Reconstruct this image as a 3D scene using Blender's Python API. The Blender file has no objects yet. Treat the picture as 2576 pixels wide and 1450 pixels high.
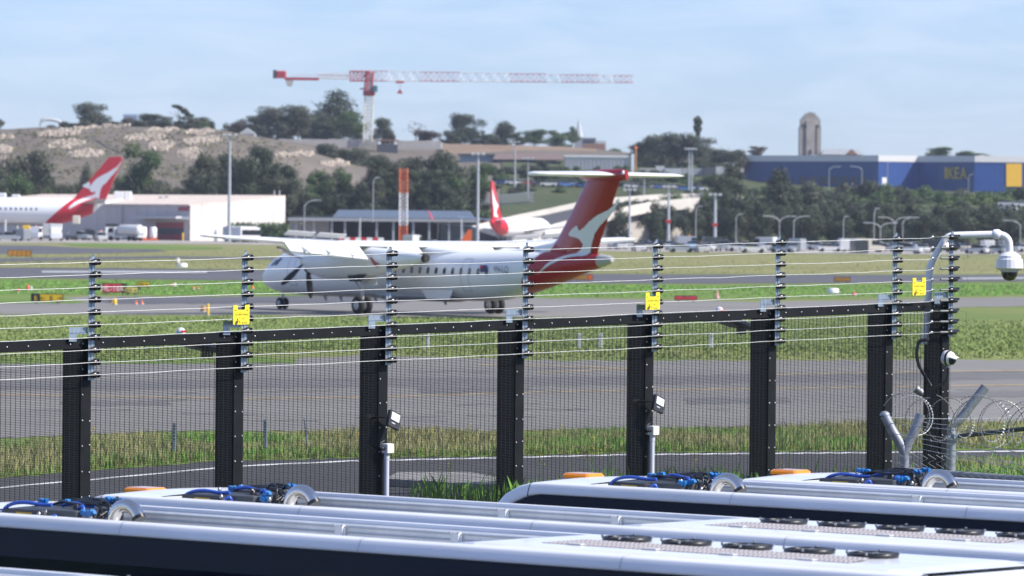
import bpy, bmesh, math, random
from mathutils import Vector, Matrix, Quaternion
random.seed(7)
SC = bpy.context.scene
COL = SC.collection
RAD = math.radians

# ---------------------------------------------------------------- camera
H = 5.2                      # eye height above the airfield
FPX = 4969.0                 # focal length in 1024-wide pixels
PITCH = math.atan((288.25 - 218.6) / FPX)
ROLL = RAD(0.55)
cam_d = bpy.data.cameras.new('camera')
cam_d.sensor_width = 36.0
cam_d.lens = 36.0 * FPX / 1024.0
cam_d.clip_start = 1.0
cam_d.clip_end = 30000.0
cam_d.dof.use_dof = True
cam_d.dof.focus_distance = 75.0
cam_d.dof.aperture_fstop = 3.8
cam = bpy.data.objects.new('camera', cam_d)
COL.objects.link(cam)
CM = Matrix.Translation((0, 0, H)) @ Matrix.Rotation(RAD(90) - PITCH, 4, 'X') @ Matrix.Rotation(ROLL, 4, 'Z')
cam.matrix_world = CM
SC.camera = cam

# ---------------------------------------------------------------- sky and sun
SUN_AZ = RAD(-16)            # from +X (right) towards the camera's back
SUN_EL = RAD(40)
sun_dir = Vector((math.cos(SUN_EL) * math.cos(SUN_AZ), math.cos(SUN_EL) * math.sin(SUN_AZ), math.sin(SUN_EL)))
world = bpy.data.worlds.new('World')
SC.world = world
world.use_nodes = True
wn, wl = world.node_tree.nodes, world.node_tree.links
bg = wn['Background']
sky = wn.new('ShaderNodeTexSky')
sky.sky_type = 'NISHITA'
sky.sun_disc = False
sky.sun_elevation = SUN_EL
sky.sun_rotation = math.atan2(sun_dir.x, sun_dir.y)
sky.altitude = 0
sky.air_density = 1.0
sky.dust_density = 0.15
sky.ozone_density = 3.0
# thin high cloud: streaks mixed over the sky colour, everywhere in the sky
tc = wn.new('ShaderNodeTexCoord')
mp = wn.new('ShaderNodeMapping')
mp.inputs['Scale'].default_value = (6.0, 6.0, 30.0)
n1 = wn.new('ShaderNodeTexNoise')
n1.inputs['Scale'].default_value = 5.0
n1.inputs['Detail'].default_value = 7.0
n1.inputs['Roughness'].default_value = 0.58
n1.inputs['Distortion'].default_value = 0.5
cr = wn.new('ShaderNodeValToRGB')
cr.color_ramp.elements[0].position = 0.40
cr.color_ramp.elements[0].color = (0.14, 0.14, 0.14, 1)
cr.color_ramp.elements[1].position = 0.66
cr.color_ramp.elements[1].color = (0.46, 0.46, 0.46, 1)
mx = wn.new('ShaderNodeMixRGB')
mx.inputs['Color2'].default_value = (7.4, 8.5, 10.0, 1)
wl.new(tc.outputs['Generated'], mp.inputs['Vector'])
wl.new(mp.outputs['Vector'], n1.inputs['Vector'])
wl.new(n1.outputs['Fac'], cr.inputs['Fac'])
wl.new(cr.outputs['Color'], mx.inputs['Fac'])
tint = wn.new('ShaderNodeMixRGB')
tint.blend_type = 'MULTIPLY'
tint.inputs['Fac'].default_value = 1.0
tint.inputs['Color2'].default_value = (0.81, 1.0, 1.58, 1)
wl.new(sky.outputs['Color'], tint.inputs['Color1'])
wl.new(tint.outputs['Color'], mx.inputs['Color1'])
wl.new(mx.outputs['Color'], bg.inputs['Color'])
bg.inputs['Strength'].default_value = 0.066

sd = bpy.data.lights.new('sun', 'SUN')
sd.energy = 4.3
sd.angle = RAD(0.55)
sd.color = (1.0, 0.95, 0.87)
sun = bpy.data.objects.new('sun', sd)
COL.objects.link(sun)
sun.rotation_euler = sun_dir.to_track_quat('Z', 'Y').to_euler()

SC.view_settings.view_transform = 'Standard'
SC.view_settings.look = 'None'
SC.view_settings.exposure = 0.74
SC.view_settings.gamma = 1.0
SC.view_settings.use_curve_mapping = False
SC.render.engine = 'CYCLES'
SC.cycles.use_denoising = True
SC.cycles.max_bounces = 6
SC.cycles.diffuse_bounces = 3
SC.cycles.glossy_bounces = 3
SC.cycles.transmission_bounces = 4
SC.cycles.volume_bounces = 0
SC.cycles.caustics_reflective = False
SC.cycles.caustics_refractive = False

# ---------------------------------------------------------------- helpers
KX, KY = 1024.0 / 2576.0, 576.5 / 1450.0
R3 = CM.to_3x3()
CAMP = Vector((0, 0, H))

def ray(x, y):
    """direction of a photo position (2576 x 1450), scaled to one metre of depth (world Y)"""
    d = R3 @ Vector((x * KX - 512.0, -(y * KY - 288.25), -FPX))
    return d / d.y

def Q(x, y, D):
    return CAMP + ray(x, y) * D

def G(x, y, z=0.0):
    d = ray(x, y)
    return CAMP + d * ((z - H) / d.z)

def XZ(x, D):
    """world X of photo column x at depth D near the horizon"""
    return Q(x, 560, D).x

def px(D):
    return FPX / KX / D

MATS = {}

def mat(name, col, rough=0.6, metal=0.0, var=0.12, scale=2.0, bump=0.0, bscale=40.0, coat=0.0, spec=0.5, detail=4.0, stretch=None, emit=None, trans=0.0):
    if name in MATS:
        return MATS[name]
    m = bpy.data.materials.new(name)
    m.use_nodes = True
    nt = m.node_tree
    b = nt.nodes['Principled BSDF']
    b.inputs['Roughness'].default_value = rough
    b.inputs['Metallic'].default_value = metal
    b.inputs['Specular IOR Level'].default_value = spec
    b.inputs['Coat Weight'].default_value = coat
    b.inputs['Coat Roughness'].default_value = 0.06
    if trans:
        b.inputs['Transmission Weight'].default_value = trans
    t = nt.nodes.new('ShaderNodeTexCoord')
    src = t.outputs['Object']
    if stretch:
        mpn = nt.nodes.new('ShaderNodeMapping')
        mpn.inputs['Scale'].default_value = stretch
        nt.links.new(src, mpn.inputs['Vector'])
        src = mpn.outputs['Vector']
    n = nt.nodes.new('ShaderNodeTexNoise')
    n.inputs['Scale'].default_value = scale
    n.inputs['Detail'].default_value = detail
    n.inputs['Roughness'].default_value = 0.6
    nt.links.new(src, n.inputs['Vector'])
    r = nt.nodes.new('ShaderNodeValToRGB')
    r.color_ramp.elements[0].position = 0.3
    r.color_ramp.elements[1].position = 0.7
    c0 = [max(0, c * (1 - var)) for c in col]
    c1 = [min(1, c * (1 + var)) for c in col]
    r.color_ramp.elements[0].color = (*c0, 1)
    r.color_ramp.elements[1].color = (*c1, 1)
    nt.links.new(n.outputs['Fac'], r.inputs['Fac'])
    nt.links.new(r.outputs['Color'], b.inputs['Base Color'])
    if bump:
        n2 = nt.nodes.new('ShaderNodeTexNoise')
        n2.inputs['Scale'].default_value = bscale
        nt.links.new(src, n2.inputs['Vector'])
        bp = nt.nodes.new('ShaderNodeBump')
        bp.inputs['Strength'].default_value = bump
        bp.inputs['Distance'].default_value = 0.02
        nt.links.new(n2.outputs['Fac'], bp.inputs['Height'])
        nt.links.new(bp.outputs['Normal'], b.inputs['Normal'])
    if emit:
        b.inputs['Emission Color'].default_value = (*emit[0], 1)
        b.inputs['Emission Strength'].default_value = emit[1]
    MATS[name] = m
    return m

def ground_mat(name, stops, scales, rough=0.95, stretch=(1, 1, 1), bump=0.4, bdist=0.05):
    """colour from two noises: a broad one and a fine one. stops: [(pos, colour)...]"""
    m = bpy.data.materials.new(name)
    m.use_nodes = True
    nt = m.node_tree
    b = nt.nodes['Principled BSDF']
    b.inputs['Roughness'].default_value = rough
    b.inputs['Specular IOR Level'].default_value = 0.2
    t = nt.nodes.new('ShaderNodeTexCoord')
    mpn = nt.nodes.new('ShaderNodeMapping')
    mpn.inputs['Scale'].default_value = stretch
    nt.links.new(t.outputs['Object'], mpn.inputs['Vector'])
    fac = None
    for k, (sc, w) in enumerate(scales):
        n = nt.nodes.new('ShaderNodeTexNoise')
        n.inputs['Scale'].default_value = sc
        n.inputs['Detail'].default_value = 5.0
        n.inputs['Roughness'].default_value = 0.62
        nt.links.new(mpn.outputs['Vector'], n.inputs['Vector'])
        mu = nt.nodes.new('ShaderNodeMath')
        mu.operation = 'MULTIPLY'
        mu.inputs[1].default_value = w
        nt.links.new(n.outputs['Fac'], mu.inputs[0])
        if fac is None:
            fac = mu.outputs[0]
        else:
            ad = nt.nodes.new('ShaderNodeMath')
            nt.links.new(fac, ad.inputs[0])
            nt.links.new(mu.outputs[0], ad.inputs[1])
            fac = ad.outputs[0]
    r = nt.nodes.new('ShaderNodeValToRGB')
    el = r.color_ramp.elements
    el[0].position, el[0].color = stops[0][0], (*stops[0][1], 1)
    el[1].position, el[1].color = stops[-1][0], (*stops[-1][1], 1)
    for p, c in stops[1:-1]:
        e = el.new(p)
        e.color = (*c, 1)
    nt.links.new(fac, r.inputs['Fac'])
    nt.links.new(r.outputs['Color'], b.inputs['Base Color'])
    if bump:
        bp = nt.nodes.new('ShaderNodeBump')
        bp.inputs['Strength'].default_value = bump
        bp.inputs['Distance'].default_value = bdist
        nt.links.new(fac, bp.inputs['Height'])
        nt.links.new(bp.outputs['Normal'], b.inputs['Normal'])
    MATS[name] = m
    return m

def foliage_mat(name, c0, c1):
    m = bpy.data.materials.new(name)
    m.use_nodes = True
    nt = m.node_tree
    b = nt.nodes['Principled BSDF']
    b.inputs['Roughness'].default_value = 0.6
    b.inputs['Specular IOR Level'].default_value = 0.25
    g = nt.nodes.new('ShaderNodeNewGeometry')
    t = nt.nodes.new('ShaderNodeTexCoord')
    n = nt.nodes.new('ShaderNodeTexNoise')
    n.inputs['Scale'].default_value = 0.5
    n.inputs['Detail'].default_value = 2
    nt.links.new(t.outputs['Object'], n.inputs['Vector'])
    mu = nt.nodes.new('ShaderNodeMath')
    mu.operation = 'MULTIPLY'
    mu.inputs[1].default_value = 0.55
    nt.links.new(g.outputs['Random Per Island'], mu.inputs[0])
    m2 = nt.nodes.new('ShaderNodeMath')
    m2.operation = 'MULTIPLY_ADD'
    m2.inputs[1].default_value = 0.6
    nt.links.new(n.outputs['Fac'], m2.inputs[0])
    nt.links.new(mu.outputs[0], m2.inputs[2])
    r = nt.nodes.new('ShaderNodeValToRGB')
    r.color_ramp.elements[0].position = 0.15
    r.color_ramp.elements[1].position = 0.9
    r.color_ramp.elements[0].color = (*c0, 1)
    r.color_ramp.elements[1].color = (*c1, 1)
    nt.links.new(m2.outputs[0], r.inputs['Fac'])
    nt.links.new(r.outputs['Color'], b.inputs['Base Color'])
    MATS[name] = m
    return m

def frame_of(d):
    d = d.normalized()
    up = Vector((0, 0, 1)) if abs(d.z) < 0.95 else Vector((1, 0, 0))
    a = d.cross(up).normalized()
    return a, a.cross(d).normalized()

class MB:
    """collects geometry for ONE mesh object"""
    def __init__(s):
        s.v, s.f, s.sm = [], [], []
    def add(s, vs, fs, smooth=False):
        o = len(s.v)
        s.v += [tuple(v) for v in vs]
        s.f += [tuple(i + o for i in f) for f in fs]
        s.sm += [smooth] * len(fs)
        return s
    def box(s, c, size, rz=0.0, rot=None, taper=(1, 1)):
        hx, hy, hz = size[0] / 2, size[1] / 2, size[2] / 2
        M = rot if rot is not None else Matrix.Rotation(rz, 3, 'Z')
        c = Vector(c)
        vs = []
        for z in (-hz, hz):
            tx, ty = (1, 1) if z < 0 else taper
            for x, y in ((-hx * tx, -hy * ty), (hx * tx, -hy * ty), (hx * tx, hy * ty), (-hx * tx, hy * ty)):
                vs.append(c + M @ Vector((x, y, z)))
        return s.add(vs, [(3, 2, 1, 0), (4, 5, 6, 7), (0, 1, 5, 4), (1, 2, 6, 5), (2, 3, 7, 6), (3, 0, 4, 7)])
    def b2(s, lo, hi):
        return s.box([(a + b) / 2 for a, b in zip(lo, hi)], [b - a for a, b in zip(lo, hi)])
    def bbox(s, lo, hi, r):
        """box with chamfered vertical and top edges"""
        (x0, y0, z0), (x1, y1, z1) = lo, hi
        rings = []
        for ins, z in ((0, z0), (0, z1 - r), (r, z1)):
            a0, a1, b0, b1 = x0 + ins, x1 - ins, y0 + ins, y1 - ins
            rings.append([(a0 + r, b0, z), (a1 - r, b0, z), (a1, b0 + r, z), (a1, b1 - r, z), (a1 - r, b1, z), (a0 + r, b1, z), (a0, b1 - r, z), (a0, b0 + r, z)])
        return s.loft(rings, True, True)
    def loft(s, rings, cap0=False, cap1=False, smooth=False, closed=True):
        n = len(rings[0])
        vs = [p for r in rings for p in r]
        fs = []
        m = n if closed else n - 1
        for k in range(len(rings) - 1):
            for i in range(m):
                j = (i + 1) % n
                fs.append((k * n + i, k * n + j, (k + 1) * n + j, (k + 1) * n + i))
        s.add(vs, fs, smooth)
        if cap0:
            s.add(rings[0], [tuple(range(n - 1, -1, -1))])
        if cap1:
            s.add(rings[-1], [tuple(range(n))])
        return s
    def tube(s, pts, r, n=8, cap=True, smooth=True):
        pts = [Vector(p) for p in pts]
        rs = r if isinstance(r, (list, tuple)) else [r] * len(pts)
        rings = []
        pa = None
        for i, p in enumerate(pts):
            d = pts[min(i + 1, len(pts) - 1)] - pts[max(i - 1, 0)]
            if d.length < 1e-9:
                d = Vector((0, 0, 1))
            if pa is None:
                a, b = frame_of(d)
            else:
                d.normalize()
                a = (pa - d * pa.dot(d))
                a = a.normalized() if a.length > 1e-6 else frame_of(d)[0]
                b = a.cross(d)
            pa = a
            rings.append([p + (a * math.cos(t) + b * math.sin(t)) * rs[i] for t in [2 * math.pi * k / n for k in range(n)]])
        return s.loft(rings, cap, cap, smooth)
    def lathe(s, prof, n=12, c=(0, 0, 0), axis='Z', smooth=True, rot=None):
        c = Vector(c)
        rings = []
        for r, h in prof:
            ring = []
            for k in range(n):
                t = 2 * math.pi * k / n
                p = Vector((r * math.cos(t), r * math.sin(t), h))
                if axis == 'X':
                    p = Vector((p.z, p.x, p.y))
                elif axis == 'Y':
                    p = Vector((p.x, p.z, p.y))
                if rot is not None:
                    p = rot @ p
                ring.append(c + p)
            rings.append(ring)
        return s.loft(rings, True, True, smooth)
    def prism(s, poly, d0, d1):
        """poly: 3-D points; extruded from +d0 to +d1 (vectors)"""
        n = len(poly)
        a = [Vector(p) + Vector(d0) for p in poly]
        b = [Vector(p) + Vector(d1) for p in poly]
        fs = [tuple(range(n - 1, -1, -1)), tuple(range(n, 2 * n))]
        fs += [(i, (i + 1) % n, n + (i + 1) % n, n + i) for i in range(n)]
        return s.add(a + b, fs)
    def mesh(s, name, m):
        me = bpy.data.meshes.new(name)
        me.from_pydata(s.v, [], s.f)
        me.polygons.foreach_set('use_smooth', s.sm)
        if m is not None:
            me.materials.append(m)
        bm = bmesh.new()
        bm.from_mesh(me)
        bmesh.ops.recalc_face_normals(bm, faces=bm.faces)
        bm.to_mesh(me)
        bm.free()
        me.update()
        return me
    def build(s, name, m, parent=None, label=None, fix=True):
        o = bpy.data.objects.new(name, s.mesh(name, m))
        COL.objects.link(o)
        if parent is not None:
            o.parent = parent
        if label:
            o['label'] = label
        return o

def inst(name, me, parent=None, loc=(0, 0, 0), rot=(0, 0, 0), sc=(1, 1, 1)):
    o = bpy.data.objects.new(name, me)
    COL.objects.link(o)
    o.parent = parent
    o.location = loc
    o.rotation_euler = rot
    o.scale = sc
    return o

def tag(o, label=None, cat=None, group=None, kind=None):
    if label: o['label'] = label
    if cat: o['category'] = cat
    if group: o['group'] = group
    if kind: o['kind'] = kind
    return o

def thing(name, label, cat, loc=(0, 0, 0), rz=0.0, group=None):
    o = bpy.data.objects.new(name, None)
    COL.objects.link(o)
    o.empty_display_size = 0.3
    o.location = loc
    o.rotation_euler = (0, 0, rz)
    return tag(o, label, cat, group)

def copy_tree(o, parent=None):
    c = o.copy()
    COL.objects.link(c)
    c.parent = parent
    for ch in o.children:
        copy_tree(ch, c)
    return c

def text_mesh(txt, size, spacing=1.0, width=1.0):
    cu = bpy.data.curves.new('lettering', 'FONT')
    cu.body = txt
    cu.size = size
    cu.align_x, cu.align_y = 'CENTER', 'CENTER'
    cu.space_character = spacing
    cu.resolution_u = 2
    o = bpy.data.objects.new('lettering', cu)
    COL.objects.link(o)
    dg = bpy.context.evaluated_depsgraph_get()
    me = bpy.data.meshes.new_from_object(o.evaluated_get(dg))
    bpy.data.objects.remove(o)
    bpy.data.curves.remove(cu)
    if width != 1.0:
        for v in me.vertices:
            v.co.x *= width
    return me

def text_obj(name, txt, size, m, parent, M, width=1.0, spacing=1.0):
    me = text_mesh(txt, size, spacing, width)
    me.materials.clear()
    me.materials.append(m)
    o = bpy.data.objects.new(name, me)
    COL.objects.link(o)
    o.parent = parent
    o.matrix_local = M
    return o

def facing(loc, xdir, zdir=(0, 0, 1)):
    """matrix whose local X runs along xdir and local Y along zdir (for lettering)"""
    x = Vector(xdir).normalized()
    y = Vector(zdir).normalized()
    z = x.cross(y)
    M = Matrix((x, y, z)).transposed().to_4x4()
    M.translation = Vector(loc)
    return M
# ---------------------------------------------------------------- materials for the setting
M_grass = ground_mat('grass_dry_green', [(0.30, (0.072, 0.120, 0.026)), (0.45, (0.126, 0.174, 0.043)), (0.58, (0.198, 0.210, 0.070)), (0.75, (0.258, 0.234, 0.102))], [(0.02, 0.45), (0.22, 0.35), (3.0, 0.2)], stretch=(0.5, 1, 1))
M_lush = ground_mat('grass_lush', [(0.3, (0.075, 0.130, 0.024)), (0.5, (0.125, 0.195, 0.040)), (0.72, (0.20, 0.225, 0.075))], [(0.03, 0.4), (0.3, 0.35), (4.0, 0.25)], stretch=(0.5, 1, 1))
M_olive = ground_mat('grass_olive', [(0.3, (0.082, 0.128, 0.030)), (0.5, (0.135, 0.185, 0.050)), (0.72, (0.215, 0.225, 0.090))], [(0.03, 0.4), (0.3, 0.35), (4.0, 0.25)], stretch=(0.4, 1, 1))
M_straw = ground_mat('grass_straw', [(0.3, (0.145, 0.155, 0.055)), (0.5, (0.205, 0.205, 0.080)), (0.72, (0.28, 0.255, 0.12))], [(0.015, 0.55), (0.15, 0.3), (2.0, 0.15)], stretch=(0.25, 1, 1))
M_asph = ground_mat('asphalt', [(0.25, (0.128, 0.120, 0.114)), (0.42, (0.180, 0.170, 0.160)), (0.55, (0.208, 0.197, 0.184)), (0.72, (0.262, 0.248, 0.228))], [(0.035, 0.42), (0.35, 0.33), (6, 0.25)], stretch=(0.10, 1, 1), bump=0.1, rough=0.85)
M_asph_dark = ground_mat('asphalt_dark', [(0.3, (0.068, 0.069, 0.077)), (0.5, (0.099, 0.099, 0.108)), (0.7, (0.139, 0.135, 0.142))], [(0.05, 0.45), (0.7, 0.3), (30, 0.25)], stretch=(0.15, 1, 1), bump=0.1, rough=0.85)
M_road = ground_mat('perimeter_road', [(0.3, (0.042, 0.042, 0.044)), (0.5, (0.062, 0.061, 0.062)), (0.7, (0.085, 0.082, 0.08))], [(0.12, 0.4), (1.2, 0.3), (45, 0.3)], bump=0.15, rough=0.9)
M_conc = ground_mat('concrete_apron', [(0.3, (0.26, 0.235, 0.215)), (0.5, (0.33, 0.30, 0.275)), (0.7, (0.40, 0.365, 0.335))], [(0.03, 0.5), (0.4, 0.3), (8, 0.2)], bump=0.1)
M_dirt = ground_mat('dirt', [(0.3, (0.16, 0.11, 0.075)), (0.5, (0.24, 0.17, 0.12)), (0.7, (0.33, 0.25, 0.19))], [(0.05, 0.5), (0.5, 0.3), (4, 0.2)])
M_hill = ground_mat('hill_mulch', [(0.28, (0.095, 0.095, 0.050)), (0.40, (0.130, 0.112, 0.088)), (0.52, (0.165, 0.138, 0.112)), (0.62, (0.195, 0.165, 0.130)), (0.74, (0.125, 0.125, 0.070))], [(0.012, 0.42), (0.08, 0.30), (0.7, 0.28)], bdist=0.5, stretch=(0.7, 1, 1))
M_rocks = mat('sandstone_rocks', (0.46, 0.385, 0.31), 0.9, var=0.25, scale=0.5)
M_pwhite = mat('paint_white_marking', (0.62, 0.62, 0.6), 0.7, var=0.2, scale=1.5)
M_pshimmer = mat('paint_shimmer_white', (0.36, 0.36, 0.36), 0.8, var=0.45, scale=0.25, stretch=(0.3, 1.5, 1))  # white marking dimmed in its colour to stand in for heat shimmer
M_pyel = mat('paint_yellow_marking', (0.34, 0.25, 0.12), 0.7, var=0.25, scale=1.0)
M_white = mat('white_paint', (0.78, 0.78, 0.78), 0.35, var=0.04)
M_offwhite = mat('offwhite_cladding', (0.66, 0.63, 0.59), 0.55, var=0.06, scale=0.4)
M_grey = mat('grey_paint', (0.32, 0.33, 0.34), 0.5, var=0.08)
M_lgrey = mat('light_grey_paint', (0.5, 0.51, 0.52), 0.5, var=0.06)
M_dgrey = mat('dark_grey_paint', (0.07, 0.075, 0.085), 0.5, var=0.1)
M_black = mat('black_plastic', (0.012, 0.012, 0.013), 0.35, var=0.2)
M_tyre = mat('tyre_rubber', (0.018, 0.018, 0.019), 0.85, var=0.2)
M_glass = mat('dark_window_glass', (0.012, 0.016, 0.022), 0.08, var=0.1)
M_red = mat('red_paint', (0.52, 0.016, 0.022), 0.3, var=0.05)
M_orange = mat('orange_paint', (0.72, 0.13, 0.03), 0.5, var=0.1)
M_yellow = mat('yellow_paint', (0.75, 0.48, 0.03), 0.5, var=0.08)
M_amber = mat('amber_lens', (0.85, 0.25, 0.01), 0.15, var=0.05, coat=0.6)
M_steel = mat('galvanised_steel', (0.42, 0.46, 0.50), 0.42, metal=0.55, var=0.22, scale=14, detail=6)
M_chrome = mat('polished_steel', (0.62, 0.60, 0.58), 0.13, metal=1.0, var=0.06)
M_bark = mat('bark', (0.16, 0.125, 0.095), 0.9, var=0.3, scale=1.5)
M_palebark = mat('pale_bark', (0.34, 0.30, 0.26), 0.9, var=0.25, scale=1.5)
M_brick = mat('brown_brick', (0.27, 0.16, 0.11), 0.85, var=0.2, scale=1.2)
M_stone = mat('sandstone_tower', (0.37, 0.335, 0.30), 0.85, var=0.2, scale=0.35)
M_galvfence = mat('grey_fence', (0.33, 0.35, 0.37), 0.6, var=0.1)
M_concw = mat('concrete_wall', (0.42, 0.39, 0.36), 0.8, var=0.12, scale=0.25)
M_blue = mat('store_blue', (0.012, 0.060, 0.245), 0.5, var=0.06, scale=0.3)
M_blue2 = mat('store_blue_greyer', (0.035, 0.085, 0.24), 0.55, var=0.06, scale=0.3)  # second facade blue, greyer and slightly lighter, on some wall segments
M_syel = mat('store_yellow', (0.80, 0.46, 0.03), 0.5, var=0.05)

# ---------------------------------------------------------------- the ground
FD1, FW = 83.55, 3.43        # depth of the first fence post, post spacing
P1 = Q(237, 800, FD1)
P7 = Q(2252, 722, 98.1)
EF = Vector((P7.x - P1.x, P7.y - P1.y, 0)).normalized()     # along the fence, right and away
NF = Vector((EF.y, -EF.x, 0))                               # towards the camera
LOTZ = -0.95

def sheet(name, pts, m, kind='structure', parent=None, label=None):
    b = MB()
    b.add(pts, [tuple(range(len(pts)))])
    o = b.build(name, m, parent)
    for p in o.data.polygons:
        if p.normal.z < 0:
            o.data.flip_normals()
            break
    return tag(o, label, None, None, kind) if parent is None else o

F0 = Vector((P1.x, P1.y, 0))
e1 = F0 + NF * 2.2
e2 = F0 + NF * 5.2
L = 6000
sheet('airfield_ground', [e1 - EF * 300, e1 + EF * 2500, Vector((2500, 4500, 0)), Vector((-2500, 4500, 0)), Vector((-2500, -120, 0))], M_grass, label='wide grass airfield ground behind the security fence')
sheet('bus_park_ground', [e2 - EF * 300 + Vector((0, 0, LOTZ)), e2 + EF * 300 + Vector((0, 0, LOTZ)), e2 + EF * 300 + NF * 200 + Vector((0, 0, LOTZ)), e2 - EF * 300 + NF * 200 + Vector((0, 0, LOTZ))], M_road, label='asphalt bus park below the fence')
sheet('bank', [e1 - EF * 300, e1 + EF * 300, e2 + EF * 300 + Vector((0, 0, LOTZ)), e2 - EF * 300 + Vector((0, 0, LOTZ))], M_lush, label='short grass bank between bus park and fence')

_rgp = random.Random(17)
def gpoly(name, qs, m, z, label):
    out = []
    for (xa, ya), (xb, yb) in zip(qs, qs[1:] + qs[:1]):
        n = max(1, int(abs(xb - xa) / 22))
        for k in range(n):
            t = k / n; y = ya + (yb - ya) * t
            out.append((xa + (xb - xa) * t, y + (_rgp.uniform(-1, 1) * min(2.2, max(0.25, (y - 590) / 130)) if k else 0)))
    return sheet(name, [G(x, y, z) for x, y in out], m, label=label)

# perimeter road just behind the fence
gpoly('perimeter_road', [(-500, 1262), (0, 1203), (240, 1183), (540, 1160), (880, 1153), (1280, 1147), (1578, 1139), (1896, 1136), (2189, 1134), (2576, 1130), (3100, 1124), (3100, 1176), (2576, 1178), (2189, 1190), (1896, 1212), (1578, 1250), (1280, 1310), (800, 1420), (-500, 1560)], M_road, 0.012, 'dark asphalt perimeter road just behind the fence')
gpoly('verge', [(-500, 1262), (0, 1203), (240, 1183), (540, 1160), (880, 1153), (1280, 1147), (1578, 1139), (1896, 1136), (2189, 1134), (2576, 1130), (3100, 1124), (3100, 1060), (2576, 1068), (2000, 1078), (1200, 1092), (400, 1095), (-500, 1140)], M_lush, 0.014, 'green grass verge between perimeter road and near taxiway')
b = MB()
wl_pts = [(-500, 1288), (0, 1227), (150, 1213), (226, 1207), (540, 1178), (612, 1172), (880, 1160), (1249, 1152), (1578, 1144), (1896, 1141), (2189, 1139), (2576, 1135), (3100, 1129)]
for (x0, y0), (x1, y1) in zip(wl_pts, wl_pts[1:]):
    b.add([G(x0, y0 - 1.3, 0.02), G(x1, y1 - 1.3, 0.02), G(x1, y1 + 1.3, 0.02), G(x0, y0 + 1.3, 0.02)], [(0, 1, 2, 3)])
tag(b.build('road_edge_line', M_pwhite), 'thin white edge line along the perimeter road', kind='structure')

# near taxiway and its markings
gpoly('taxiway_near', [(-600, 1130), (400, 1085), (1200, 1085), (2000, 1072), (2576, 1062), (3100, 1055), (3100, 898), (2576, 906), (2000, 907), (1400, 908), (900, 893), (745, 903), (745, 914), (500, 915), (0, 914), (-600, 914)], M_asph, 0.012, 'broad grey near taxiway')
def gline(name, qs, w, m, z, label):
    b = MB()
    for (x0, y0), (x1, y1) in zip(qs, qs[1:]):
        b.add([G(x0, y0 - w, z), G(x1, y1 - w, z), G(x1, y1 + w, z), G(x0, y0 + w, z)], [(0, 1, 2, 3)])
    return tag(b.build(name, m), label, kind='structure')
gline('taxi_line_long', [(-500, 984), (620, 1003), (980, 998), (1400, 985), (3000, 962)], 1.1, M_pyel, 0.02, 'long thin yellow taxi line')
gline('taxi_line_hold', [(1200, 917), (1340, 919), (1580, 926)], 1.0, M_pyel, 0.02, 'yellow taxi line, upper of the pair behind the fifth fence post')
gline('taxi_line_hold_lower', [(1350, 936), (1480, 932), (1580, 928)], 1.0, M_pyel, 0.02, 'yellow taxi line, lower of the pair behind the fifth fence post')
gline('taxi_line_right', [(1900, 943), (2400, 934), (2900, 928)], 1.0, M_pyel, 0.02, 'pale yellow taxi line at the right')
gpoly('tyre_marks', [(-500, 960), (1300, 950), (3000, 925), (3000, 948), (1300, 972), (-500, 985)], ground_mat('tyre_mark_asphalt', [(0.3, (0.112, 0.108, 0.106)), (0.55, (0.155, 0.149, 0.143)), (0.75, (0.205, 0.195, 0.182))], [(0.08, 0.5), (0.8, 0.3), (25, 0.2)], stretch=(0.08, 1, 1), bump=0.05, rough=0.8), 0.016, 'darker tyre-worn strip along the near taxiway')
_rt = random.Random(6)
b = MB()
for _k in range(34):                         # sealed cracks, short dark lines in the near taxiway
    _x = _rt.uniform(-100, 2650); _y = _rt.uniform(925, 1060); _l = _rt.uniform(30, 260); _d = _rt.uniform(-0.02, 0.02)
    _pts = [(_x + _l * t / 6, _y + _d * _l * t / 6 + _rt.uniform(-1.2, 1.2)) for t in range(7)]
    for (xa, ya), (xb, yb) in zip(_pts, _pts[1:]):
        b.add([G(xa, ya - 0.35, 0.018), G(xb, yb - 0.35, 0.018), G(xb, yb + 0.35, 0.018), G(xa, ya + 0.35, 0.018)], [(0, 1, 2, 3)])
tag(b.build('crack_sealant', M_asph_dark), 'dark sealed cracks across the near taxiway', kind='stuff')
for _k, (xa, xb, ya, yb) in enumerate(((150, 420, 1010, 1022), (1050, 1330, 975, 990), (1720, 1980, 1002, 1016), (2350, 2600, 985, 1000))):
    gpoly('asphalt_patch', [(xa, ya), (xb, ya - 3), (xb + 14, yb - 3), (xa + 10, yb)], MATS['tyre_mark_asphalt'], 0.017, 'repaired rectangular asphalt patch, number %d from the left, on the near taxiway' % (_k + 1))
# grass beyond it
gpoly('grass_strip_mid', [(-600, 884), (400, 884), (850, 875), (1500, 869), (2600, 880), (3100, 880), (3100, 815), (2000, 806), (1300, 803), (600, 796), (-600, 798)], M_olive, 0.010, 'green grass strip nearest the taxiing aircraft')
gpoly('grass_island', [(-600, 914), (0, 914), (500, 915), (745, 914), (745, 904), (600, 898), (-600, 895)], M_lush, 0.02, 'narrow grass tongue on the near taxiway')
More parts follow.
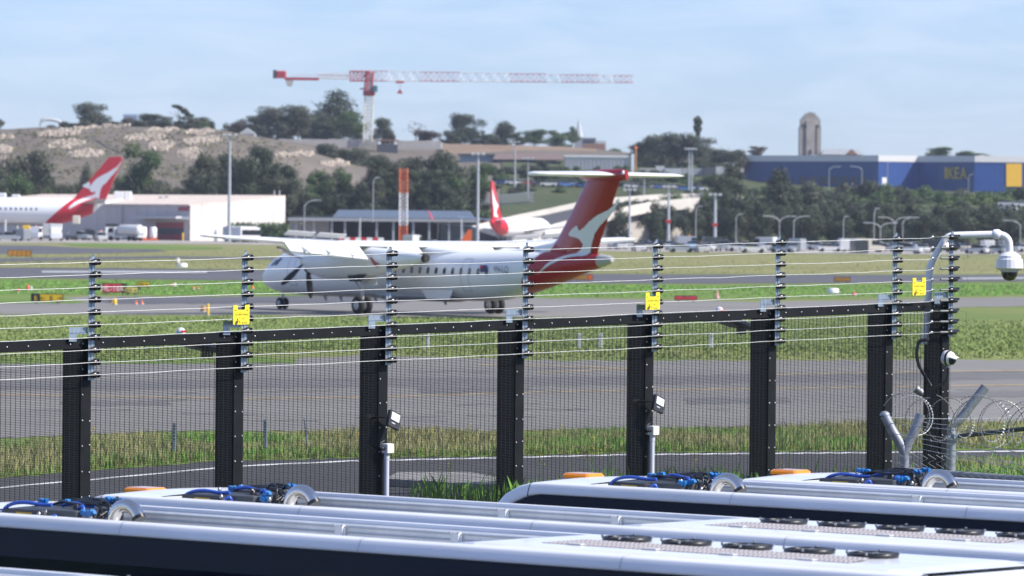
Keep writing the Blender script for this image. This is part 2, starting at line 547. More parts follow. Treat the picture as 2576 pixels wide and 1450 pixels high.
# the taxiway the propeller aircraft stands on
gpoly('taxiway_aircraft', [(-700, 800), (0, 790), (600, 793), (1200, 799), (1700, 797), (1900, 788), (2576, 770), (3200, 765), (3200, 738), (2576, 748), (1900, 760), (1500, 752), (1000, 748), (300, 746), (0, 752), (-700, 755)], M_asph, 0.012, 'grey taxiway under the propeller aircraft')
gpoly('taxiway_patch', [(300, 748), (1000, 744), (1060, 752), (1000, 763), (300, 765), (225, 757)], M_asph_dark, 0.018, 'darker asphalt patch beside the yellow guidance sign')
gpoly('grass_sign_island', [(-700, 738), (80, 738), (180, 752), (225, 763), (-700, 768)], M_lush, 0.018, 'grass wedge around the black and yellow sign')
gpoly('grass_strip_far', [(-700, 742), (0, 741), (600, 743), (1000, 746), (1500, 748), (1900, 752), (2576, 742), (3200, 735), (3200, 705), (2300, 716), (1800, 717), (1000, 712), (600, 706), (-700, 701)], M_lush, 0.010, 'bright green strip between the two taxiways')
# the runway
gpoly('runway', [(-700, 698), (0, 699), (600, 705), (1000, 711), (1800, 714), (2300, 711), (2576, 708), (3200, 704), (3200, 688), (2300, 692), (1700, 691), (900, 683), (300, 675), (-700, 671)], M_asph_dark, 0.02, 'dark runway crossing behind the aircraft')
gline('runway_marking', [(105, 684), (300, 684), (520, 685)], 2.3, M_pshimmer, 0.05, 'white runway marking at the left')
gline('runway_marking_right', [(2420, 701), (2560, 700), (2700, 700)], 2.3, M_pshimmer, 0.05, 'white runway marking below the dome camera')
gpoly('grass_straw_strip', [(-800, 670), (300, 674), (900, 681), (1700, 689), (2300, 690), (3200, 687), (3200, 640), (2300, 644), (1700, 634), (900, 618), (700, 615), (420, 612), (-800, 608)], M_straw, 0.012, 'straw coloured grass beyond the runway')
gpoly('taxiway_far', [(-800, 641), (0, 640), (260, 638), (420, 633), (400, 629), (200, 624), (100, 618), (-800, 610)], M_asph_dark, 0.03, 'dark far taxiway at the left edge')
gpoly('taxiway_thin', [(-800, 664), (0, 660), (420, 650), (900, 656), (900, 652), (420, 644), (0, 650), (-800, 652)], M_asph_dark, 0.03, 'thin dark strip across the straw grass')
gpoly('apron', [(-900, 609), (0, 611), (150, 611), (500, 614), (1000, 620), (1600, 633), (2300, 641), (3300, 638), (3300, 606), (2300, 604), (1600, 598), (800, 588), (-900, 574)], M_conc, 0.035, 'pale concrete apron in front of the hangars')
gpoly('apron_grass', [(150, 612), (250, 613), (420, 618), (560, 622), (560, 626), (420, 629), (300, 624), (180, 618)], M_lush, 0.05, 'green grass wedge at the end of the far taxiway')

# ---------------------------------------------------------------- hills behind the airport
TER = [  # photo column: (depth, photo row) pairs of the surface
    (-500, [(1090, None), (1160, 500), (1420, 352), (1600, 350), (2600, 470)]),
    (0, [(1090, None), (1160, 490), (1420, 331), (1600, 331), (2600, 470)]),
    (100, [(1090, None), (1160, 490), (1420, 323), (1600, 324), (2600, 470)]),
    (350, [(1090, None), (1160, 490), (1420, 321), (1600, 321), (2600, 470)]),
    (540, [(1090, None), (1160, 495), (1420, 328), (1600, 327), (2600, 470)]),
    (700, [(1090, None), (1160, 510), (1420, 358), (1600, 352), (2600, 470)]),
    (900, [(1090, None), (1160, 530), (1420, 410), (1600, 365), (2600, 470)]),
    (1100, [(1090, None), (1160, 535), (1420, 430), (1600, 372), (2600, 470)]),
    (1300, [(1090, None), (1160, 540), (1420, 425), (1600, 372), (2600, 470)]),
    (1500, [(1090, None), (1160, 540), (1420, 435), (1600, 378), (2600, 470)]),
    (1700, [(1090, None), (1160, 530), (1420, 440), (1600, 392), (2600, 480)]),
    (1900, [(1090, None), (1160, 530), (1420, 472), (1600, 425), (2600, 480)]),
    (2200, [(1090, None), (1160, 535), (1420, 484), (1600, 455), (2600, 490)]),
    (2576, [(1090, None), (1160, 540), (1420, 490), (1600, 470), (2600, 500)]),
    (3100, [(1090, None), (1160, 540), (1420, 495), (1600, 480), (2600, 500)]),
]
def ter_row(x, D):
    """photo row of the terrain at column x and depth D -> height"""
    for (xa, A), (xb, B) in zip(TER, TER[1:]):
        if xa <= x <= xb:
            break
    t = min(1, max(0, (x - xa) / (xb - xa)))
    def zat(c, tab):
        pts = [(d, 0.0 if r is None else Q(c, r, d).z) for d, r in tab]
        if D <= pts[0][0]: return 0.0
        for (d0, z0), (d1, z1) in zip(pts, pts[1:]):
            if D <= d1:
                k = (D - d0) / (d1 - d0)
                k = k * k * (3 - 2 * k) * 0.5 + k * 0.5
                return z0 + (z1 - z0) * k
        return pts[-1][1]
    return zat(xa, A) * (1 - t) + zat(xb, B) * t
def ter(X, D):
    x = 1288 + X / D * FPX / KX
    from mathutils import noise
    z = ter_row(min(3099, max(-499, x)), D)
    if z > 0.5:
        z += noise.noise(Vector((X * 0.03, D * 0.03, 0))) * 0.9
    return z
xs = list(range(-500, 3101, 40))
ds = [1085, 1095, 1110, 1130, 1160, 1195, 1230, 1270, 1310, 1350, 1390, 1420, 1460, 1520, 1600, 1750, 2000, 2300, 2600]
b = MB()
rows = []
for D in ds:
    rows.append([(XZ(x, D), D, ter(XZ(x, D), D) - (0.3 if D == 1085 else 0)) for x in xs])
b.loft(rows, smooth=True, closed=False)
tag(b.build('hills', M_hill), 'brown and green hillside behind the airport', kind='structure')
# greener ground sheet on the right-hand rise
M_green_rise = ground_mat('scrub_ground', [(0.3, (0.030, 0.042, 0.018)), (0.5, (0.065, 0.080, 0.032)), (0.72, (0.13, 0.125, 0.06))], [(0.03, 0.45), (0.2, 0.35), (1.5, 0.2)], bdist=0.3)
b = MB()
rows = []
for D in ds[1:14]:
    rows.append([(XZ(x, D), D, ter(XZ(x, D), D) + 0.25) for x in xs if x >= 1240])
b.loft(rows, smooth=True, closed=False)
tag(b.build('scrub_slope', M_green_rise), 'green scrub slope below the blue store', kind='structure')
# ---------------------------------------------------------------- rock patches on the left hill
def on_hill(x, y, D0=1100, D1=1700):
    """first place where the ray through a photo position meets the hills"""
    d = ray(x, y)
    D = D0
    while D < D1:
        p = CAMP + d * D
        if p.z <= ter(p.x, p.y):
            return p
        D += 2.0
    return CAMP + d * D1
ROCKS = [(150, 336, 55, 8, 'uppermost, left of the dirt track'), (165, 364, 50, 10, 'below the crest, left of the dirt track'), (217, 389, 48, 10, 'lowest left, just above the red tail fin'), (362, 346, 52, 8, 'right of the dirt track, upper'), (405, 368, 33, 11, 'right of the dirt track, lower'), (508, 355, 50, 8, 'right end below the shrubs'), (405, 329, 45, 4, 'thin one at the crest'), (505, 333, 40, 6, 'at the crest near the right end'), (478, 391, 34, 17, 'big round one low on the slope'), (8, 346, 26, 6, 'upper one at the left edge'), (5, 378, 24, 9, 'middle one at the left edge'), (10, 410, 22, 12, 'lower one at the left edge'), (240, 322, 90, 3, 'long thin row along the crest'), (740, 390, 50, 6, 'in the gap between the trees, upper'), (845, 412, 40, 7, 'in the gap between the trees, lower')]
rng = random.Random(3)
for x0, y0, rx, ry, where in ROCKS:
    b = MB()
    for k in range(int(rx * ry * 0.55) + 30):
        a, r = rng.uniform(0, 2 * math.pi), math.sqrt(rng.random())
        qx = x0 + math.cos(a) * rx * r
        qy = y0 + math.sin(a) * ry * r + (qx - x0) * -0.06 + math.sin(qx * 0.15 + x0) * 1.5
        p = on_hill(qx, qy, 1150, 1440)
        s = rng.uniform(0.3, 0.85)
        b.box((p.x, p.y, p.z + s * 0.25), (s * rng.uniform(0.8, 1.5), s, s * rng.uniform(0.7, 1.2)), rot=Matrix.Rotation(rng.uniform(0, 3), 3, 'Z') @ Matrix.Rotation(rng.uniform(-0.5, 0.5), 3, 'X'), taper=(rng.uniform(0.5, 0.9), rng.uniform(0.5, 0.9)))
    tag(b.build('rock_patch', M_rocks), 'patch of pale rocks on the left hill, ' + where, 'rock patch', 'rock patches on the left hill', 'stuff')

# a dirt track and scattered tufts on the left hill
b = MB(); _tp = [(234, 347), (245, 356), (268, 370), (292, 382), (320, 396), (360, 408)]
for (xa, ya), (xb, yb) in zip(_tp, _tp[1:]):
    A_, C_ = on_hill(xa, ya, 1120, 1440), on_hill(xb, yb, 1120, 1440)
    for _k in range(6):
        u0, u1 = A_ + (C_ - A_) * (_k / 6), A_ + (C_ - A_) * ((_k + 1) / 6)
        vs = []
        for u_, w_ in ((u0, -0.28), (u1, -0.28), (u1, 0.28), (u0, 0.28)):
            yy_ = u_.y + w_ * 2; xx_ = u_.x + w_ * 0.6
            vs.append((xx_, yy_, ter(xx_, yy_) + 0.25))
        b.add(vs, [(0, 1, 2, 3)])
tag(b.build('dirt_track', mat('track_soil', (0.085, 0.080, 0.065), 0.9, var=0.3)), 'dark narrow track winding down the left hill', kind='structure')
b = MB(); _rh = random.Random(71)
for _k in range(1500):
    _x = _rh.uniform(-60, 760); _y = _rh.uniform(326, 470)
    p = on_hill(_x, _y, 1120, 1440)
    if p.y > 1436: continue
    for _j in range(5):
        c_ = p + Vector((_rh.uniform(-1, 1), _rh.uniform(-1, 1), _rh.uniform(0.0, 0.5)))
        a_, k_ = frame_of(Vector((_rh.uniform(-1, 1), _rh.uniform(-1, 0.2), _rh.uniform(0.2, 1))).normalized()); s_ = _rh.uniform(0.2, 0.55)
        b.add([c_ - a_ * s_, c_ + k_ * s_ * 0.6, c_ + a_ * s_, c_ - k_ * s_ * 0.6], [(0, 1, 2, 3)])
_hill_scrub = b
# ---------------------------------------------------------------- trees
F_dark = foliage_mat('foliage_dark', (0.018, 0.028, 0.017), (0.070, 0.085, 0.045))
F_euc = foliage_mat('foliage_gum', (0.030, 0.040, 0.026), (0.115, 0.122, 0.075))
F_mid = foliage_mat('foliage_mid', (0.026, 0.055, 0.020), (0.095, 0.145, 0.050))
F_bright = foliage_mat('foliage_bright', (0.03, 0.065, 0.015), (0.12, 0.165, 0.042))
F_brown = foliage_mat('foliage_brown', (0.035, 0.028, 0.024), (0.12, 0.092, 0.07))
FOL = {'dark': F_dark, 'gum': F_euc, 'mid': F_mid, 'bright': F_bright, 'brown': F_brown}

tag(_hill_scrub.build('hill_scrub', foliage_mat('foliage_scrub', (0.05, 0.052, 0.028), (0.15, 0.14, 0.075))), 'low dry scrub scattered over the left hill', kind='stuff')

def crown_mesh(name, seed, blobs, leaf, n, mt):
    """blobs: (x, y, z, rx, rz) in a crown of unit height; leaf faces spread through them"""
    rg = random.Random(seed)
    vs, fs = [], []
    tot = sum(bb[3] ** 2 + bb[3] * bb[4] for bb in blobs)
    for (bx, by, bz, rx, rz) in blobs:
        k = int(n * (rx ** 2 + rx * rz) / tot)
        for _ in range(k):
            u, t = rg.uniform(-1, 1), rg.uniform(0, 2 * math.pi)
            w = math.sqrt(1 - u * u)
            r = rg.random() ** 0.35 * rg.uniform(0.85, 1.12)
            d = Vector((w * math.cos(t), w * math.sin(t), u))
            p = Vector((bx + d.x * rx * r, by + d.y * rx * r, bz + d.z * rz * r))
            nn = (d + Vector((rg.uniform(-1, 1), rg.uniform(-1, 1), rg.uniform(-0.6, 1))) * 0.8).normalized()
            a, c = frame_of(nn)
            th = rg.uniform(0, 6.28)
            a2 = a * math.cos(th) + c * math.sin(th)
            c2 = c * math.cos(th) - a * math.sin(th)
            s = leaf * rg.uniform(0.55, 1.25)
            o = len(vs)
            vs += [p - a2 * s, p + c2 * s * 0.62 + nn * s * 0.2, p + a2 * s, p - c2 * s * 0.62]
            fs.append((o, o + 1, o + 2, o + 3))
    me = bpy.data.meshes.new(name)
    me.from_pydata([tuple(v) for v in vs], [], fs)
    me.materials.append(mt)
    return me

def blobset(kind, rg):
    B = []
    if kind == 'round':
        for _ in range(15):
            a, r = rg.uniform(0, 6.28), rg.uniform(0.05, 0.34)
            B.append((math.cos(a) * r, math.sin(a) * r, rg.uniform(0.14, 0.84), rg.uniform(0.15, 0.26), rg.uniform(0.10, 0.17)))
        B.append((0, 0, 0.5, 0.32, 0.34))
    elif kind == 'gum':
        for _ in range(17):
            a, r = rg.uniform(0, 6.28), rg.uniform(0.1, 0.40)
            z = rg.uniform(0.18, 0.92)
            B.append((math.cos(a) * r * (1.1 - 0.5 * z), math.sin(a) * r * (1.1 - 0.5 * z), z, rg.uniform(0.11, 0.20), rg.uniform(0.07, 0.13)))
        B.append((0, 0, 0.5, 0.2, 0.3))
    elif kind == 'tall':
        for k in range(18):
            z = 0.12 + 0.8 * k / 17
            w = 0.34 * max(0.02, 1.04 - z) ** 0.6 * min(1, 0.55 + z * 2)
            a = rg.uniform(0, 6.28)
            B.append((math.cos(a) * w * 0.55, math.sin(a) * w * 0.55, z * 0.94, max(0.07, w * 0.72), 0.09))
            B.append((math.cos(a + 2.6) * w * 0.6, math.sin(a + 2.6) * w * 0.6, z * 0.92, max(0.06, w * 0.6), 0.08))
    elif kind == 'bush':
        for _ in range(10):
            a, r = rg.uniform(0, 6.28), rg.uniform(0.0, 0.42)
            B.append((math.cos(a) * r, math.sin(a) * r, rg.uniform(0.18, 0.72), rg.uniform(0.2, 0.32), rg.uniform(0.16, 0.28)))
    elif kind == 'belt':
        for _ in range(16):
            a, r = rg.uniform(0, 6.28), rg.uniform(0.05, 0.34)
            B.append((math.cos(a) * r, math.sin(a) * r, rg.uniform(0.08, 0.86), rg.uniform(0.15, 0.23), rg.uniform(0.12, 0.2)))
    elif kind == 'palm':
        B = [(0, 0, 0.55, 0.2, 0.42), (0.02, 0, 0.25, 0.12, 0.22), (0, 0.02, 0.8, 0.24, 0.2)]
    elif kind == 'flat':
        for k in range(9):
            t = k / 8
            B.append((-0.12 + 0.42 * t, rg.uniform(-0.1, 0.1), 0.95 - 0.38 * t + rg.uniform(-0.03, 0.03), 0.13, 0.06))
    elif kind == 'bare':
        for _ in range(26):
            a, r = rg.uniform(0, 6.28), rg.uniform(0.1, 0.42)
            B.append((math.cos(a) * r, math.sin(a) * r, rg.uniform(0.35, 0.95), 0.06, 0.05))
    return B

CROWNS = {}
def crown(kind, fol, var):
    key = (kind, fol, var)
    if key not in CROWNS:
        rg = random.Random(hash(kind) % 1000 if False else sum(map(ord, kind + fol)) * 7 + var)
        n = {'round': 7600, 'gum': 6200, 'tall': 7600, 'bush': 3800, 'belt': 6000, 'palm': 700, 'flat': 500, 'bare': 240}[kind]
        leaf = {'round': 0.020, 'gum': 0.020, 'tall': 0.0155, 'bush': 0.038, 'belt': 0.026, 'palm': 0.06, 'flat': 0.045, 'bare': 0.02}[kind]
        CROWNS[key] = crown_mesh('crown', rg.randint(0, 9999), blobset(kind, rg), leaf, n, FOL[fol])
    return CROWNS[key]

TRUNKS = {}
def trunk(kind, pale):
    key = (kind, pale)
    if key not in TRUNKS:
        rg = random.Random(sum(map(ord, kind)) + 5)
        b = MB()
        top = {'palm': 0.6, 'tall': 0.85, 'bush': 0.5, 'belt': 0.6}.get(kind, 0.62)
        th = {'palm': 0.012, 'tall': 0.02, 'bush': 0.02}.get(kind, 0.022)
        b.tube([(0, 0, -0.06), (0.01, 0, 0.2), (-0.01, 0.01, 0.4), (0, 0, top)], [th, th * 0.8, th * 0.6, th * 0.25], 6)
        if kind != 'palm':
            for k in range(8 if kind != 'bare' else 16):
                a = k * 2.4 + rg.uniform(-0.3, 0.3)
                z0 = rg.uniform(0.2, 0.5)
                r = rg.uniform(0.2, 0.36)
                z1 = z0 + rg.uniform(0.18, 0.4)
                b.tube([(0, 0, z0), (math.cos(a) * r * 0.5, math.sin(a) * r * 0.5, z0 + (z1 - z0) * 0.45), (math.cos(a) * r, math.sin(a) * r, z1)], [th * 0.5, th * 0.35, th * 0.12], 5)
        TRUNKS[key] = b.mesh('trunk', M_palebark if pale else M_bark)
    return TRUNKS[key]

NT = [0]
def tree(name, x, ytop, ybot, w, D, kind, fol, label, group=None, pale=False):
    """photo column, rows of top and foot, width in photo pixels, depth"""
    NT[0] += 1
    if D >= 1460 and kind in ('round', 'gum', 'bush', 'belt'): ytop -= 5 if x > 560 else 3; ybot += 6
    top, bot = Q(x, ytop, D), Q(x, ybot, D)
    h = top.z - bot.z
    W = w / px(D) * (1.2 if kind in ('round', 'gum', 'tall', 'bush') else 1.0)
    base = {'round': 0.96, 'gum': 0.86, 'tall': 0.62, 'bush': 1.25, 'belt': 1.0, 'palm': 0.5, 'flat': 0.85, 'bare': 0.95}[kind]
    t = thing(name, label, 'tree' if kind != 'bush' else 'bush', (bot.x, D, bot.z), (NT[0] * 1.7) % 6.28 if kind != 'flat' else 0.0, group)
    t.scale = (W / base, W / base, h)
    inst('trunk', trunk(kind, pale), t)
    inst('crown', crown(kind, fol, NT[0] % 3), t)
    return t

ADJ0 = {'dark': 'dark green', 'gum': 'grey-green', 'mid': 'mid green', 'bright': 'bright green', 'brown': 'brownish'}
# skyline trees on the left hill
tree('gum_tree', 232, 258, 342, 84, 1480, 'round', 'gum', 'spreading gum tree on the crest of the left hill', pale=True)
tree('shrub', 180, 308, 326, 60, 1480, 'bush', 'dark', 'low dark shrub at the left end of the hill crest')
tree('shrub', 325, 296, 326, 60, 1490, 'bush', 'brown', 'brownish shrub on the crest right of the spreading gum')
tree('round_tree', 385, 287, 326, 95, 1500, 'round', 'dark', 'dark round tree on the crest before the blue glass tower')
tree('leaning_pine', 452, 262, 328, 75, 1470, 'flat', 'dark', 'leaning flat-topped pine on the left hill crest')
tree('round_tree', 485, 290, 330, 90, 1470, 'round', 'gum', 'bushy tree below the leaning pine on the crest')
tree('shrub', 525, 300, 330, 40, 1480, 'bush', 'dark', 'small dark shrub at the right end of the crest')
tree('gum_tree', -8, 296, 334, 40, 1480, 'gum', 'gum', 'thin gum tree cut by the left edge on the crest')
# skyline trees in the middle
tree('round_tree', 590, 304, 345, 60, 1560, 'round', 'brown', 'reddish brown tree beside the small white house')
tree('round_tree', 640, 292, 345, 70, 1570, 'round', 'dark', 'dark tree right of the small white house')
tree('gum_tree', 695, 262, 350, 95, 1560, 'round', 'gum', 'left one of two broad gum trees above the retaining wall')
tree('gum_tree', 750, 258, 350, 90, 1560, 'round', 'gum', 'right one of two broad gum trees above the retaining wall')
tree('fig_tree', 847, 214, 356, 132, 1600, 'tall', 'dark', 'tallest dark tree, left of the crane mast')
tree('fig_tree', 815, 268, 356, 90, 1590, 'round', 'dark', 'dark lower crown at the left foot of the tallest tree')
tree('round_tree', 878, 278, 354, 78, 1580, 'round', 'mid', 'greener crown between the tallest tree and the crane mast')
tree('gum_tree', 963, 298, 356, 55, 1600, 'round', 'dark', 'small dark tree just right of the crane mast')
tree('bare_tree', 1046, 303, 356, 70, 1620, 'bare', 'brown', 'thin bare-branched tree on the skyline right of the crane')
tree('round_tree', 1072, 328, 358, 75, 1610, 'bush', 'brown', 'low brownish tree below the bare tree')
tree('gum_tree', 1168, 286, 372, 92, 1620, 'round', 'dark', 'open-crowned gum tree under the crane jib, left of a pair', pale=True)
tree('gum_tree', 1266, 290, 374, 66, 1620, 'round', 'dark', 'umbrella-shaped gum tree under the crane jib, right of a pair', pale=True)
tree('round_tree', 1345, 326, 370, 70, 1640, 'round', 'mid', 'rounded tree left of the church spire, first of two')
tree('round_tree', 1400, 330, 370, 62, 1640, 'round', 'mid', 'rounded tree left of the church spire, second of two')
tree('poplar', 1440, 314, 362, 34, 1660, 'tall', 'mid', 'small upright tree against the church spire')
for x, yt, w, fo in ((165, 306, 50, 'dark'), (200, 300, 55, 'gum'), (262, 298, 55, 'dark'), (292, 304, 50, 'gum'), (350, 300, 55, 'dark'), (415, 298, 55, 'gum'), (440, 306, 45, 'dark'), (505, 304, 45, 'mid'), (135, 316, 40, 'gum')):
    tree('crest_shrub', x, yt, 330, w, 1470, 'bush', fo, '%s shrub among those along the left hill crest' % ADJ0[fo], 'shrubs on the left hill crest')
for x, yt, w, fo in ((575, 312, 60, 'dark'), (615, 314, 50, 'brown'), (665, 290, 70, 'gum'), (720, 286, 80, 'gum'), (770, 300, 60, 'dark'), (795, 310, 60, 'dark'), (845, 300, 90, 'dark'), (900, 320, 45, 'mid'), (1130, 332, 60, 'dark'), (1205, 330, 60, 'dark'), (1240, 336, 50, 'gum'), (1300, 336, 50, 'dark'), (980, 330, 50, 'brown')):
    tree('skyline_tree', x, yt, 362, w, 1600, 'belt', fo, '%s lower tree in the skyline row behind the retaining wall' % ADJ0[fo], 'lower skyline trees')
# right of the spire
for k, (x, y, w) in enumerate([(1610, 358, 80), (1660, 338, 95), (1705, 332, 100), (1760, 345, 90), (1815, 366, 90), (1860, 374, 60)]):
    tree('gum_tree', x, y, 425, w, 1480, 'round', 'gum' if k % 2 else 'dark', ['leftmost', 'second', 'tallest, third', 'fourth', 'fifth', 'rightmost'][k] + ' of the tree row left of the blue store', 'tree row left of the blue store')
tree('palm_tree', 1755, 293, 352, 26, 1500, 'palm', 'dark', 'tall thin palm tree rising above the tree row', pale=True)
tree('round_tree', 1900, 372, 398, 60, 1640, 'gum', 'brown', 'hazy brown tree behind the left end of the blue store')
tree('round_tree', 2365, 372, 398, 70, 1640, 'round', 'mid', 'tree behind the blue store roof, left one of two')
tree('round_tree', 2450, 384, 402, 100, 1640, 'bush', 'mid', 'low tree behind the blue store roof, right one of two')
tree('round_tree', 1545, 374, 392, 60, 1660, 'bush', 'mid', 'low dark shrub right of the apartment block')
# trees standing on the slope above the hangar
SL = [(-20, 392, 480, 60, 'gum', 'dark'), (20, 420, 485, 60, 'round', 'mid'), (68, 348, 485, 95, 'gum', 'gum'), (95, 430, 485, 70, 'round', 'dark'), (150, 450, 486, 70, 'bush', 'gum'), (215, 398, 486, 46, 'tall', 'dark'), (190, 440, 486, 60, 'bush', 'gum'), (265, 440, 486, 46, 'bush', 'dark'), (352, 364, 486, 82, 'gum', 'mid'), (310, 428, 486, 50, 'round', 'mid'), (398, 440, 486, 55, 'bush', 'gum'), (430, 450, 486, 46, 'bush', 'gum'), (520, 382, 488, 75, 'gum', 'gum'), (500, 430, 488, 60, 'round', 'dark'), (560, 400, 490, 60, 'gum', 'dark'), (610, 378, 490, 66, 'round', 'dark'), (650, 360, 492, 80, 'gum', 'dark'), (700, 364, 494, 84, 'round', 'dark'), (640, 430, 494, 70, 'round', 'gum'), (690, 440, 496, 66, 'round', 'mid'), (740, 440, 540, 60, 'round', 'gum'), (770, 470, 560, 64, 'belt', 'dark'), (745, 500, 570, 60, 'belt', 'dark'), (820, 352, 404, 60, 'bush', 'dark'), (800, 430, 560, 60, 'gum', 'mid'), (830, 460, 562, 60, 'belt', 'dark'), (860, 424, 562, 56, 'gum', 'mid'), (905, 362, 450, 70, 'round', 'gum'), (870, 372, 440, 60, 'round', 'dark'), (880, 480, 564, 60, 'belt', 'dark'), (920, 440, 564, 60, 'gum', 'dark'), (950, 385, 480, 60, 'round', 'dark'), (985, 392, 500, 60, 'round', 'gum'), (960, 470, 566, 60, 'belt', 'dark'), (1035, 388, 520, 64, 'round', 'dark'), (1010, 480, 566, 50, 'belt', 'dark'), (1060, 460, 560, 60, 'belt', 'dark'), (1105, 374, 540, 96, 'round', 'dark'), (1150, 398, 540, 80, 'round', 'gum'), (1085, 420, 560, 70, 'belt', 'gum'), (1130, 470, 560, 70, 'belt', 'dark'), (1185, 440, 540, 60, 'round', 'dark'), (1205, 402, 500, 46, 'round', 'mid'), (1000, 500, 566, 50, 'bush', 'mid'), (790, 500, 566, 60, 'belt', 'dark'), (905, 510, 566, 66, 'belt', 'dark'), (950, 510, 566, 56, 'belt', 'mid')]
_rs = random.Random(33)
for _k in range(30):
    _x = 722 + _k * 16.5; SL.append((_x, (452 if _x < 1000 else 430) + _rs.uniform(-26, 34), 566, _rs.uniform(52, 78), _rs.choice(['round', 'gum', 'belt']), _rs.choice(['dark', 'gum', 'dark', 'mid'])))
for _k in range(15):
    _x = 478 + _k * 17; SL.append((_x, 408 + _rs.uniform(-22, 40), 490, _rs.uniform(50, 72), _rs.choice(['round', 'gum', 'round']), _rs.choice(['dark', 'gum', 'dark'])))
for _k in range(22):
    _x = -30 + _k * 23; SL.append((_x, 446 + _rs.uniform(-14, 18), 488, _rs.uniform(42, 64), _rs.choice(['bush', 'round']), _rs.choice(['dark', 'gum', 'mid', 'gum'])))
NAMES = {'gum': 'gum_tree', 'round': 'round_tree', 'bush': 'shrub', 'tall': 'upright_tree', 'belt': 'dense_tree'}
ADJ = {'dark': 'dark green', 'gum': 'grey-green', 'mid': 'mid green', 'bright': 'bright green', 'brown': 'brownish'}
for k, (x, yt, yb, w, kd, fo) in enumerate(SL):
    D = 1095 + (k % 5) * 7 if x < 1180 else 1120
    if x < 720: yb = 1288
    if yb < 460: D = 1395
    where = 'above the hangar roof' if x < 720 else ('left of the lattice mast' if x < 1000 else 'by the lattice mast')
    if x < 720:
        _z = ter(XZ(x, D), D); yb = yt + (Q(x, yt, D).z - _z) * px(D)
    size = 'tall' if yb - yt > 105 else ('medium' if yb - yt > 60 else 'low')
    tree(NAMES[kd], x, yt, yb, w * 1.25, D, kd, fo, '%s %s %s %s' % (size, ADJ[fo], {'gum': 'open-crowned gum tree', 'round': 'round-crowned tree', 'bush': 'shrub', 'tall': 'upright tree', 'belt': 'dense tree'}[kd], where), 'trees on the slope ' + where, pale=(kd == 'gum'))
# the right-hand belt: dark trees along the airport boundary, brighter scrub above
rg = random.Random(11)
x = 1545
k = 0
while x < 2660:
    w = rg.uniform(62, 92)
    yt = (498 if x < 1700 else 508) + rg.uniform(-16, 16) + (8 if x > 2300 else 0)
    yb = 606 + (x - 1288) * 0.0096
    tree('boundary_tree', x, yt, yb, w * 1.2, 1060 + (k % 3) * 9, 'belt', 'dark', 'dark dense tree in the boundary belt below the blue store', 'dark boundary belt')
    x += w * 0.42
    k += 1
for x, yt, yb, w, kd, fo in [(1560, 545, 600, 50, 'belt', 'gum'), (1590, 502, 600, 56, 'gum', 'gum'), (1640, 490, 600, 66, 'gum', 'mid'), (1700, 470, 590, 70, 'round', 'mid'), (1745, 490, 590, 66, 'belt', 'mid'), (1790, 480, 590, 60, 'belt', 'mid')]:
    tree(NAMES[kd], x, yt, yb, w * 1.15, 1085, kd, fo, '%s %s right of the red tail fin' % (ADJ[fo], 'gum tree' if kd == 'gum' else 'leafy tree'), 'trees right of the red tail fin')
tree('cypress', 1840, 388, 570, 84, 1110, 'tall', 'dark', 'tall dark conifer at the left corner of the blue store')
tree('cypress', 1815, 428, 570, 60, 1105, 'round', 'dark', 'dark tree at the left foot of the tall conifer')
tree('cypress', 1960, 408, 560, 92, 1110, 'tall', 'dark', 'dark pointed tree in front of the blue store')
tree('cypress', 1990, 446, 560, 66, 1108, 'round', 'dark', 'dark tree at the right foot of the pointed tree')
tree('palm_tree', 1853, 486, 600, 42, 1075, 'palm', 'gum', 'pale palm tree with hanging skirt below the tall conifer', pale=True)
tree('palm_tree', 2040, 480, 580, 44, 1090, 'palm', 'gum', 'pale palm tree in the scrub before the blue store', pale=True)
tree('palm_tree', 1975, 484, 580, 40, 1092, 'palm', 'gum', 'pale palm tree left of its twin in the scrub', pale=True)
x = 1880
k = 0
while x < 2680:
    for row in range(4):
        yy = 462 + row * 18 + rg.uniform(-8, 8) + (10 if x > 2250 else 0) + (-4 if 2050 < x < 2200 else 0)
        w = rg.uniform(56, 84)
        fo = rg.choice(['mid', 'mid', 'dark', 'gum', 'mid', 'dark'])
        if x > 2380 and row == 1:
            fo = 'bright'
        tree('scrub_tree', x + rg.uniform(-16, 16), yy - rg.uniform(0, 9), yy + 70, w * 1.35, 1310 - row * 55, 'belt' if (k + row) % 2 else 'bush', fo, '%s bushy scrub tree on the slope below the blue store' % ADJ[fo], 'scrub below the blue store, ' + ADJ[fo])
        k += 1
    x += 33
for x, y, w in [(1255, 440, 40), (1290, 452, 46), (1330, 462, 46), (1375, 450, 40), (1420, 445, 50), (1470, 462, 50), (1520, 470, 46), (1600, 448, 50), (1650, 455, 50), (1690, 440, 50), (1735, 450, 60), (1790, 440, 60), (1640, 470, 40), (1230, 415, 50), (1560, 455, 40), (1320, 425, 34), (1390, 428, 34)]:
    tree('roadside_shrub', x, y - 8, y + 26, w, 1330, 'bush', 'mid' if (x // 10) % 2 else 'gum', 'low shrub on the slope along the car-lined road', 'shrubs along the car-lined road')
for x, y, w in [(1450, 412, 20), (1500, 416, 22), (1555, 412, 26), (1575, 410, 20), (1440, 430, 30)]:
    tree('small_tree', x, y, y + 26, w, 1400, 'bush', 'mid', 'small round tree in front of the white warehouse', 'small trees before the white warehouse')
_rq = random.Random(44)
for _k in range(64):
    _x, _y = _rq.uniform(1225, 1830), _rq.uniform(415, 486)
    if 1415 < _x < 1600 and _y < 445: continue
    p = on_hill(_x, _y + 10, 1110, 1440)
    tree('slope_shrub', _x, _y - _rq.uniform(8, 16), _y + 14, _rq.uniform(34, 62), p.y, 'bush', _rq.choice(['gum', 'mid', 'dark', 'gum']), 'shrub on the open slope behind the tailplane', 'shrubs on the open slope')
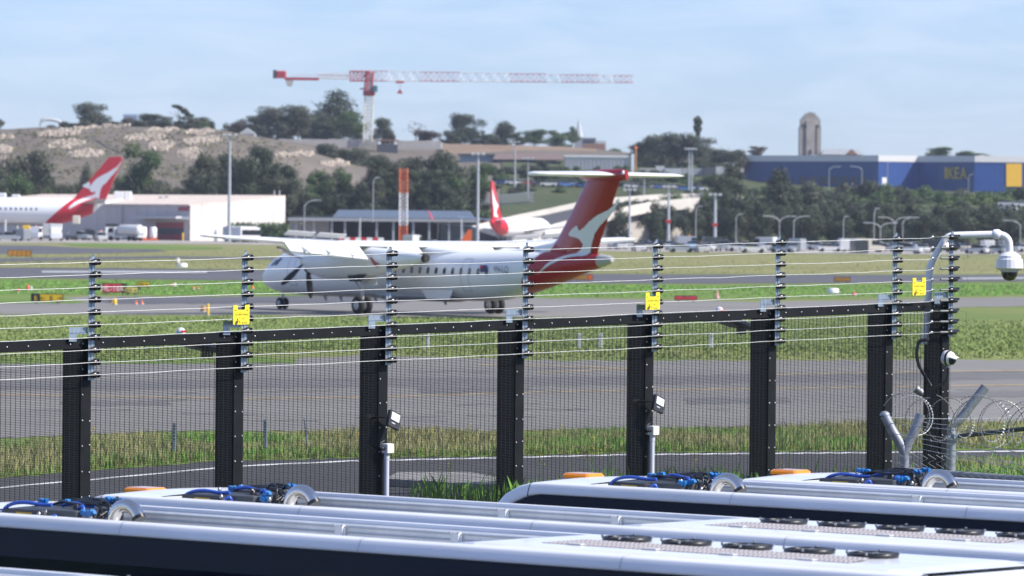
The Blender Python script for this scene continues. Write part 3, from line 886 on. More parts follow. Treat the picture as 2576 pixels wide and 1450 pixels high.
# green hedge beside the hangar
b = MB()
rgh = random.Random(5)
hp = [Q(580 + k * 1.45, 600, 985) for k in range(100)]
for p in hp:
    for _ in range(24):
        z = rgh.uniform(0, 3.55) + (0.3 if rgh.random() < 0.3 else 0)
        c = Vector((p.x + rgh.uniform(-0.3, 0.3), p.y + rgh.uniform(-0.6, 0.6), z))
        a, cc = frame_of(Vector((rgh.uniform(-1, 1), rgh.uniform(-1.5, 0.2), rgh.uniform(-0.3, 1))).normalized())
        s = rgh.uniform(0.14, 0.3)
        b.add([c - a * s, c + cc * s, c + a * s, c - cc * s], [(0, 1, 2, 3)])
hedge = thing('hedge', 'clipped green hedge right of the white hangar wall', 'hedge', (0, 0, 0))
b.build('foliage', F_mid, hedge)
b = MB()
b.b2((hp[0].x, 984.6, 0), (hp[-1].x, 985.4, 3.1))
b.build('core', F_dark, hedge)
# ---------------------------------------------------------------- far buildings
def onplane(x, y, P, N):
    d = ray(x, y)
    t = (Vector(P) - CAMP).dot(N) / d.dot(N)
    return CAMP + d * t

def qbox(name, x0, x1, yt, yb, D, depth, m, parent=None, label=None):
    """block whose front face spans photo columns/rows at depth D (bottom row None = ground)"""
    a, c = Q(x0, yt, D), Q(x1, yt, D)
    zt = max(a.z, c.z)
    zb = 0.0 if yb is None else Q((x0 + x1) / 2, yb, D).z
    b = MB()
    b.b2((a.x, D, zb), (c.x, D + depth, zt))
    return b.build(name, m, parent, label)

def quad_on(name, x0, x1, y0, y1, P, N, m, parent, out=0.06, th=0.05):
    """thin panel on a wall plane"""
    N = Vector(N).normalized()
    pts = [onplane(x, y, P, N) for x, y in ((x0, y1), (x1, y1), (x1, y0), (x0, y0))]
    b = MB()
    b.prism(pts, N * (out - th), N * out)
    return b.build(name, m, parent)

# the white hangar at the left
HC = Q(478, 606, 1012); HC.z = 0
t1 = Vector((-0.66, 0.75, 0)).normalized()
t2 = Vector((0.75, 0.66, 0)).normalized()
nf1 = Vector((-0.75, -0.66, 0)).normalized()
nf2 = Vector((0.66, -0.75, 0)).normalized()
ze = onplane(478, 518, HC, nf2).z
HR = onplane(718, 495, HC, nf2); zr = HR.z
gl = (HR - HC).dot(t2)
hangar = thing('hangar', 'long low white hangar with beige roof behind the grounded jet', 'building')
b = MB(); b.prism([HC, HC + t1 * 85, HC + t1 * 85 + Vector((0, 0, ze)), HC + Vector((0, 0, ze))], (0, 0, 0), -nf1 * 0.4)
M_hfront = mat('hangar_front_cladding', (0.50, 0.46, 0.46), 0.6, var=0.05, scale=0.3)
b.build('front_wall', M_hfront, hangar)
b = MB(); b.prism([HC + nf2 * 0.02, HC + t2 * gl, HC + t2 * gl + Vector((0, 0, zr)), HC + Vector((0, 0, ze))], (0, 0, 0), -nf2 * 0.4)
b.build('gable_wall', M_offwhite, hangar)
M_hroof = mat('hangar_roof', (0.62, 0.52, 0.44), 0.7, var=0.08, scale=0.4)
b = MB(); b.prism([HC + Vector((0, 0, ze + 0.02)) + nf1 * 0.3, HC + t2 * gl + Vector((0, 0, zr + 0.02)) , HC + t2 * gl + t1 * 85 + Vector((0, 0, zr + 0.02)), HC + t1 * 85 + Vector((0, 0, ze + 0.02)) + nf1 * 0.3], (0, 0, 0), (0, 0, 0.25))
b.build('roof', M_hroof, hangar)
M_redoor = mat('roller_door_red', (0.33, 0.055, 0.075), 0.5, var=0.08, scale=1.0)
for y0, y1, m, nm in ((560, 574, M_redoor, 'roller_door'), (574.2, 590, M_dgrey, 'roller_door_band'), (590.2, 607, M_redoor, 'roller_door')):
    quad_on(nm, 393, 462, y0, y1, HC, nf1, m, hangar, 0.12, 0.1)
b = MB(); pA, pB = onplane(358, 548, HC, nf1), onplane(474, 548, HC, nf1)
b.prism([pA, pB, pB + nf1 * 3.2, pA + nf1 * 3.2], (0, 0, -0.2), (0, 0, 0.25)); b.build('awning', M_lgrey, hangar)
quad_on('red_sign', 450, 475, 521, 531, HC, nf1, M_redoor, hangar, 0.15, 0.1)
quad_on('white_lamp_box', 458, 474, 545, 553, HC + nf1 * 3.3, nf1, M_white, hangar, 0.1, 0.1)
quad_on('wall_seam', 508, 509, 515, 600, HC, nf2, M_grey, hangar, 0.05, 0.03)
quad_on('downpipe', 305, 312, 518, 600, HC, nf1, M_grey, hangar, 0.08, 0.05)
for x, y, w, h in ((300, 482, 26, 9), (322, 482, 18, 8), (5, 486, 20, 6), (230, 488, 30, 6), (405, 494, 10, 5), (420, 493, 9, 6), (535, 496, 12, 5), (550, 496, 8, 4), (40, 490, 20, 4)):
    p = Q(x, y + h, 1046)
    b = MB(); b.bbox((p.x - w / 25, 1045, p.z - 1.6), (p.x + w / 25, 1047.5, p.z + h / 11.9), 0.12)
    b.build('roof_unit', M_white if w > 12 else M_grey, hangar)
for x in (690, 703):
    p = Q(x, 494, 1028); b = MB(); b.tube([(p.x, 1028, p.z - 0.6), (p.x, 1028, p.z + 1.2)], 0.12, 6); b.build('roof_vent', M_lgrey, hangar)

M_seam = mat('cladding_seam', (0.40, 0.39, 0.38), 0.6, var=0.1)
for _k in range(12): quad_on('cladding_seam', 496 + _k * 19, 496.5 + _k * 19, 517 - _k * 1.85, 602, HC, nf2, M_seam, hangar, 0.035, 0.03)
for _k in range(18): quad_on('cladding_seam', 20 + _k * 25, 20.5 + _k * 25, 518, 600, HC, nf1, M_seam, hangar, 0.035, 0.03)
for _k in range(9): quad_on('gutter_bracket', 40 + _k * 48, 42 + _k * 48, 516, 519, HC, nf1, M_grey, hangar, 0.35, 0.1)
# dark open terminal hall between hedge and red jet tail
hall = thing('terminal_hall', 'low dark open-fronted hall behind the orange and white mast', 'building')
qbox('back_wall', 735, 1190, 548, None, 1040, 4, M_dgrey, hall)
p0, p1 = Q(725, 548, 1012), Q(1200, 548, 1012)
b = MB(); b.b2((p0.x, 1010, p0.z - 0.6), (p1.x, 1045, p0.z)); b.build('roof', M_grey, hall)
p0, p1 = Q(835, 540, 1020), Q(1195, 540, 1020)
M_hallroof = mat('hall_upper_roof', (0.10, 0.13, 0.18), 0.5, var=0.1)
b = MB(); b.box(((p0.x + p1.x) / 2, 1030, p0.z + 0.2), (p1.x - p0.x, 18, 1.6), taper=(0.92, 0.6)); b.build('upper_roof', M_hallroof, hall)
for k, x in enumerate((745, 790, 835, 868, 905, 948, 990, 1040, 1080, 1130, 1165)):
    p = Q(x, 560, 1011); b = MB(); b.b2((p.x - 0.22, 1010.6, 0), (p.x + 0.22, 1011.1, p0.z - 1.2)); b.build('column', M_grey, hall)
qbox('side_wall', 728, 828, 556, None, 1014, 2, M_concw, hall)
qbox('glass_front', 1110, 1200, 556, None, 1016, 2, mat('hall_glass', (0.08, 0.10, 0.13), 0.2), hall)

# elevated road climbing to the right behind the jets
ramp = thing('elevated_road', 'pale concrete elevated road climbing to the right behind the red tails', 'bridge')
def ribbon(name, qs, D0, D1, h, th, m, parent):
    """wall along photo positions (top edge); depth runs from D0 to D1"""
    b = MB(); n = len(qs); top = []
    for k, (x, y) in enumerate(qs):
        top.append(Q(x, y, D0 + (D1 - D0) * k / (n - 1)))
    for a, c in zip(top, top[1:]):
        hv = Vector((0, 0, h)); dv = Vector((0, th, 0))
        b.add([a - hv, c - hv, c, a, a - hv + dv, c - hv + dv, c + dv, a + dv], [(0, 1, 2, 3), (4, 7, 6, 5), (3, 2, 6, 7), (0, 4, 5, 1), (0, 3, 7, 4), (1, 5, 6, 2)])
    return b.build(name, m, parent)
M_ramp = mat('ramp_concrete', (0.60, 0.56, 0.50), 0.8, var=0.08, scale=0.2)
up = [(1195, 566), (1240, 556), (1300, 541), (1380, 525), (1480, 503), (1560, 496), (1660, 489), (1800, 486)]
lo = [(1290, 596), (1345, 580), (1400, 562), (1480, 541), (1560, 523), (1640, 507), (1760, 497)]
ribbon('upper_parapet', up, 1060, 1110, 1.9, 0.5, M_ramp, ramp)
ribbon('lower_parapet', lo, 1030, 1075, 2.3, 0.5, M_ramp, ramp)
b = MB()
U = [Q(x, y + 14, 1060 + 50 * k / 7) for k, (x, y) in enumerate(up)]
Lw = [Q(x, y + 12, 1030 + 45 * k / 6) for k, (x, y) in enumerate(lo)]
for k in range(6):
    b.add([Lw[k], Lw[k + 1], U[k + 1], U[k]], [(0, 1, 2, 3)])
b.build('deck', M_asph_dark, ramp)
ribbon('retaining_wall', [(x, y + 20) for x, y in lo], 1033, 1078, 7.0, 0.5, M_concw, ramp)
ribbon('outer_wall', [(x, y + 14) for x, y in up], 1064, 1114, 7.0, 0.5, M_concw, ramp)
# slatted screen on the ramp
scr = thing('slatted_screen', 'grey slatted screen fence climbing above the elevated road', 'fence')
b = MB()
sx = [(1085, 521, 8), (1120, 508, 14), (1160, 499, 22), (1250, 491, 22), (1345, 483, 23)]
for (xa, ya, ha), (xb, yb, hb) in zip(sx, sx[1:]):
    n = int((xb - xa) / 5.5)
    for k in range(n):
        t = k / n; x, y, hh = xa + (xb - xa) * t, ya + (yb - ya) * t, ha + (hb - ha) * t
        p, q = Q(x, y, 1120), Q(x, y + hh, 1120)
        b.b2((p.x - 0.13, 1119.9, q.z), (p.x + 0.13, 1120.1, p.z))
o = b.build('slats', M_galvfence, scr); o['kind'] = 'stuff'
for nm, off in (('top_rail', 0), ('bottom_rail', 1)):
    ribbon(nm, [(x, y + off * h) for x, y, h in sx], 1120.3, 1120.3, 0.25, 0.15, M_galvfence, scr)

# skyline structures
b0 = thing('retaining_wall', 'long pale concrete retaining wall on the skyline below the tallest tree', 'wall')
for k in range(12):
    x0 = 700 + k * 21; qbox('panel', x0, x0 + 20.6, 350 + (k % 3) * 0.8, 372, 1540, 1.0, M_concw, b0)
b0 = thing('retaining_wall', 'shorter pale concrete wall right of the crane mast', 'wall')
for k in range(6):
    x0 = 999 + k * 18.5; qbox('panel', x0, x0 + 18, 354 + (k % 2) * 0.7, 377, 1545, 1.0, M_concw, b0)
b0 = thing('building_site', 'dark unfinished building frame at the foot of the crane', 'building')
qbox('lower_storey', 948, 1000, 364, 392, 1530, 8, M_dgrey, b0)
qbox('upper_slab', 946, 1002, 352, 355, 1530, 9, M_brick, b0)
for k in range(6): qbox('column', 949 + k * 10, 951 + k * 10, 355, 364, 1530.2, 1, M_brick, b0)
b0 = thing('small_house', 'small white gabled house on the skyline behind the lamp mast', 'house')
qbox('wall', 603, 640, 337, 350, 1520, 6, M_white, b0)
p, q = Q(600, 337, 1520), Q(643, 337, 1520)
b = MB(); b.prism([(p.x, 1519.5, p.z), (q.x, 1519.5, p.z), ((p.x + q.x) / 2, 1519.5, p.z + 1.8)], (0, 0, 0), (0, 7.5, 0)); b.build('roof', M_lgrey, b0)
for x in (609, 620, 631): qbox('window', x, x + 5, 340, 345, 1519.9, 0.2, M_glass, b0)
b0 = thing('glass_tower', 'pale blue office tower peeping over the left hill', 'building')
qbox('wall', 310, 345, 288, 330, 2600, 12, mat('far_blue_glass', (0.22, 0.32, 0.48), 0.3), b0)
for k in range(4): qbox('floor_band', 310, 345, 291 + k * 4, 292 + k * 4, 2599.6, 0.4, M_lgrey, b0)
b0 = thing('stadium_arch', 'faint white curved roof on the skyline at the left', 'building')
b = MB()
pts = [Q(x, y, 2500) for x, y in ((103, 318), (105, 303), (125, 301), (145, 304), (155, 312), (158, 320))]
b.tube(pts, 1.0, 6); b.build('arch', M_lgrey, b0)
# dirt bank and low sheds in the middle
b = MB(); pts = [(1112, 362), (1200, 364), (1300, 366), (1420, 370), (1500, 376)]
rows = [[Q(x, y, 1590) for x, y in pts], [Q(x, y + 18, 1560) for x, y in pts], [Q(x, y + 24, 1550) for x, y in pts]]
b.loft(rows, closed=False, smooth=True); tag(b.build('earth_bank', M_dirt), 'bare brown earth bank in the middle distance', kind='structure')
b0 = thing('shed', 'grey-blue flat shed in the middle distance', 'building')
qbox('wall', 1157, 1242, 392, 425, 1480, 10, mat('bluegrey_wall', (0.24, 0.31, 0.38), 0.6), b0)
qbox('roof', 1152, 1245, 388, 391.5, 1479, 12, M_dgrey, b0)
b0 = thing('shed', 'brown-roofed long shed in the middle distance', 'building')
qbox('wall', 1246, 1400, 400, 425, 1475, 12, mat('mauve_wall', (0.20, 0.19, 0.22), 0.6), b0)
p, q = Q(1240, 400, 1473), Q(1420, 400, 1473)
b = MB(); b.box(((p.x + q.x) / 2, 1482, p.z + 0.8), (q.x - p.x, 18, 1.9), taper=(0.86, 0.3)); b.build('roof', mat('brown_roof', (0.17, 0.12, 0.11), 0.8, var=0.15), b0)
for k in range(7): qbox('door_panel', 1256 + k * 20, 1268 + k * 20, 408, 422, 1474.8, 0.3, M_grey, b0)
b0 = thing('warehouse', 'white flat-roofed warehouse left of the tree row', 'building')
wallw = qbox('wall', 1421, 1592, 396, 440, 1440, 18, M_offwhite, b0)
qbox('parapet', 1419, 1594, 392.5, 396, 1439.6, 18, M_white, b0)
for k in range(17): qbox('cladding_rib', 1424 + k * 10, 1424.8 + k * 10, 397, 436, 1439.7, 0.4, M_lgrey, b0)
qbox('corner_fin', 1588, 1596, 388, 438, 1439.2, 1.2, M_white, b0)
b0 = thing('marker_post', 'tall rusty orange post beside the white warehouse', 'post')
p, q = Q(1599, 375, 1430), Q(1599, 436, 1430); b = MB(); b.tube([q, p], 0.28, 6); b.build('shaft', mat('rust_orange', (0.42, 0.2, 0.06), 0.8), b0)
b = MB(); b.lathe([(0.45, 0), (0.45, 0.4), (0.2, 0.7)], 8, p); b.build('cap', M_orange, b0)
b0 = thing('sheds_row', 'row of low grey sheds between white warehouse and blue store', 'building')
for k, (xa, xb, yt, m) in enumerate(((1610, 1650, 424, M_concw), (1651, 1672, 418, M_lgrey), (1673, 1715, 424, M_lgrey), (1716, 1770, 424, M_grey), (1771, 1800, 422, M_dgrey), (1801, 1830, 420, M_lgrey))):
    qbox('bay', xa, xb, yt, 442, 1425 + (k % 2) * 2, 8, m, b0)
ch = thing('church', 'pointed church spire on the skyline', 'church')
p = Q(1456, 362, 1800); b = MB(); b.b2((p.x - 1.6, 1798, p.z - 2), (p.x + 1.6, 1801, Q(1456, 345, 1800).z)); b.build('tower', M_grey, ch)
b = MB(); b.lathe([(1.5, Q(1456, 345, 1800).z), (0.9, Q(1456, 325, 1800).z), (0.05, Q(1456, 298, 1800).z)], 6, (p.x, 1799.5, 0), smooth=False); b.build('spire', M_lgrey, ch)
ap = thing('apartment_block', 'grey apartment block right of the church spire', 'building')
for k, (xa, xb, yt) in enumerate(((1464, 1500, 347), (1500.5, 1525, 355), (1466, 1522, 362))):
    qbox('wing', xa, xb, yt, 392, 1780 - k * 12, 8, (M_grey, M_lgrey, M_brick)[k], ap)
for k in range(5):
    for j in range(2): qbox('window', 1468 + k * 6.2, 1471.5 + k * 6.2, 350 + j * 6, 353.5 + j * 6, 1779.8, 0.2, M_glass, ap)
# stone tower behind the store
tw = thing('stone_tower', 'square stepped sandstone tower behind the blue store', 'tower')
DT = 1700
def tb(nm, x0, x1, yt, yb, d, m=M_stone, out=0.0): return qbox(nm, x0, x1, yt, yb, DT - out, d + 2 * out, m, tw)
tb('shaft', 2014, 2065, 316, 394, 7.0)
tb('left_buttress', 2012, 2021, 320, 394, 7, out=0.5); tb('right_buttress', 2056, 2066, 320, 394, 7, out=0.5)
tb('belfry', 2015, 2064, 299, 318, 6.8); tb('centre_bay', 2029, 2050, 304, 394, 6, out=0.9)
tb('crown', 2020, 2059, 292, 299.5, 6); tb('finial', 2026, 2053, 286, 292.5, 5); tb('top_stage', 2033, 2046, 283, 286.5, 4)
for xa, xb in ((2020, 2029), (2051, 2060)): qbox('louvre', xa, xb, 315, 322, DT - 0.6, 0.2, M_dgrey, tw)
qbox('doorway', 2037, 2041, 377, 388, DT - 1.1, 0.2, M_glass, tw)
ho = thing('hall_roof', 'hipped grey roof with a small red gable right of the stone tower', 'building')
qbox('wall', 2072, 2165, 388, 400, 1690, 10, M_brick, ho)
p, q = Q(2066, 389, 1689), Q(2172, 389, 1689)
b = MB(); b.box(((p.x + q.x) / 2, 1695, p.z + 1.0), (q.x - p.x, 12, 2.0), taper=(0.8, 0.1)); b.build('roof', M_grey, ho)
p, q = Q(2128, 389, 1687), Q(2158, 376, 1687)
b = MB(); b.prism([(p.x, 1687, p.z), (q.x, 1687, p.z), ((p.x + q.x) / 2, 1687, q.z)], (0, 0, 0), (0, 5, 0)); b.build('gable', M_brick, ho)

# the big blue store
store = thing('furniture_store', 'big blue furniture store with yellow letters and a yellow panel', 'store')
SEG = [(1872, 1480, M_blue), (2210, 1449, M_blue2), (2309, 1455, M_blue), (2361, 1449, M_blue), (2452, 1440, M_blue2), (2700, 1444, M_blue)]
sp = []
for x, D, m in SEG:
    sp.append((Q(x, 405 + (x - 1872) * 0.0085, D), Q(x, 498, D).z, m))
ztop = 0
for k in range(len(sp) - 1):
    (a, za, _), (c, zc, m) = sp[k], sp[k + 1]
    zt = Q(2210, 407, 1450).z
    t = (c - a); t.z = 0; t.normalize(); n = Vector((t.y, -t.x, 0))
    b = MB(); A, C = Vector((a.x, a.y, za - 2)), Vector((c.x, c.y, za - 2))
    b.prism([A, C, C + Vector((0, 0, zt - za + 2)), A + Vector((0, 0, zt - za + 2))], (0, 0, 0), -n * 0.6)
    b.build('facade', sp[k + 1][2] if k != 0 else M_blue2, store)
zt = Q(2210, 407, 1450).z
b = MB()
foot = [Vector((a.x, a.y - 0.2, zt + 0.02)) for a, _, _ in sp] + [Vector((sp[-1][0].x, 1530, zt + 0.02)), Vector((sp[0][0].x, 1530, zt + 0.02))]
b.prism(foot, (0, 0, 0), (0, 0, 1.8)); b.build('roof_band', mat('store_roof_white', (0.66, 0.64, 0.64), 0.6, var=0.05), store)
p, q = Q(1925, 390, 1470), Q(1982, 390, 1470)
def splane(k):
    a, c = sp[k][0], sp[k + 1][0]; t = (c - a); t.z = 0; t.normalize(); return a, Vector((t.y, -t.x, 0)), t
P_, N_, T_ = splane(0)
for k in range(7):
    quad_on('window', 2011 + k * 25.5, 2029 + k * 25.5, 444 + k * 0.3, 464, P_, N_, M_dgrey, store, 0.1, 0.08)
M_bseam = mat('store_seam', (0.008, 0.035, 0.15), 0.6)
for _seg, _xs in ((0, range(1884, 2206, 14)), (1, range(2222, 2305, 12)), (2, range(2316, 2358, 10)), (3, range(2368, 2450, 12)), (4, range(2464, 2690, 13))):
    for _x in _xs: quad_on('cladding_seam', _x, _x + 0.5, 409, 488, splane(_seg)[0], splane(_seg)[1], M_bseam, store, 0.035, 0.03)
for _x, _w in ((2000, 10), (2050, 14), (2120, 8), (2290, 12), (2400, 9), (2470, 14)):
    _p = Q(_x, 396, 1490); _b = MB(); _b.bbox((_p.x - _w / 17, 1489, _p.z - 2), (_p.x + _w / 17, 1492, _p.z + 0.6), 0.1); _b.build('roof_plant', M_lgrey, store)
quad_on('door', 2219, 2230, 447, 470, splane(1)[0], splane(1)[1], M_white, store, 0.1, 0.08)
P_, N_, T_ = splane(4)
quad_on('yellow_panel', 2531, 2570, 412, 470, P_, N_, M_syel, store, 0.25, 0.2)
P_, N_, T_ = splane(3)
c0 = onplane(2406, 436, P_, N_)
hgt = 29 / px(1445)
M_sletter = mat('sign_yellow', (0.62, 0.42, 0.06), 0.5)
wid = (onplane(2433, 436, P_, N_) - onplane(2379, 436, P_, N_)).length
for k, chh in enumerate('IKEA'):
    me = text_mesh(chh, 1.0)
    xsv = [v.co.x for v in me.vertices]; ysv = [v.co.y for v in me.vertices]
    w0, h0 = max(xsv) - min(xsv), max(ysv) - min(ysv)
    cw = wid * (0.10, 0.25, 0.22, 0.28)[k]
    cx = wid * ((-0.45), (-0.22), 0.06, 0.35)[k]
    for v in me.vertices:
        v.co.x = (v.co.x - (max(xsv) + min(xsv)) / 2) / w0 * cw + cx
        v.co.y = (v.co.y - (max(ysv) + min(ysv)) / 2) / h0 * hgt
    bm = bmesh.new(); bm.from_mesh(me)
    r = bmesh.ops.extrude_face_region(bm, geom=bm.faces[:])
    for v in [g for g in r['geom'] if isinstance(g, bmesh.types.BMVert)]: v.co.z += 0.3
    bmesh.ops.recalc_face_normals(bm, faces=bm.faces); bm.to_mesh(me); bm.free()
    me.materials.clear(); me.materials.append(M_sletter)
    o = bpy.data.objects.new('sign_letter', me); COL.objects.link(o); o.parent = store
    o.matrix_local = facing(c0 + N_ * 0.1, T_)

# ---------------------------------------------------------------- tower crane
crane = thing('tower_crane', 'tall red and white tower crane with a long jib over the hill', 'crane')
DC = 1540
M_cream = mat('crane_cream', (0.62, 0.58, 0.48), 0.5, var=0.08)
M_cred = mat('crane_red', (0.40, 0.05, 0.06), 0.5, var=0.1)
M_cwhite = mat('crane_white', (0.62, 0.56, 0.56), 0.5, var=0.06)
def lattice(b, A, B, w, h, n, r, tri=False):
    """square or triangular lattice girder from A to B; w along Y, h along up (perpendicular)"""
    A, B = Vector(A), Vector(B); d = (B - A)
    s = Vector((0, 1, 0)); u = s.cross(d).normalized()
    if u.z < 0 and abs(d.x) > abs(d.z): u = -u
    cs = [(-w / 2, 0), (w / 2, 0), (0, h)] if tri else [(-w / 2, -h / 2), (w / 2, -h / 2), (w / 2, h / 2), (-w / 2, h / 2)]
    P = [[A + d * (k / n) + s * a + u * c for a, c in cs] for k in range(n + 1)]
    m = len(cs)
    for i in range(m): b.tube([P[0][i], P[n][i]], r, 4, smooth=False)
    for k in range(n):
        for i in range(m):
            j = (i + 1) % m
            if k % 2 == 0: b.tube([P[k][i], P[k + 1][j]], r * 0.6, 3, smooth=False)
            else: b.tube([P[k][j], P[k + 1][i]], r * 0.6, 3, smooth=False)
            b.tube([P[k][i], P[k][j]], r * 0.5, 3, smooth=False)
    return b
def cq(x, y): return Q(x, y, DC)
mb = MB(); lattice(mb, cq(924.5, 356), cq(928.5, 241), 2.6, 2.6, 13, 0.15); mb.build('mast', M_cream, crane)
mb = MB(); mb.lathe([(1.7, 0), (1.9, 0.4), (1.9, 1.5), (1.5, 1.9)], 12, cq(928.5, 242)); mb.build('slewing_ring', M_cred, crane)
mb = MB(); lattice(mb, cq(928, 230), cq(932, 181), 1.8, 1.8, 6, 0.26); mb.build('tower_head', M_cred, crane)
mb = MB(); mb.tube([cq(912, 196), cq(930, 180)], 0.3, 4); mb.tube([cq(916, 228), cq(918, 205)], 0.18, 4); mb.tube([cq(905, 224), cq(918, 224)], 0.2, 4); mb.build('platform_brace', M_cred, crane)
p = cq(944, 224); mb = MB(); mb.bbox((p.x - 0.8, DC - 2.6, p.z - 1.0), (p.x + 0.8, DC - 0.8, p.z + 1.0), 0.3); mb.build('cab', mat('crane_cab_glass', (0.05, 0.14, 0.17), 0.15), crane)
jib = [(930, 192.5, 0), (878, 192.5, 1)]
segs = [(930, 975, M_cred), (975, 1056, M_cwhite), (1056, 1156, M_cred), (1156, 1283, M_cwhite), (1283, 1372, M_cred), (1372, 1412, M_cwhite), (1412, 1505, M_cred), (1505, 1546, M_cwhite), (1546, 1592, M_cred)]
for xa, xb, m in segs:
    ya, yb = 204 + (xa - 930) * 0.0065, 204 + (xb - 930) * 0.0065
    hh = (25 - 8 * ((xa + xb) / 2 - 930) / 662) / px(DC)
    mb = MB(); lattice(mb, cq(xa, ya), cq(xb, yb), 1.6, hh, max(2, int((xb - xa) / 13)), 0.10, tri=True); mb.build('jib_section', m, crane)
mb = MB(); lattice(mb, cq(880, 192), cq(930, 192), 1.6, 24 / px(DC), 5, 0.2); mb.build('counter_jib_root', M_cred, crane)
mb = MB(); lattice(mb, cq(800, 192.5), cq(880, 194), 1.5, 10 / px(DC), 8, 0.15); mb.build('counter_jib_middle', M_cwhite, crane)
mb = MB(); a, c = cq(716, 198), cq(802, 199); mb.b2((a.x, DC - 1, a.z - 0.5), (c.x, DC + 1, a.z + 0.35)); mb.build('counter_jib', M_cred, crane)
mb = MB(); mb.tube([cq(742, 196), cq(742, 189)], 0.12, 4); mb.tube([cq(760, 196), cq(760, 191)], 0.1, 4); mb.tube([cq(735, 190), cq(880, 183)], 0.09, 4); mb.build('guard_rail', M_cwhite, crane)
p = cq(707, 186); mb = MB(); mb.bbox((p.x - 1.5, DC - 1.2, p.z - 1.4), (p.x + 1.6, DC + 1.2, p.z + 0.9), 0.3); mb.build('winch_house', M_cred, crane)
p = cq(692, 187); mb = MB(); mb.bbox((p.x - 0.6, DC - 1.1, p.z - 1.3), (p.x + 0.6, DC + 1.1, p.z + 1.3), 0.2); mb.build('ballast_end', M_dgrey, crane)
a, c = cq(718, 201), cq(738, 218); mb = MB(); mb.prism([(a.x, DC - 1, a.z), (c.x, DC - 1, a.z), (c.x - 0.5, DC - 1, c.z), (a.x + 0.6, DC - 1, c.z)], (0, 0, 0), (0, 2, 0)); mb.build('counterweight', M_concw, crane)
p = cq(1006, 205); mb = MB(); mb.bbox((p.x - 1.3, DC - 0.9, p.z - 0.6), (p.x + 1.3, DC + 0.9, p.z + 0.2), 0.15); mb.build('trolley', M_cred, crane)
p = cq(1006, 232); mb = MB(); mb.prism([(p.x - 0.9, DC - 0.4, p.z - 0.5), (p.x + 0.9, DC - 0.4, p.z - 0.5), (p.x + 0.3, DC - 0.4, p.z + 0.7), (p.x - 0.3, DC - 0.4, p.z + 0.7)], (0, 0, 0), (0, 0.8, 0)); mb.tube([p, cq(1006, 205)], 0.05, 4); mb.build('hook_block', M_cred, crane)

# ---------------------------------------------------------------- orange and white lattice mast
lm = thing('lattice_mast', 'orange and white lattice mast before the dark hall', 'mast')
DM = 955
M_lo = mat('mast_orange', (0.62, 0.14, 0.05), 0.5, var=0.1); M_lw = mat('mast_white', (0.68, 0.66, 0.66), 0.5, var=0.06)
for ya, yb, m, n in ((485, 424, M_lo, 6), (567, 485.3, M_lw, 8), (624, 567.3, M_lo, 6)):
    a, c = Q(1014 + (620 - ya) * 0.008, ya, DM), Q(1014 + (620 - yb) * 0.008, yb, DM)
    a.y = c.y = DM
    mb = MB(); lattice(mb, a, c, 1.45, 1.45, n, 0.10); mb.build('section', m, lm)

# ---------------------------------------------------------------- light masts and street lamps
def flood_mast(x, yt, yb, D, r, label, collar=False):
    t = thing('light_mast', label, 'light mast', (Q(x, yb, D).x, D, Q(x, yb, D).z), 0, 'floodlight masts')
    h = Q(x, yt, D).z - Q(x, yb, D).z
    b = MB(); b.tube([(0, 0, 0), (0, 0, h * 0.5), (0, 0, h)], [r, r * 0.8, r * 0.6], 8); b.build('pole', mat('mast_grey', (0.40, 0.42, 0.45), 0.5), t)
    b = MB(); b.b2((-1.3, -0.15, h - 0.1), (1.3, 0.15, h + 0.12)); b.build('crossarm', M_grey, t)
    for sx in (-1.0, 0.0, 1.0):
        b = MB(); b.box((sx, -0.3, h - 0.05), (0.55, 0.3, 0.4), rot=Matrix.Rotation(0.5, 3, 'X')); b.build('floodlight', M_lgrey, t)
    if collar:
        b = MB(); b.b2((-0.5, -0.35, h * 0.44), (0.5, 0.35, h * 0.44 + 0.55)); b.build('red_box', M_red, t)
    return t
flood_mast(576, 341, 608, 900, 0.32, 'tall grey light mast in front of the white hangar')
flood_mast(1201, 388, 622, 940, 0.3, 'tall grey light mast left of the distant red tail')
flood_mast(1583, 478, 630, 980, 0.27, 'grey light mast just right of the red tail fin')
flood_mast(1681, 470, 632, 970, 0.32, 'grey light mast with red box, left of two', True)
flood_mast(1798, 490, 632, 970, 0.36, 'grey light mast with red box, right of two', True)
flood_mast(1295, 358, 470, 1250, 0.22, 'thin light mast above the parked cars, left of two')
flood_mast(1328, 400, 500, 1150, 0.2, 'thin light mast at the end of the slatted screen')
flood_mast(1733, 375, 480, 1280, 0.24, 'left one of a pair of close light masts behind the tail')
flood_mast(1740, 376, 486, 1270, 0.22, 'right one of a pair of close light masts behind the tail')
flood_mast(1620, 440, 505, 1180, 0.18, 'short light mast beside the tailplane tip')
def street_lamp(x, yt, yb, D, arms, label, r=0.14):
    t = thing('street_lamp', label, 'street lamp', (Q(x, yb, D).x, D, Q(x, yb, D).z), 0, 'street lamps')
    h = Q(x, yt, D).z - Q(x, yb, D).z
    b = MB(); b.tube([(0, 0, 0), (0, 0, h * 0.9)], [r, r * 0.7], 6); b.build('pole', M_grey, t)
    for s in arms:
        b = MB(); b.tube([(0, 0, h * 0.86), (s * 0.5, 0, h * 0.95), (s * 1.4, 0, h), (s * 2.6, 0, h * 1.01)], r * 0.55, 6); b.build('arm', M_lgrey, t)
        b = MB(); b.box((s * 2.9, 0, h * 1.01), (0.9, 0.3, 0.15)); b.build('lamp_head', M_lgrey, t)
    return t
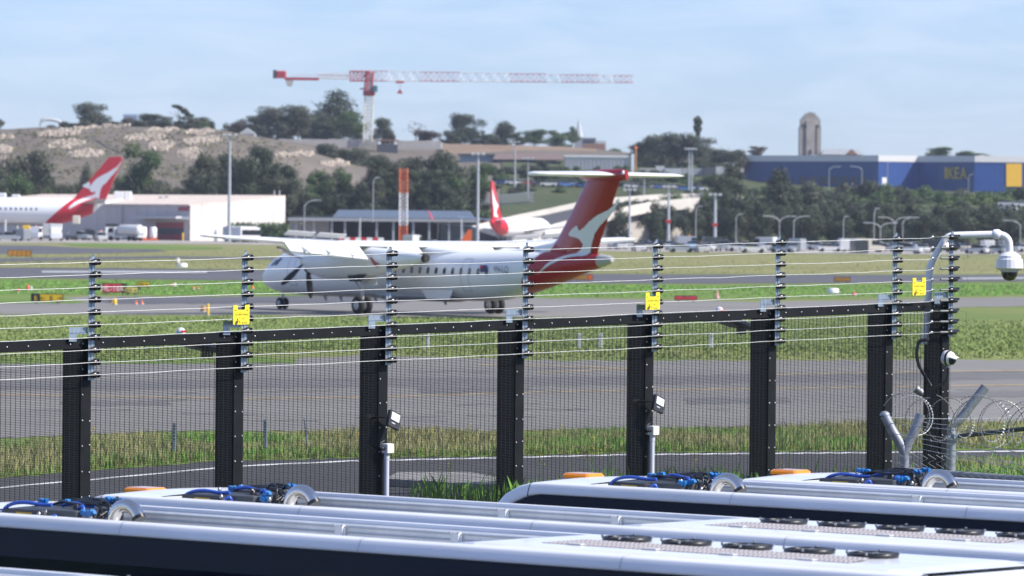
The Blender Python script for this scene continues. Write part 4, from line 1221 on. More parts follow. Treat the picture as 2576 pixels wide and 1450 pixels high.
for x, yt, yb, D, arms, lb in ((938, 448, 560, 1000, (0.3,), 'thin grey street lamp between the slope trees'), (765, 505, 612, 985, (1,), 'street lamp with one arm right of the hedge'), (1960, 545, 640, 985, (-1, 1), 'double-armed street lamp, leftmost below the blue store'), (1996, 545, 640, 1000, (1,), 'single-armed street lamp beside the leftmost double lamp'), (2121, 546, 640, 980, (0.2,), 'plain grey lamp post below the yellow letters, left one'), (2198, 526, 645, 960, (0.2,), 'tallest plain lamp post below the blue store'), (2214, 562, 645, 975, (-1, 1), 'double-armed lamp right beside the tallest plain post'), (2250, 548, 645, 990, (-1, 1), 'double-armed lamp, second from the right group'), (2270, 548, 645, 1000, (1,), 'single-armed lamp, right end of the lamp group'), (2566, 556, 640, 960, (-1,), 'single-armed lamp at the right edge behind the dome camera'), (2085, 420, 478, 1380, (1,), 'street lamp before the store windows, left one'), (2168, 420, 478, 1380, (-1,), 'street lamp before the store windows, right one'), (2232, 408, 478, 1390, (0.3,), 'street lamp before the white store door'), (2436, 440, 505, 1380, (0.3,), 'street lamp right of the yellow letters'), (1750, 520, 612, 1040, (0.3,), 'thin lamp post before the trees right of the tail'), (1851, 540, 625, 1030, (0.3,), 'thin lamp post under the palm')):
    street_lamp(x, yt, yb, D, arms, lb)

# ---------------------------------------------------------------- vehicles
VM = {}
def vmesh(kind, cm, part):
    key = (kind, cm.name, part)
    if key in VM: return VM[key]
    b = MB()
    def prof(pts, w, ch=0.12):
        n = len(pts)
        cx = sum(p[0] for p in pts) / n; cz = sum(p[1] for p in pts) / n
        rings = []
        for yy, k in ((-w / 2, 0.94), (-w / 2 + ch, 1.0), (w / 2 - ch, 1.0), (w / 2, 0.94)):
            rings.append([(cx + (p[0] - cx) * k, yy, cz + (p[1] - cz) * k) for p in pts])
        b.loft(rings, True, True)
    if kind == 'car':
        if part == 'body': prof([(-2.1, 0.3), (2.15, 0.3), (2.2, 0.7), (1.9, 0.85), (1.1, 0.95), (-1.7, 1.0), (-2.15, 0.85)], 1.75)
        if part == 'cabin': prof([(-1.75, 0.95), (1.1, 0.93), (0.45, 1.42), (-1.0, 1.46), (-1.5, 1.3)], 1.52)
        if part == 'roof': prof([(0.4, 1.40), (-1.0, 1.44), (-1.0, 1.50), (0.3, 1.47)], 1.45, 0.1)
    if kind == 'ute':
        if part == 'body': prof([(-2.5, 0.4), (2.4, 0.4), (2.45, 0.95), (1.3, 1.15), (-2.5, 1.15)], 1.85)
        if part == 'cabin': prof([(-0.6, 1.1), (1.35, 1.1), (0.7, 1.75), (-0.5, 1.8)], 1.6)
        if part == 'roof': prof([(0.68, 1.72), (-0.5, 1.77), (-0.5, 1.86), (0.6, 1.82)], 1.55, 0.1)
    if kind == 'van':
        if part == 'body': prof([(-2.5, 0.35), (2.45, 0.35), (2.5, 1.0), (1.7, 1.15), (1.2, 2.1), (0.9, 2.2), (-2.45, 2.25), (-2.5, 2.0)], 1.9)
        if part == 'cabin': prof([(1.80, 1.15), (1.28, 2.02), (0.2, 2.05), (0.2, 1.2)], 1.93, 0.05)
        if part == 'roof': prof([(0.8, 2.2), (-2.3, 2.24), (-2.3, 2.3), (0.7, 2.26)], 1.5, 0.1)
    if kind == 'truck':
        if part == 'body': prof([(-3.6, 0.9), (1.5, 0.9), (1.5, 3.3), (-3.6, 3.3)], 2.4)
        if part == 'cabin': prof([(2.0, 1.5), (3.48, 1.5), (3.3, 2.35), (2.0, 2.4)], 2.26, 0.05)
        if part == 'roof': prof([(1.7, 0.5), (3.5, 0.5), (3.5, 1.5), (3.28, 2.5), (1.7, 2.6)], 2.2)
    if kind == 'tanker':
        if part == 'body': b.lathe([(0.5, -3.9), (1.1, -3.7), (1.15, -3.5), (1.15, 1.0), (1.05, 1.3), (0.5, 1.45)], 14, (0, 0, 2.1), 'X')
        if part == 'cabin': prof([(2.3, 1.6), (3.68, 1.6), (3.5, 2.45), (2.3, 2.5)], 2.26, 0.05)
        if part == 'roof': prof([(1.9, 0.5), (3.7, 0.5), (3.7, 1.6), (3.48, 2.6), (1.9, 2.7)], 2.2); b.b2((-3.8, -0.9, 0.7), (1.9, 0.9, 1.05))
    if kind == 'bus':
        if part == 'body': prof([(-4.2, 0.4), (4.2, 0.4), (4.25, 1.2), (4.05, 2.9), (-4.1, 2.95)], 2.4)
        if part == 'cabin': prof([(4.2, 1.35), (4.09, 2.45), (-3.9, 2.45), (-3.9, 1.4)], 2.43, 0.04)
        if part == 'roof': prof([(-3.6, 2.94), (3.6, 2.92), (3.4, 3.12), (-3.4, 3.14)], 1.8, 0.1)
    if kind == 'container':
        if part == 'body': prof([(-2.4, 0.1), (2.4, 0.1), (2.4, 2.1), (-2.4, 2.1)], 2.2, 0.05)
        if part == 'cabin': b.b2((-2.2, -1.16, 0.3), (-1.2, -1.105, 1.9))
        if part == 'roof': prof([(-2.3, 2.1), (2.3, 2.1), (2.3, 2.18), (-2.3, 2.18)], 2.0, 0.05)
    if part == 'wheel': b.lathe([(0.2, -0.12), (0.34, -0.1), (0.36, 0), (0.34, 0.1), (0.2, 0.12)], 10, (0, 0, 0), 'Y')
    if part == 'bigwheel': b.lathe([(0.28, -0.15), (0.48, -0.13), (0.5, 0), (0.48, 0.13), (0.28, 0.15)], 10, (0, 0, 0), 'Y')
    VM[key] = b.mesh(part, cm)
    return VM[key]
def vehicle(kind, name, cm, loc, rz, label, cat, group=None, beacon=False):
    t = thing(name, label, cat, loc, rz, group)
    inst('body', vmesh(kind, cm, 'body'), t)
    inst('windows', vmesh(kind, M_glass if kind != 'container' else M_grey, 'cabin'), t)
    inst('roof' if kind not in ('truck', 'tanker') else 'cab', vmesh(kind, cm if kind != 'truck' else M_white, 'roof'), t)
    big = kind in ('truck', 'tanker', 'bus')
    if kind != 'container':
        wx = {'car': (-1.35, 1.4), 'ute': (-1.6, 1.55), 'van': (-1.6, 1.7), 'truck': (-2.4, 2.6), 'tanker': (-2.8, -1.7, 2.8), 'bus': (-2.6, 2.9)}[kind]
        for wxx in wx:
            for s in (-1, 1):
                inst('wheel', vmesh(kind, M_tyre, 'bigwheel' if big else 'wheel'), t, (wxx, s * (1.05 if big else 0.8), 0.5 if big else 0.36))
    if beacon:
        hh = {'car': 1.5, 'ute': 1.86, 'van': 2.3, 'truck': 2.6, 'tanker': 2.7, 'bus': 3.14}[kind]
        b = MB(); b.lathe([(0.16, 0), (0.16, 0.18), (0.05, 0.26)], 8, (2.4 if kind in ('truck', 'tanker') else 0, 0, hh)); b.build('beacon', M_amber, t)
    return t
M_cars = {'white': mat('car_white', (0.58, 0.58, 0.58), 0.25, var=0.03, coat=0.5), 'silver': mat('car_silver', (0.4, 0.42, 0.44), 0.3, metal=0.5, var=0.03), 'blue': mat('car_blue', (0.05, 0.13, 0.33), 0.3, coat=0.5), 'dark': mat('car_dark', (0.03, 0.035, 0.04), 0.25, coat=0.5), 'red': mat('car_red', (0.4, 0.03, 0.03), 0.3, coat=0.5), 'cream': mat('car_cream', (0.6, 0.55, 0.46), 0.4), 'orange': mat('car_orange', (0.6, 0.16, 0.05), 0.45), 'grey': mat('car_grey', (0.22, 0.23, 0.25), 0.3), 'ltblue': mat('car_light_blue', (0.28, 0.42, 0.6), 0.4)}
def gv(x, y): p = G(x, y); return (p.x, p.y, 0.04)
# left apron, from left to right
vehicle('ute', 'pickup', M_cars['silver'], gv(18, 608), 0.1, 'silver pickup at the left edge of the apron', 'pickup')
vehicle('van', 'van', M_cars['grey'], gv(52, 607), 2.2, 'grey van on the apron beside the yellow box', 'van')
yb = thing('yellow_cabinet', 'bright yellow tall cabinet on the apron at the left', 'cabinet', gv(66, 606))
b = MB(); b.bbox((-0.75, -0.5, 0.3), (0.75, 0.5, 2.9), 0.12); b.build('housing', M_yellow, yb); b = MB(); b.b2((-0.8, -0.55, 0), (0.8, 0.55, 0.3)); b.build('base', M_grey, yb)
vehicle('truck', 'box_truck', M_cars['grey'], gv(103, 605), -1.9, 'grey-fronted catering truck behind the white cab', 'truck', beacon=True)
vehicle('truck', 'box_truck', M_cars['white'], gv(140, 607), -1.45, 'bright white cab-forward truck below the grounded jet', 'truck')
vehicle('ute', 'pickup', M_cars['silver'], gv(203, 605), -0.6, 'small grey tug between the truck and the white utility', 'pickup')
vehicle('van', 'van', M_cars['dark'], gv(222, 605), -1.2, 'dark van behind the white utility', 'van')
st = thing('belt_loader', 'dark frame loader with a pale box on top', 'loader', gv(180, 606))
b = MB(); b.b2((-1.2, -0.8, 0.5), (1.2, 0.8, 1.1)); b.build('chassis', M_dgrey, st)
b = MB(); b.tube([(-1.1, 0, 1.0), (0.9, 0, 3.4)], 0.18, 6); b.tube([(-1.1, 0.5, 1.0), (0.9, 0.5, 3.4)], 0.18, 6); b.build('conveyor', M_grey, st)
b = MB(); b.bbox((0.2, -0.6, 3.3), (1.6, 0.8, 4.9), 0.1); b.build('box', M_cars['cream'], st)
for s in (-0.8, 0.8):
    for k in (-0.7, 0.7): inst('wheel', vmesh('car', M_tyre, 'wheel'), st, (s, k, 0.36))
vehicle('ute', 'pickup', M_cars['white'], gv(254, 608), -1.35, 'white utility with an amber beacon facing the runway', 'pickup', beacon=True)
vehicle('truck', 'box_truck', M_cars['dark'], gv(282, 604), -1.6, 'dark truck between the white utility and the tanker', 'truck')
vehicle('tanker', 'fuel_tanker', M_cars['white'], gv(316, 607), 2.55, 'white fuel tanker truck in front of the hangar', 'tanker')
for x, nm in ((360, 'left'), (385, 'right')):
    t = thing('fuel_tank', 'upright white tank on a red stand, %s one of two' % nm, 'tank', gv(x, 606), 0, 'upright tanks')
    b = MB(); b.lathe([(0.6, 0.5), (0.75, 0.8), (0.75, 2.5), (0.5, 2.75)], 12); b.build('vessel', M_white, t); b = MB(); b.b2((-0.8, -0.6, 0), (0.8, 0.6, 0.5)); b.build('stand', M_orange, t)
t = thing('red_skip', 'dark red skip between the two upright tanks', 'skip', gv(372, 605)); b = MB(); b.bbox((-0.55, -0.6, 0.05), (0.55, 0.6, 2.5), 0.08); b.build('bin', M_redoor, t); b = MB(); b.b2((-0.6, -0.65, 2.5), (0.6, 0.65, 2.62)); b.build('lid', M_red, t)
t = thing('yellow_bollard', 'yellow bollard before the red roller door', 'bollard', gv(460, 607)); b = MB(); b.lathe([(0.16, 0), (0.16, 1.5), (0.1, 1.65)], 8); b.build('post', M_yellow, t); b = MB(); b.lathe([(0.3, 0), (0.3, 0.12)], 8); b.build('base', M_grey, t)
t = thing('red_covered_pallet', 'grey crate with a red cover right of the hangar corner', 'crate', gv(526, 606)); b = MB(); b.bbox((-1.4, -0.8, 0.05), (1.4, 0.8, 1.3), 0.08); b.build('crate', M_grey, t); b = MB(); b.bbox((-1.5, -0.9, 1.3), (1.3, 0.9, 1.9), 0.2); b.build('cover', M_red, t)
t = thing('white_drum', 'upright white drum beside the red-covered crate', 'drum', gv(546, 608)); b = MB(); b.lathe([(0.55, 0), (0.62, 0.2), (0.62, 2.0), (0.45, 2.25)], 12); b.build('shell', M_white, t); b = MB(); b.lathe([(0.3, 2.25), (0.3, 2.35)], 10); b.build('cap', M_grey, t)
t = thing('orange_container', 'orange container at the foot of the light mast', 'container', gv(563, 606)); b = MB(); b.bbox((-0.6, -0.6, 0.05), (0.6, 0.6, 2.6), 0.05); b.build('box', M_orange, t); b = MB(); b.b2((0.1, -0.75, 0.1), (0.7, -0.62, 0.8)); b.build('yellow_front', M_yellow, t)
vehicle('bus', 'apron_bus', M_cars['white'], gv(617, 611), 1.15, 'white apron bus behind the left wing tip', 'bus')
vehicle('bus', 'apron_bus', M_cars['silver'], gv(594, 609), 1.2, 'silver bus half hidden by the light mast', 'bus')
# middle, behind the propeller aircraft
bar = thing('water_barrier', 'row of red and white plastic barriers behind the wing', 'barrier', gv(908, 624))
for k in range(8):
    b = MB(); b.box((-3.3 + k * 0.95, 0, 0.85), (0.93, 0.7, 1.7), taper=(1, 0.6)); b.build('barrier_block', M_red if k % 2 == 0 else M_white, bar)
vehicle('van', 'van', M_cars['white'], gv(1040, 626), 1.2, 'white van right of the lattice mast', 'van')
vehicle('car', 'car', M_cars['white'], gv(1090, 627), -0.3, 'white car with bright headlights behind the aircraft', 'car')
for k in range(2):
    t = thing('light_tower', 'pale mobile light tower behind the wing, %s one' % ('left', 'right')[k], 'light tower', gv(905 + k * 255, 622)); b = MB(); b.tube([(0, 0, 0.6), (0, 0, 5.0)], 0.12, 6); b.build('pole', M_lgrey, t); b = MB(); b.b2((-0.5, -0.4, 0.2), (0.5, 0.4, 0.9)); b.build('trolley', M_grey, t)
t = thing('stair_truck', 'orange boarding stair near the distant red tail', 'stairs', gv(1168, 628)); b = MB(); b.prism([(-1.2, -0.5, 0.4), (1.2, -0.5, 0.4), (1.2, -0.5, 3.2), (0.6, -0.5, 3.2)], (0, 0, 0), (0, 1.0, 0)); b.build('steps', M_orange, t); b = MB(); b.b2((-1.4, -0.6, 0.1), (1.4, 0.6, 0.4)); b.build('chassis', M_dgrey, t)
# right-hand strip of parked vehicles
rv = random.Random(21)
specs = []
x = 1545
while x < 2620:
    specs.append(x); x += rv.uniform(14, 27)
kinds = ['car', 'van', 'car', 'ute', 'container', 'car', 'car', 'van', 'car']
cols = ['white', 'white', 'silver', 'cream', 'white', 'ltblue', 'white', 'grey', 'dark', 'silver', 'white', 'orange']
for k, x in enumerate(specs):
    kd = kinds[rv.randrange(len(kinds))]; cn = cols[rv.randrange(len(cols))]
    if cn == 'orange' and kd in ('car', 'ute'): cn = 'white'
    yy = 631 + (x - 1545) * 0.0055 + rv.uniform(-6, 5)
    yy = min(yy, 640)
    nb = 'right of the red tail' if x < 1700 else ('below the light masts' if x < 1900 else ('below the double lamps' if x < 2180 else ('left of the dome camera pole' if x < 2350 else 'behind the dome camera')))
    vehicle(kd, {'car': 'parked_car', 'van': 'parked_van', 'ute': 'parked_pickup', 'container': 'container', 'truck': 'parked_truck'}[kd], M_cars[cn], gv(x, yy), rv.choice([0.0, 0.15, 1.3, 1.7, -0.4, 2.6]), 'far %s %s %s' % (cn.replace('ltblue', 'light blue'), {'car': 'car', 'van': 'van', 'ute': 'pickup', 'container': 'container', 'truck': 'truck'}[kd], nb), {'ute': 'pickup'}.get(kd, kd), 'far vehicle row, %s %s %s' % (cn, kd, nb), beacon=(k == 9))
# cars on the road above the scrub
for k, x in enumerate(list(range(1268, 1470, 22)) + list(range(1588, 1775, 19)) + [1500, 1525]):
    y = 468 + (x - 1268) * 0.034 + rv.uniform(-2, 2)
    p = on_hill(x, y, 1165, 1440)
    cn = rv.choice(['white', 'white', 'silver', 'white', 'dark', 'blue', 'red'])
    vehicle('car', 'road_car', M_cars[cn], (p.x, p.y, ter(p.x, p.y) + 0.3), rv.uniform(-0.3, 0.5), '%s car on the sloping road behind the tailplane' % cn, 'car', 'cars on the sloping road, ' + cn)
for x, y, cn in ((2532, 520, 'white'), (2552, 524, 'white'), (2572, 522, 'silver'), (2548, 530, 'white')):
    p = Q(x, y, 1165)
    vehicle('car', 'hill_car', M_cars[cn], (p.x, 1165 + (y - 520), max(p.z, ter(p.x, 1165) + 0.3)), rv.uniform(-0.3, 0.5), '%s car in the scrub gap at the right edge' % cn, 'car', 'cars in the scrub gap, ' + cn)
# ---------------------------------------------------------------- aircraft
M_air = mat('aircraft_white', (0.80, 0.805, 0.81), 0.4, var=0.03, coat=0.1, scale=0.6)
M_airgrey = mat('aircraft_belly_grey', (0.36, 0.36, 0.37), 0.4, var=0.05)
M_ared = mat('aircraft_red', (0.36, 0.006, 0.016), 0.25, var=0.03, coat=0.4)
M_emblem = mat('emblem_white', (0.74, 0.74, 0.75), 0.35, var=0.02)
M_prop = mat('propeller_black', (0.02, 0.02, 0.022), 0.4, var=0.15)
M_soot = mat('exhaust_dark', (0.02, 0.019, 0.018), 0.7, var=0.2)
M_text = mat('lettering_grey', (0.14, 0.14, 0.16), 0.6)
M_winglow = mat('window_tint', (0.035, 0.045, 0.065), 0.15)

def painted(name, rules):
    """aircraft paint split by straight lines in the object's own coordinates: rules (a, b, c, colour): colour where a*x + b*z < c"""
    m = bpy.data.materials.new(name); m.use_nodes = True
    nt = m.node_tree; bs = nt.nodes['Principled BSDF']
    bs.inputs['Roughness'].default_value = 0.42; bs.inputs['Coat Weight'].default_value = 0.08
    tcn = nt.nodes.new('ShaderNodeTexCoord'); sep = nt.nodes.new('ShaderNodeSeparateXYZ')
    nt.links.new(tcn.outputs['Object'], sep.inputs[0])
    col = None
    for a, bz, c, rgb in rules:
        if col is None:
            v = nt.nodes.new('ShaderNodeRGB'); v.outputs[0].default_value = (*rgb, 1); col = v.outputs[0]; continue
        m1 = nt.nodes.new('ShaderNodeMath'); m1.operation = 'MULTIPLY'; m1.inputs[1].default_value = a; nt.links.new(sep.outputs['X'], m1.inputs[0])
        m2 = nt.nodes.new('ShaderNodeMath'); m2.operation = 'MULTIPLY_ADD'; m2.inputs[1].default_value = bz; nt.links.new(sep.outputs['Z'], m2.inputs[0]); nt.links.new(m1.outputs[0], m2.inputs[2])
        lt = nt.nodes.new('ShaderNodeMath'); lt.operation = 'LESS_THAN'; lt.inputs[1].default_value = c; nt.links.new(m2.outputs[0], lt.inputs[0])
        mxn = nt.nodes.new('ShaderNodeMixRGB'); mxn.inputs['Color2'].default_value = (*rgb, 1)
        nt.links.new(lt.outputs[0], mxn.inputs['Fac']); nt.links.new(col, mxn.inputs['Color1']); col = mxn.outputs[0]
    nt.links.new(col, bs.inputs['Base Color'])
    return m

def fus_rings(st, n=28):
    rings = []
    for s in st:
        x, zc, ry, rz = s if len(s) == 4 else (s[0], s[1], s[2], s[2])
        rings.append([(x, ry * math.cos(t), zc + rz * math.sin(t)) for t in [2 * math.pi * k / n for k in range(n)]])
    return rings
def interp(st, x):
    for a, c in zip(st, st[1:]):
        if c[0] <= x <= a[0]:
            t = (a[0] - x) / (a[0] - c[0])
            return [a[k] + (c[k] - a[k]) * t for k in (1, 2)]
    return [st[-1][1], 0.0]
def foil(le, te, z, th, y):
    """closed aerofoil ring in the x-z plane at span y"""
    c = le - te
    up = [(0, 0), (0.03, 0.35), (0.12, 0.75), (0.3, 1.0), (0.55, 0.85), (0.8, 0.45), (1, 0.02)]
    r = [(le - c * a, y, z + th * k) for a, k in up] + [(le - c * a, y, z - th * k * 0.55) for a, k in reversed(up[1:-1])]
    return r
def decal(poly, yfun, step, name, m, parent, sides=(1, -1)):
    """flat emblem cut to the outline poly (local x, z), laid on both sides of the surface y = +-yfun(x, z)"""
    x0, x1 = min(p[0] for p in poly), max(p[0] for p in poly)
    z0, z1 = min(p[1] for p in poly), max(p[1] for p in poly)
    def inside(x, z):
        c = False; n = len(poly)
        for i in range(n):
            (xa, za), (xb, zb) = poly[i], poly[i - 1]
            if (za > z) != (zb > z) and x < (xb - xa) * (z - za) / (zb - za) + xa: c = not c
        return c
    for s in sides:
        b = MB(); idx = {}; vs = []; fs = []
        nx, nz = int((x1 - x0) / step) + 1, int((z1 - z0) / step) + 1
        def vid(i, j):
            if (i, j) not in idx:
                x, z = x0 + i * step, z0 + j * step
                idx[(i, j)] = len(vs); vs.append((x, s * (yfun(x, z) + 0.02), z))
            return idx[(i, j)]
        for i in range(nx):
            for j in range(nz):
                if inside(x0 + (i + 0.5) * step, z0 + (j + 0.5) * step):
                    fs.append((vid(i, j), vid(i + 1, j), vid(i + 1, j + 1), vid(i, j + 1)))
        b.add(vs, fs); b.build(name, m, parent)

# --- the taxiing propeller aircraft
DPL = 267.0
TH = RAD(127.0)
po = Q(1081, 560, DPL)
plane = thing('propeller_aircraft', 'white twin-propeller aircraft with red tail and white kangaroo taxiing behind the fence', 'aircraft', (po.x, DPL, 0.012), TH)
PM = Matrix.Translation((po.x, DPL, 0.012)) @ Matrix.Rotation(TH, 4, 'Z')
PMI = PM.inverted()
def ploc(x, y, yl):
    """photo position -> aircraft x, z on the plane local y = yl"""
    o = PMI @ CAMP; d = PMI.to_3x3() @ ray(x, y)
    t = (yl - o.y) / d.y; p = o + d * t
    return p.x, p.z
FS = [(15.75, 1.72, 0.03), (15.6, 1.72, 0.22), (15.25, 1.75, 0.47), (14.7, 1.83, 0.76), (14.0, 1.94, 0.99), (13.1, 2.04, 1.18), (12.0, 2.11, 1.30), (10.8, 2.13, 1.345), (6, 2.13, 1.345), (0, 2.13, 1.345), (-5.2, 2.13, 1.345), (-7, 2.20, 1.30), (-9.2, 2.40, 1.12), (-11.4, 2.65, 0.86), (-13.4, 2.90, 0.56), (-14.9, 3.05, 0.36), (-15.6, 3.10, 0.24), (-15.9, 3.12, 0.12)]
b = MB(); b.loft(fus_rings(FS), True, True, True)
PW, PR, PG = (0.82, 0.825, 0.83), (0.36, 0.006, 0.016), (0.40, 0.40, 0.41)
b.build('fuselage', painted('propeller_aircraft_paint', [(0, 0, 0, PW), (0, 1, 0.98, PG), (1, 0.75, -8.05, PR), (1, 0, -14.95, PG)]), plane)
# belly fairing
b = MB(); b.loft(fus_rings([(4.5, 1.0, 0.2, 0.1), (3.5, 0.98, 1.0, 0.28), (-2.5, 0.98, 1.05, 0.3), (-4.2, 1.0, 0.3, 0.1)], 14), True, True, True); b.build('belly_fairing', M_airgrey, plane)
# wing
def wing(side):
    s = side
    rings = []
    for y, le, te, z, th in ((0, 2.1, -1.0, 3.62, 0.30), (1.6, 2.1, -1.0, 3.62, 0.30), (5.2, 2.05, -0.95, 3.66, 0.27), (10, 1.6, -0.55, 3.90, 0.18), (13.8, 1.15, -0.15, 4.10, 0.10), (14.2, 0.95, -0.05, 4.12, 0.04)):
        rings.append(foil(le, te, z, th, s * y))
    b = MB(); b.loft(rings, True, True, True)
    return b.build('wing', M_air, plane)
wing(1); wing(-1)
b = MB(); b.loft(fus_rings([(3.4, 3.30, 0.3, 0.1), (2.4, 3.38, 1.0, 0.34), (-1.0, 3.38, 1.05, 0.36), (-3.6, 3.30, 0.5, 0.2), (-4.6, 3.25, 0.1, 0.05)], 16), True, True, True); b.build('wing_root_fairing', M_air, plane)
# flaps lowered behind the wing
for s in (1, -1):
    for y0, y1, c0, c1, z0, z1 in ((5.35, 9.9, 1.15, 0.85, 3.56, 3.80), (1.45, 3.45, 1.15, 1.15, 3.50, 3.52)):
        for k in range(1):
            A, C = Vector((-0.88, s * y0, z0)), Vector((-0.52 if y1 > 9 else -0.9, s * y1, z1))
            dn = Vector((-0.80, 0, -0.60))
            up = Vector((-0.60, 0, 0.80))
            b = MB(); b.prism([A, C, C + dn * c1, A + dn * c0], (0, 0, 0), up * 0.12); b.build('flap', M_air, plane)
    b = MB(); A, C = Vector((-0.45, s * 10.05, 3.84)), Vector((-0.18, s * 13.6, 4.02)); b.prism([A, C, C + Vector((-0.45, 0, -0.03)), A + Vector((-0.6, 0, -0.04))], (0, 0, 0), (0, 0, 0.06)); b.build('aileron', M_airgrey, plane)
    for yy in (6.2, 7.6, 9.0):
        b = MB(); b.loft(fus_rings([(0.3, 0, 0.05), (-0.5, 0, 0.11), (-1.4, -0.25, 0.09), (-1.9, -0.45, 0.03)], 8), True, True, True)
        o = b.build('flap_fairing', M_air, plane); o.location = (0, s * yy, 3.50 + (yy - 5) * 0.05)
    # spoilers raised on the upper surface
    for ya, yb_ in ((5.6, 7.4), (7.6, 9.4)):
        b = MB(); A, C = Vector((0.15, s * ya, 3.98 + (ya - 5) * 0.05)), Vector((0.1, s * yb_, 3.98 + (yb_ - 5) * 0.05)); b.prism([A, C, C + Vector((-0.4, 0, 0.22)), A + Vector((-0.4, 0, 0.22))], (0, 0, 0), (0.04, 0, 0.04)); b.build('spoiler', M_airgrey, plane)
    # nacelle
    NS = [(5.0, 2.78, 0.42, 0.46), (4.7, 2.74, 0.56, 0.62), (3.8, 2.70, 0.64, 0.80), (2.2, 2.72, 0.66, 0.90), (0.2, 2.78, 0.64, 0.86), (-2.0, 2.86, 0.58, 0.68), (-4.2, 2.98, 0.44, 0.44), (-5.6, 3.06, 0.26, 0.22)]
    b = MB(); b.loft([[(x, s * 4.4 + ry * math.cos(t), zc + rz * math.sin(t)) for t in [2 * math.pi * k / 20 for k in range(20)]] for x, zc, ry, rz in NS], True, True, True)
    nac = b.build('nacelle', M_air, plane)
    b = MB(); b.lathe([(0.2, -5.85), (0.27, -5.3), (0.24, -5.2)], 12, (0, s * 4.4, 3.06), 'X'); b.build('exhaust', M_soot, nac)
    b = MB(); b.loft([[(x, s * 4.4 + ry * math.cos(t), zc + rz * math.sin(t)) for t in [2 * math.pi * k / 10 for k in range(10)]] for x, zc, ry, rz in ((5.02, 2.3, 0.3, 0.16), (4.6, 2.26, 0.34, 0.2))], True, True, True); b.build('intake', M_soot, nac)
    # small red emblem on the nacelle side
    em = [(-0.95, 2.92), (-0.55, 3.06), (-0.28, 3.28), (-0.20, 3.30), (-0.35, 3.02), (-0.62, 2.80), (-0.85, 2.72), (-0.6, 2.88)]
    b = MB(); b.prism([(x * 1.25 - 1.3, s * 5.0, z * 1.0 - 0.22) for x, z in em], (0, 0, 0), (0, s * 0.04, 0)); b.build('nacelle_emblem', M_ared, nac)
    # propeller
    hub = Vector((5.15, s * 4.4, 2.80))
    b = MB(); b.lathe([(0.34, -0.15), (0.36, 0.0), (0.30, 0.3), (0.17, 0.55), (0.03, 0.68)], 14, hub, 'X'); prp = b.build('propeller', M_air, plane)
    for k in range(6):
        a = RAD(18 + 60 * k + (10 if s < 0 else 0))
        ax = Vector((0, math.cos(a), math.sin(a))); tn = Vector((0, -math.sin(a), math.cos(a)))
        rings = []
        for r, c, tw in ((0.3, 0.12, 1.2), (0.7, 0.24, 1.0), (1.2, 0.34, 0.75), (1.7, 0.32, 0.55), (2.02, 0.16, 0.45), (2.06, 0.05, 0.45)):
            ch = (tn * math.cos(tw) + Vector((1, 0, 0)) * math.sin(tw))
            nn = ax.cross(ch)
            c0 = hub + Vector((0.12, 0, 0)) + ax * r + tn * (0.10 * (r - 0.3) ** 1.5 * 0.4)
            rings.append([c0 - ch * c / 2, c0 + nn * 0.035, c0 + ch * c / 2, c0 - nn * 0.035])
        b = MB(); b.loft(rings, True, True); b.build('propeller_blade', M_prop, prp)
# fin, rudder, tailplane
b = MB(); rings = []
for z, le, te, th in ((3.0, -9.9, -14.5, 0.24), (3.9, -11.1, -14.85, 0.22), (5.4, -12.35, -15.6, 0.19), (7.15, -13.75, -16.45, 0.15)):
    up = [(0, 0), (0.03, 0.45), (0.12, 0.8), (0.3, 1), (0.6, 0.75), (1, 0.05)]
    c = le - te
    rings.append([(le - c * a, th * k, z) for a, k in up] + [(le - c * a, -th * k, z) for a, k in reversed(up[1:])])
b.loft(rings, True, True, True); b.build('fin', M_ared, plane)
b = MB(); b.loft([[(-6.2, 0, 3.40), (-6.2, 0.02, 3.40), (-6.2, 0, 3.41), (-6.2, -0.02, 3.40)], [(-9.0, 0.30, 3.2), (-9.0, 0.12, 3.6), (-9.0, 0, 3.72), (-9.0, -0.30, 3.2)], [(-11.0, 0.34, 3.1), (-11.0, 0.17, 3.8), (-11.0, 0, 4.05), (-11.0, -0.34, 3.1)], [(-12.3, 0.3, 3.1), (-12.3, 0.19, 3.8), (-12.3, 0, 4.3), (-12.3, -0.3, 3.1)]], True, True, True)
b.build('dorsal_fin', painted('dorsal_paint', [(0, 0, 0, PW), (1, 0.75, -8.35, PR)]), plane)
b = MB(); b.loft(fus_rings([(-13.1, 7.35, 0.03, 0.03), (-13.6, 7.38, 0.15, 0.22), (-14.6, 7.42, 0.24, 0.34), (-16.6, 7.45, 0.22, 0.32), (-17.05, 7.46, 0.10, 0.26)], 14), True, True, True); b.build('tail_bullet', M_ared, plane)
for s in (1, -1):
    rings = [foil(-14.2, -16.45, 7.45, 0.20, s * 0.12), foil(-14.5, -16.2, 7.45, 0.14, s * 4.45), foil(-14.8, -16.1, 7.45, 0.05, s * 4.63)]
    b = MB(); b.loft(rings, True, True, True); b.build('tailplane', M_air, plane)
b = MB(); b.lathe([(0.09, 0), (0.09, 0.1), (0.03, 0.18)], 8, (-16.9, 0.12, 7.5)); b.build('tail_light', M_white, plane)
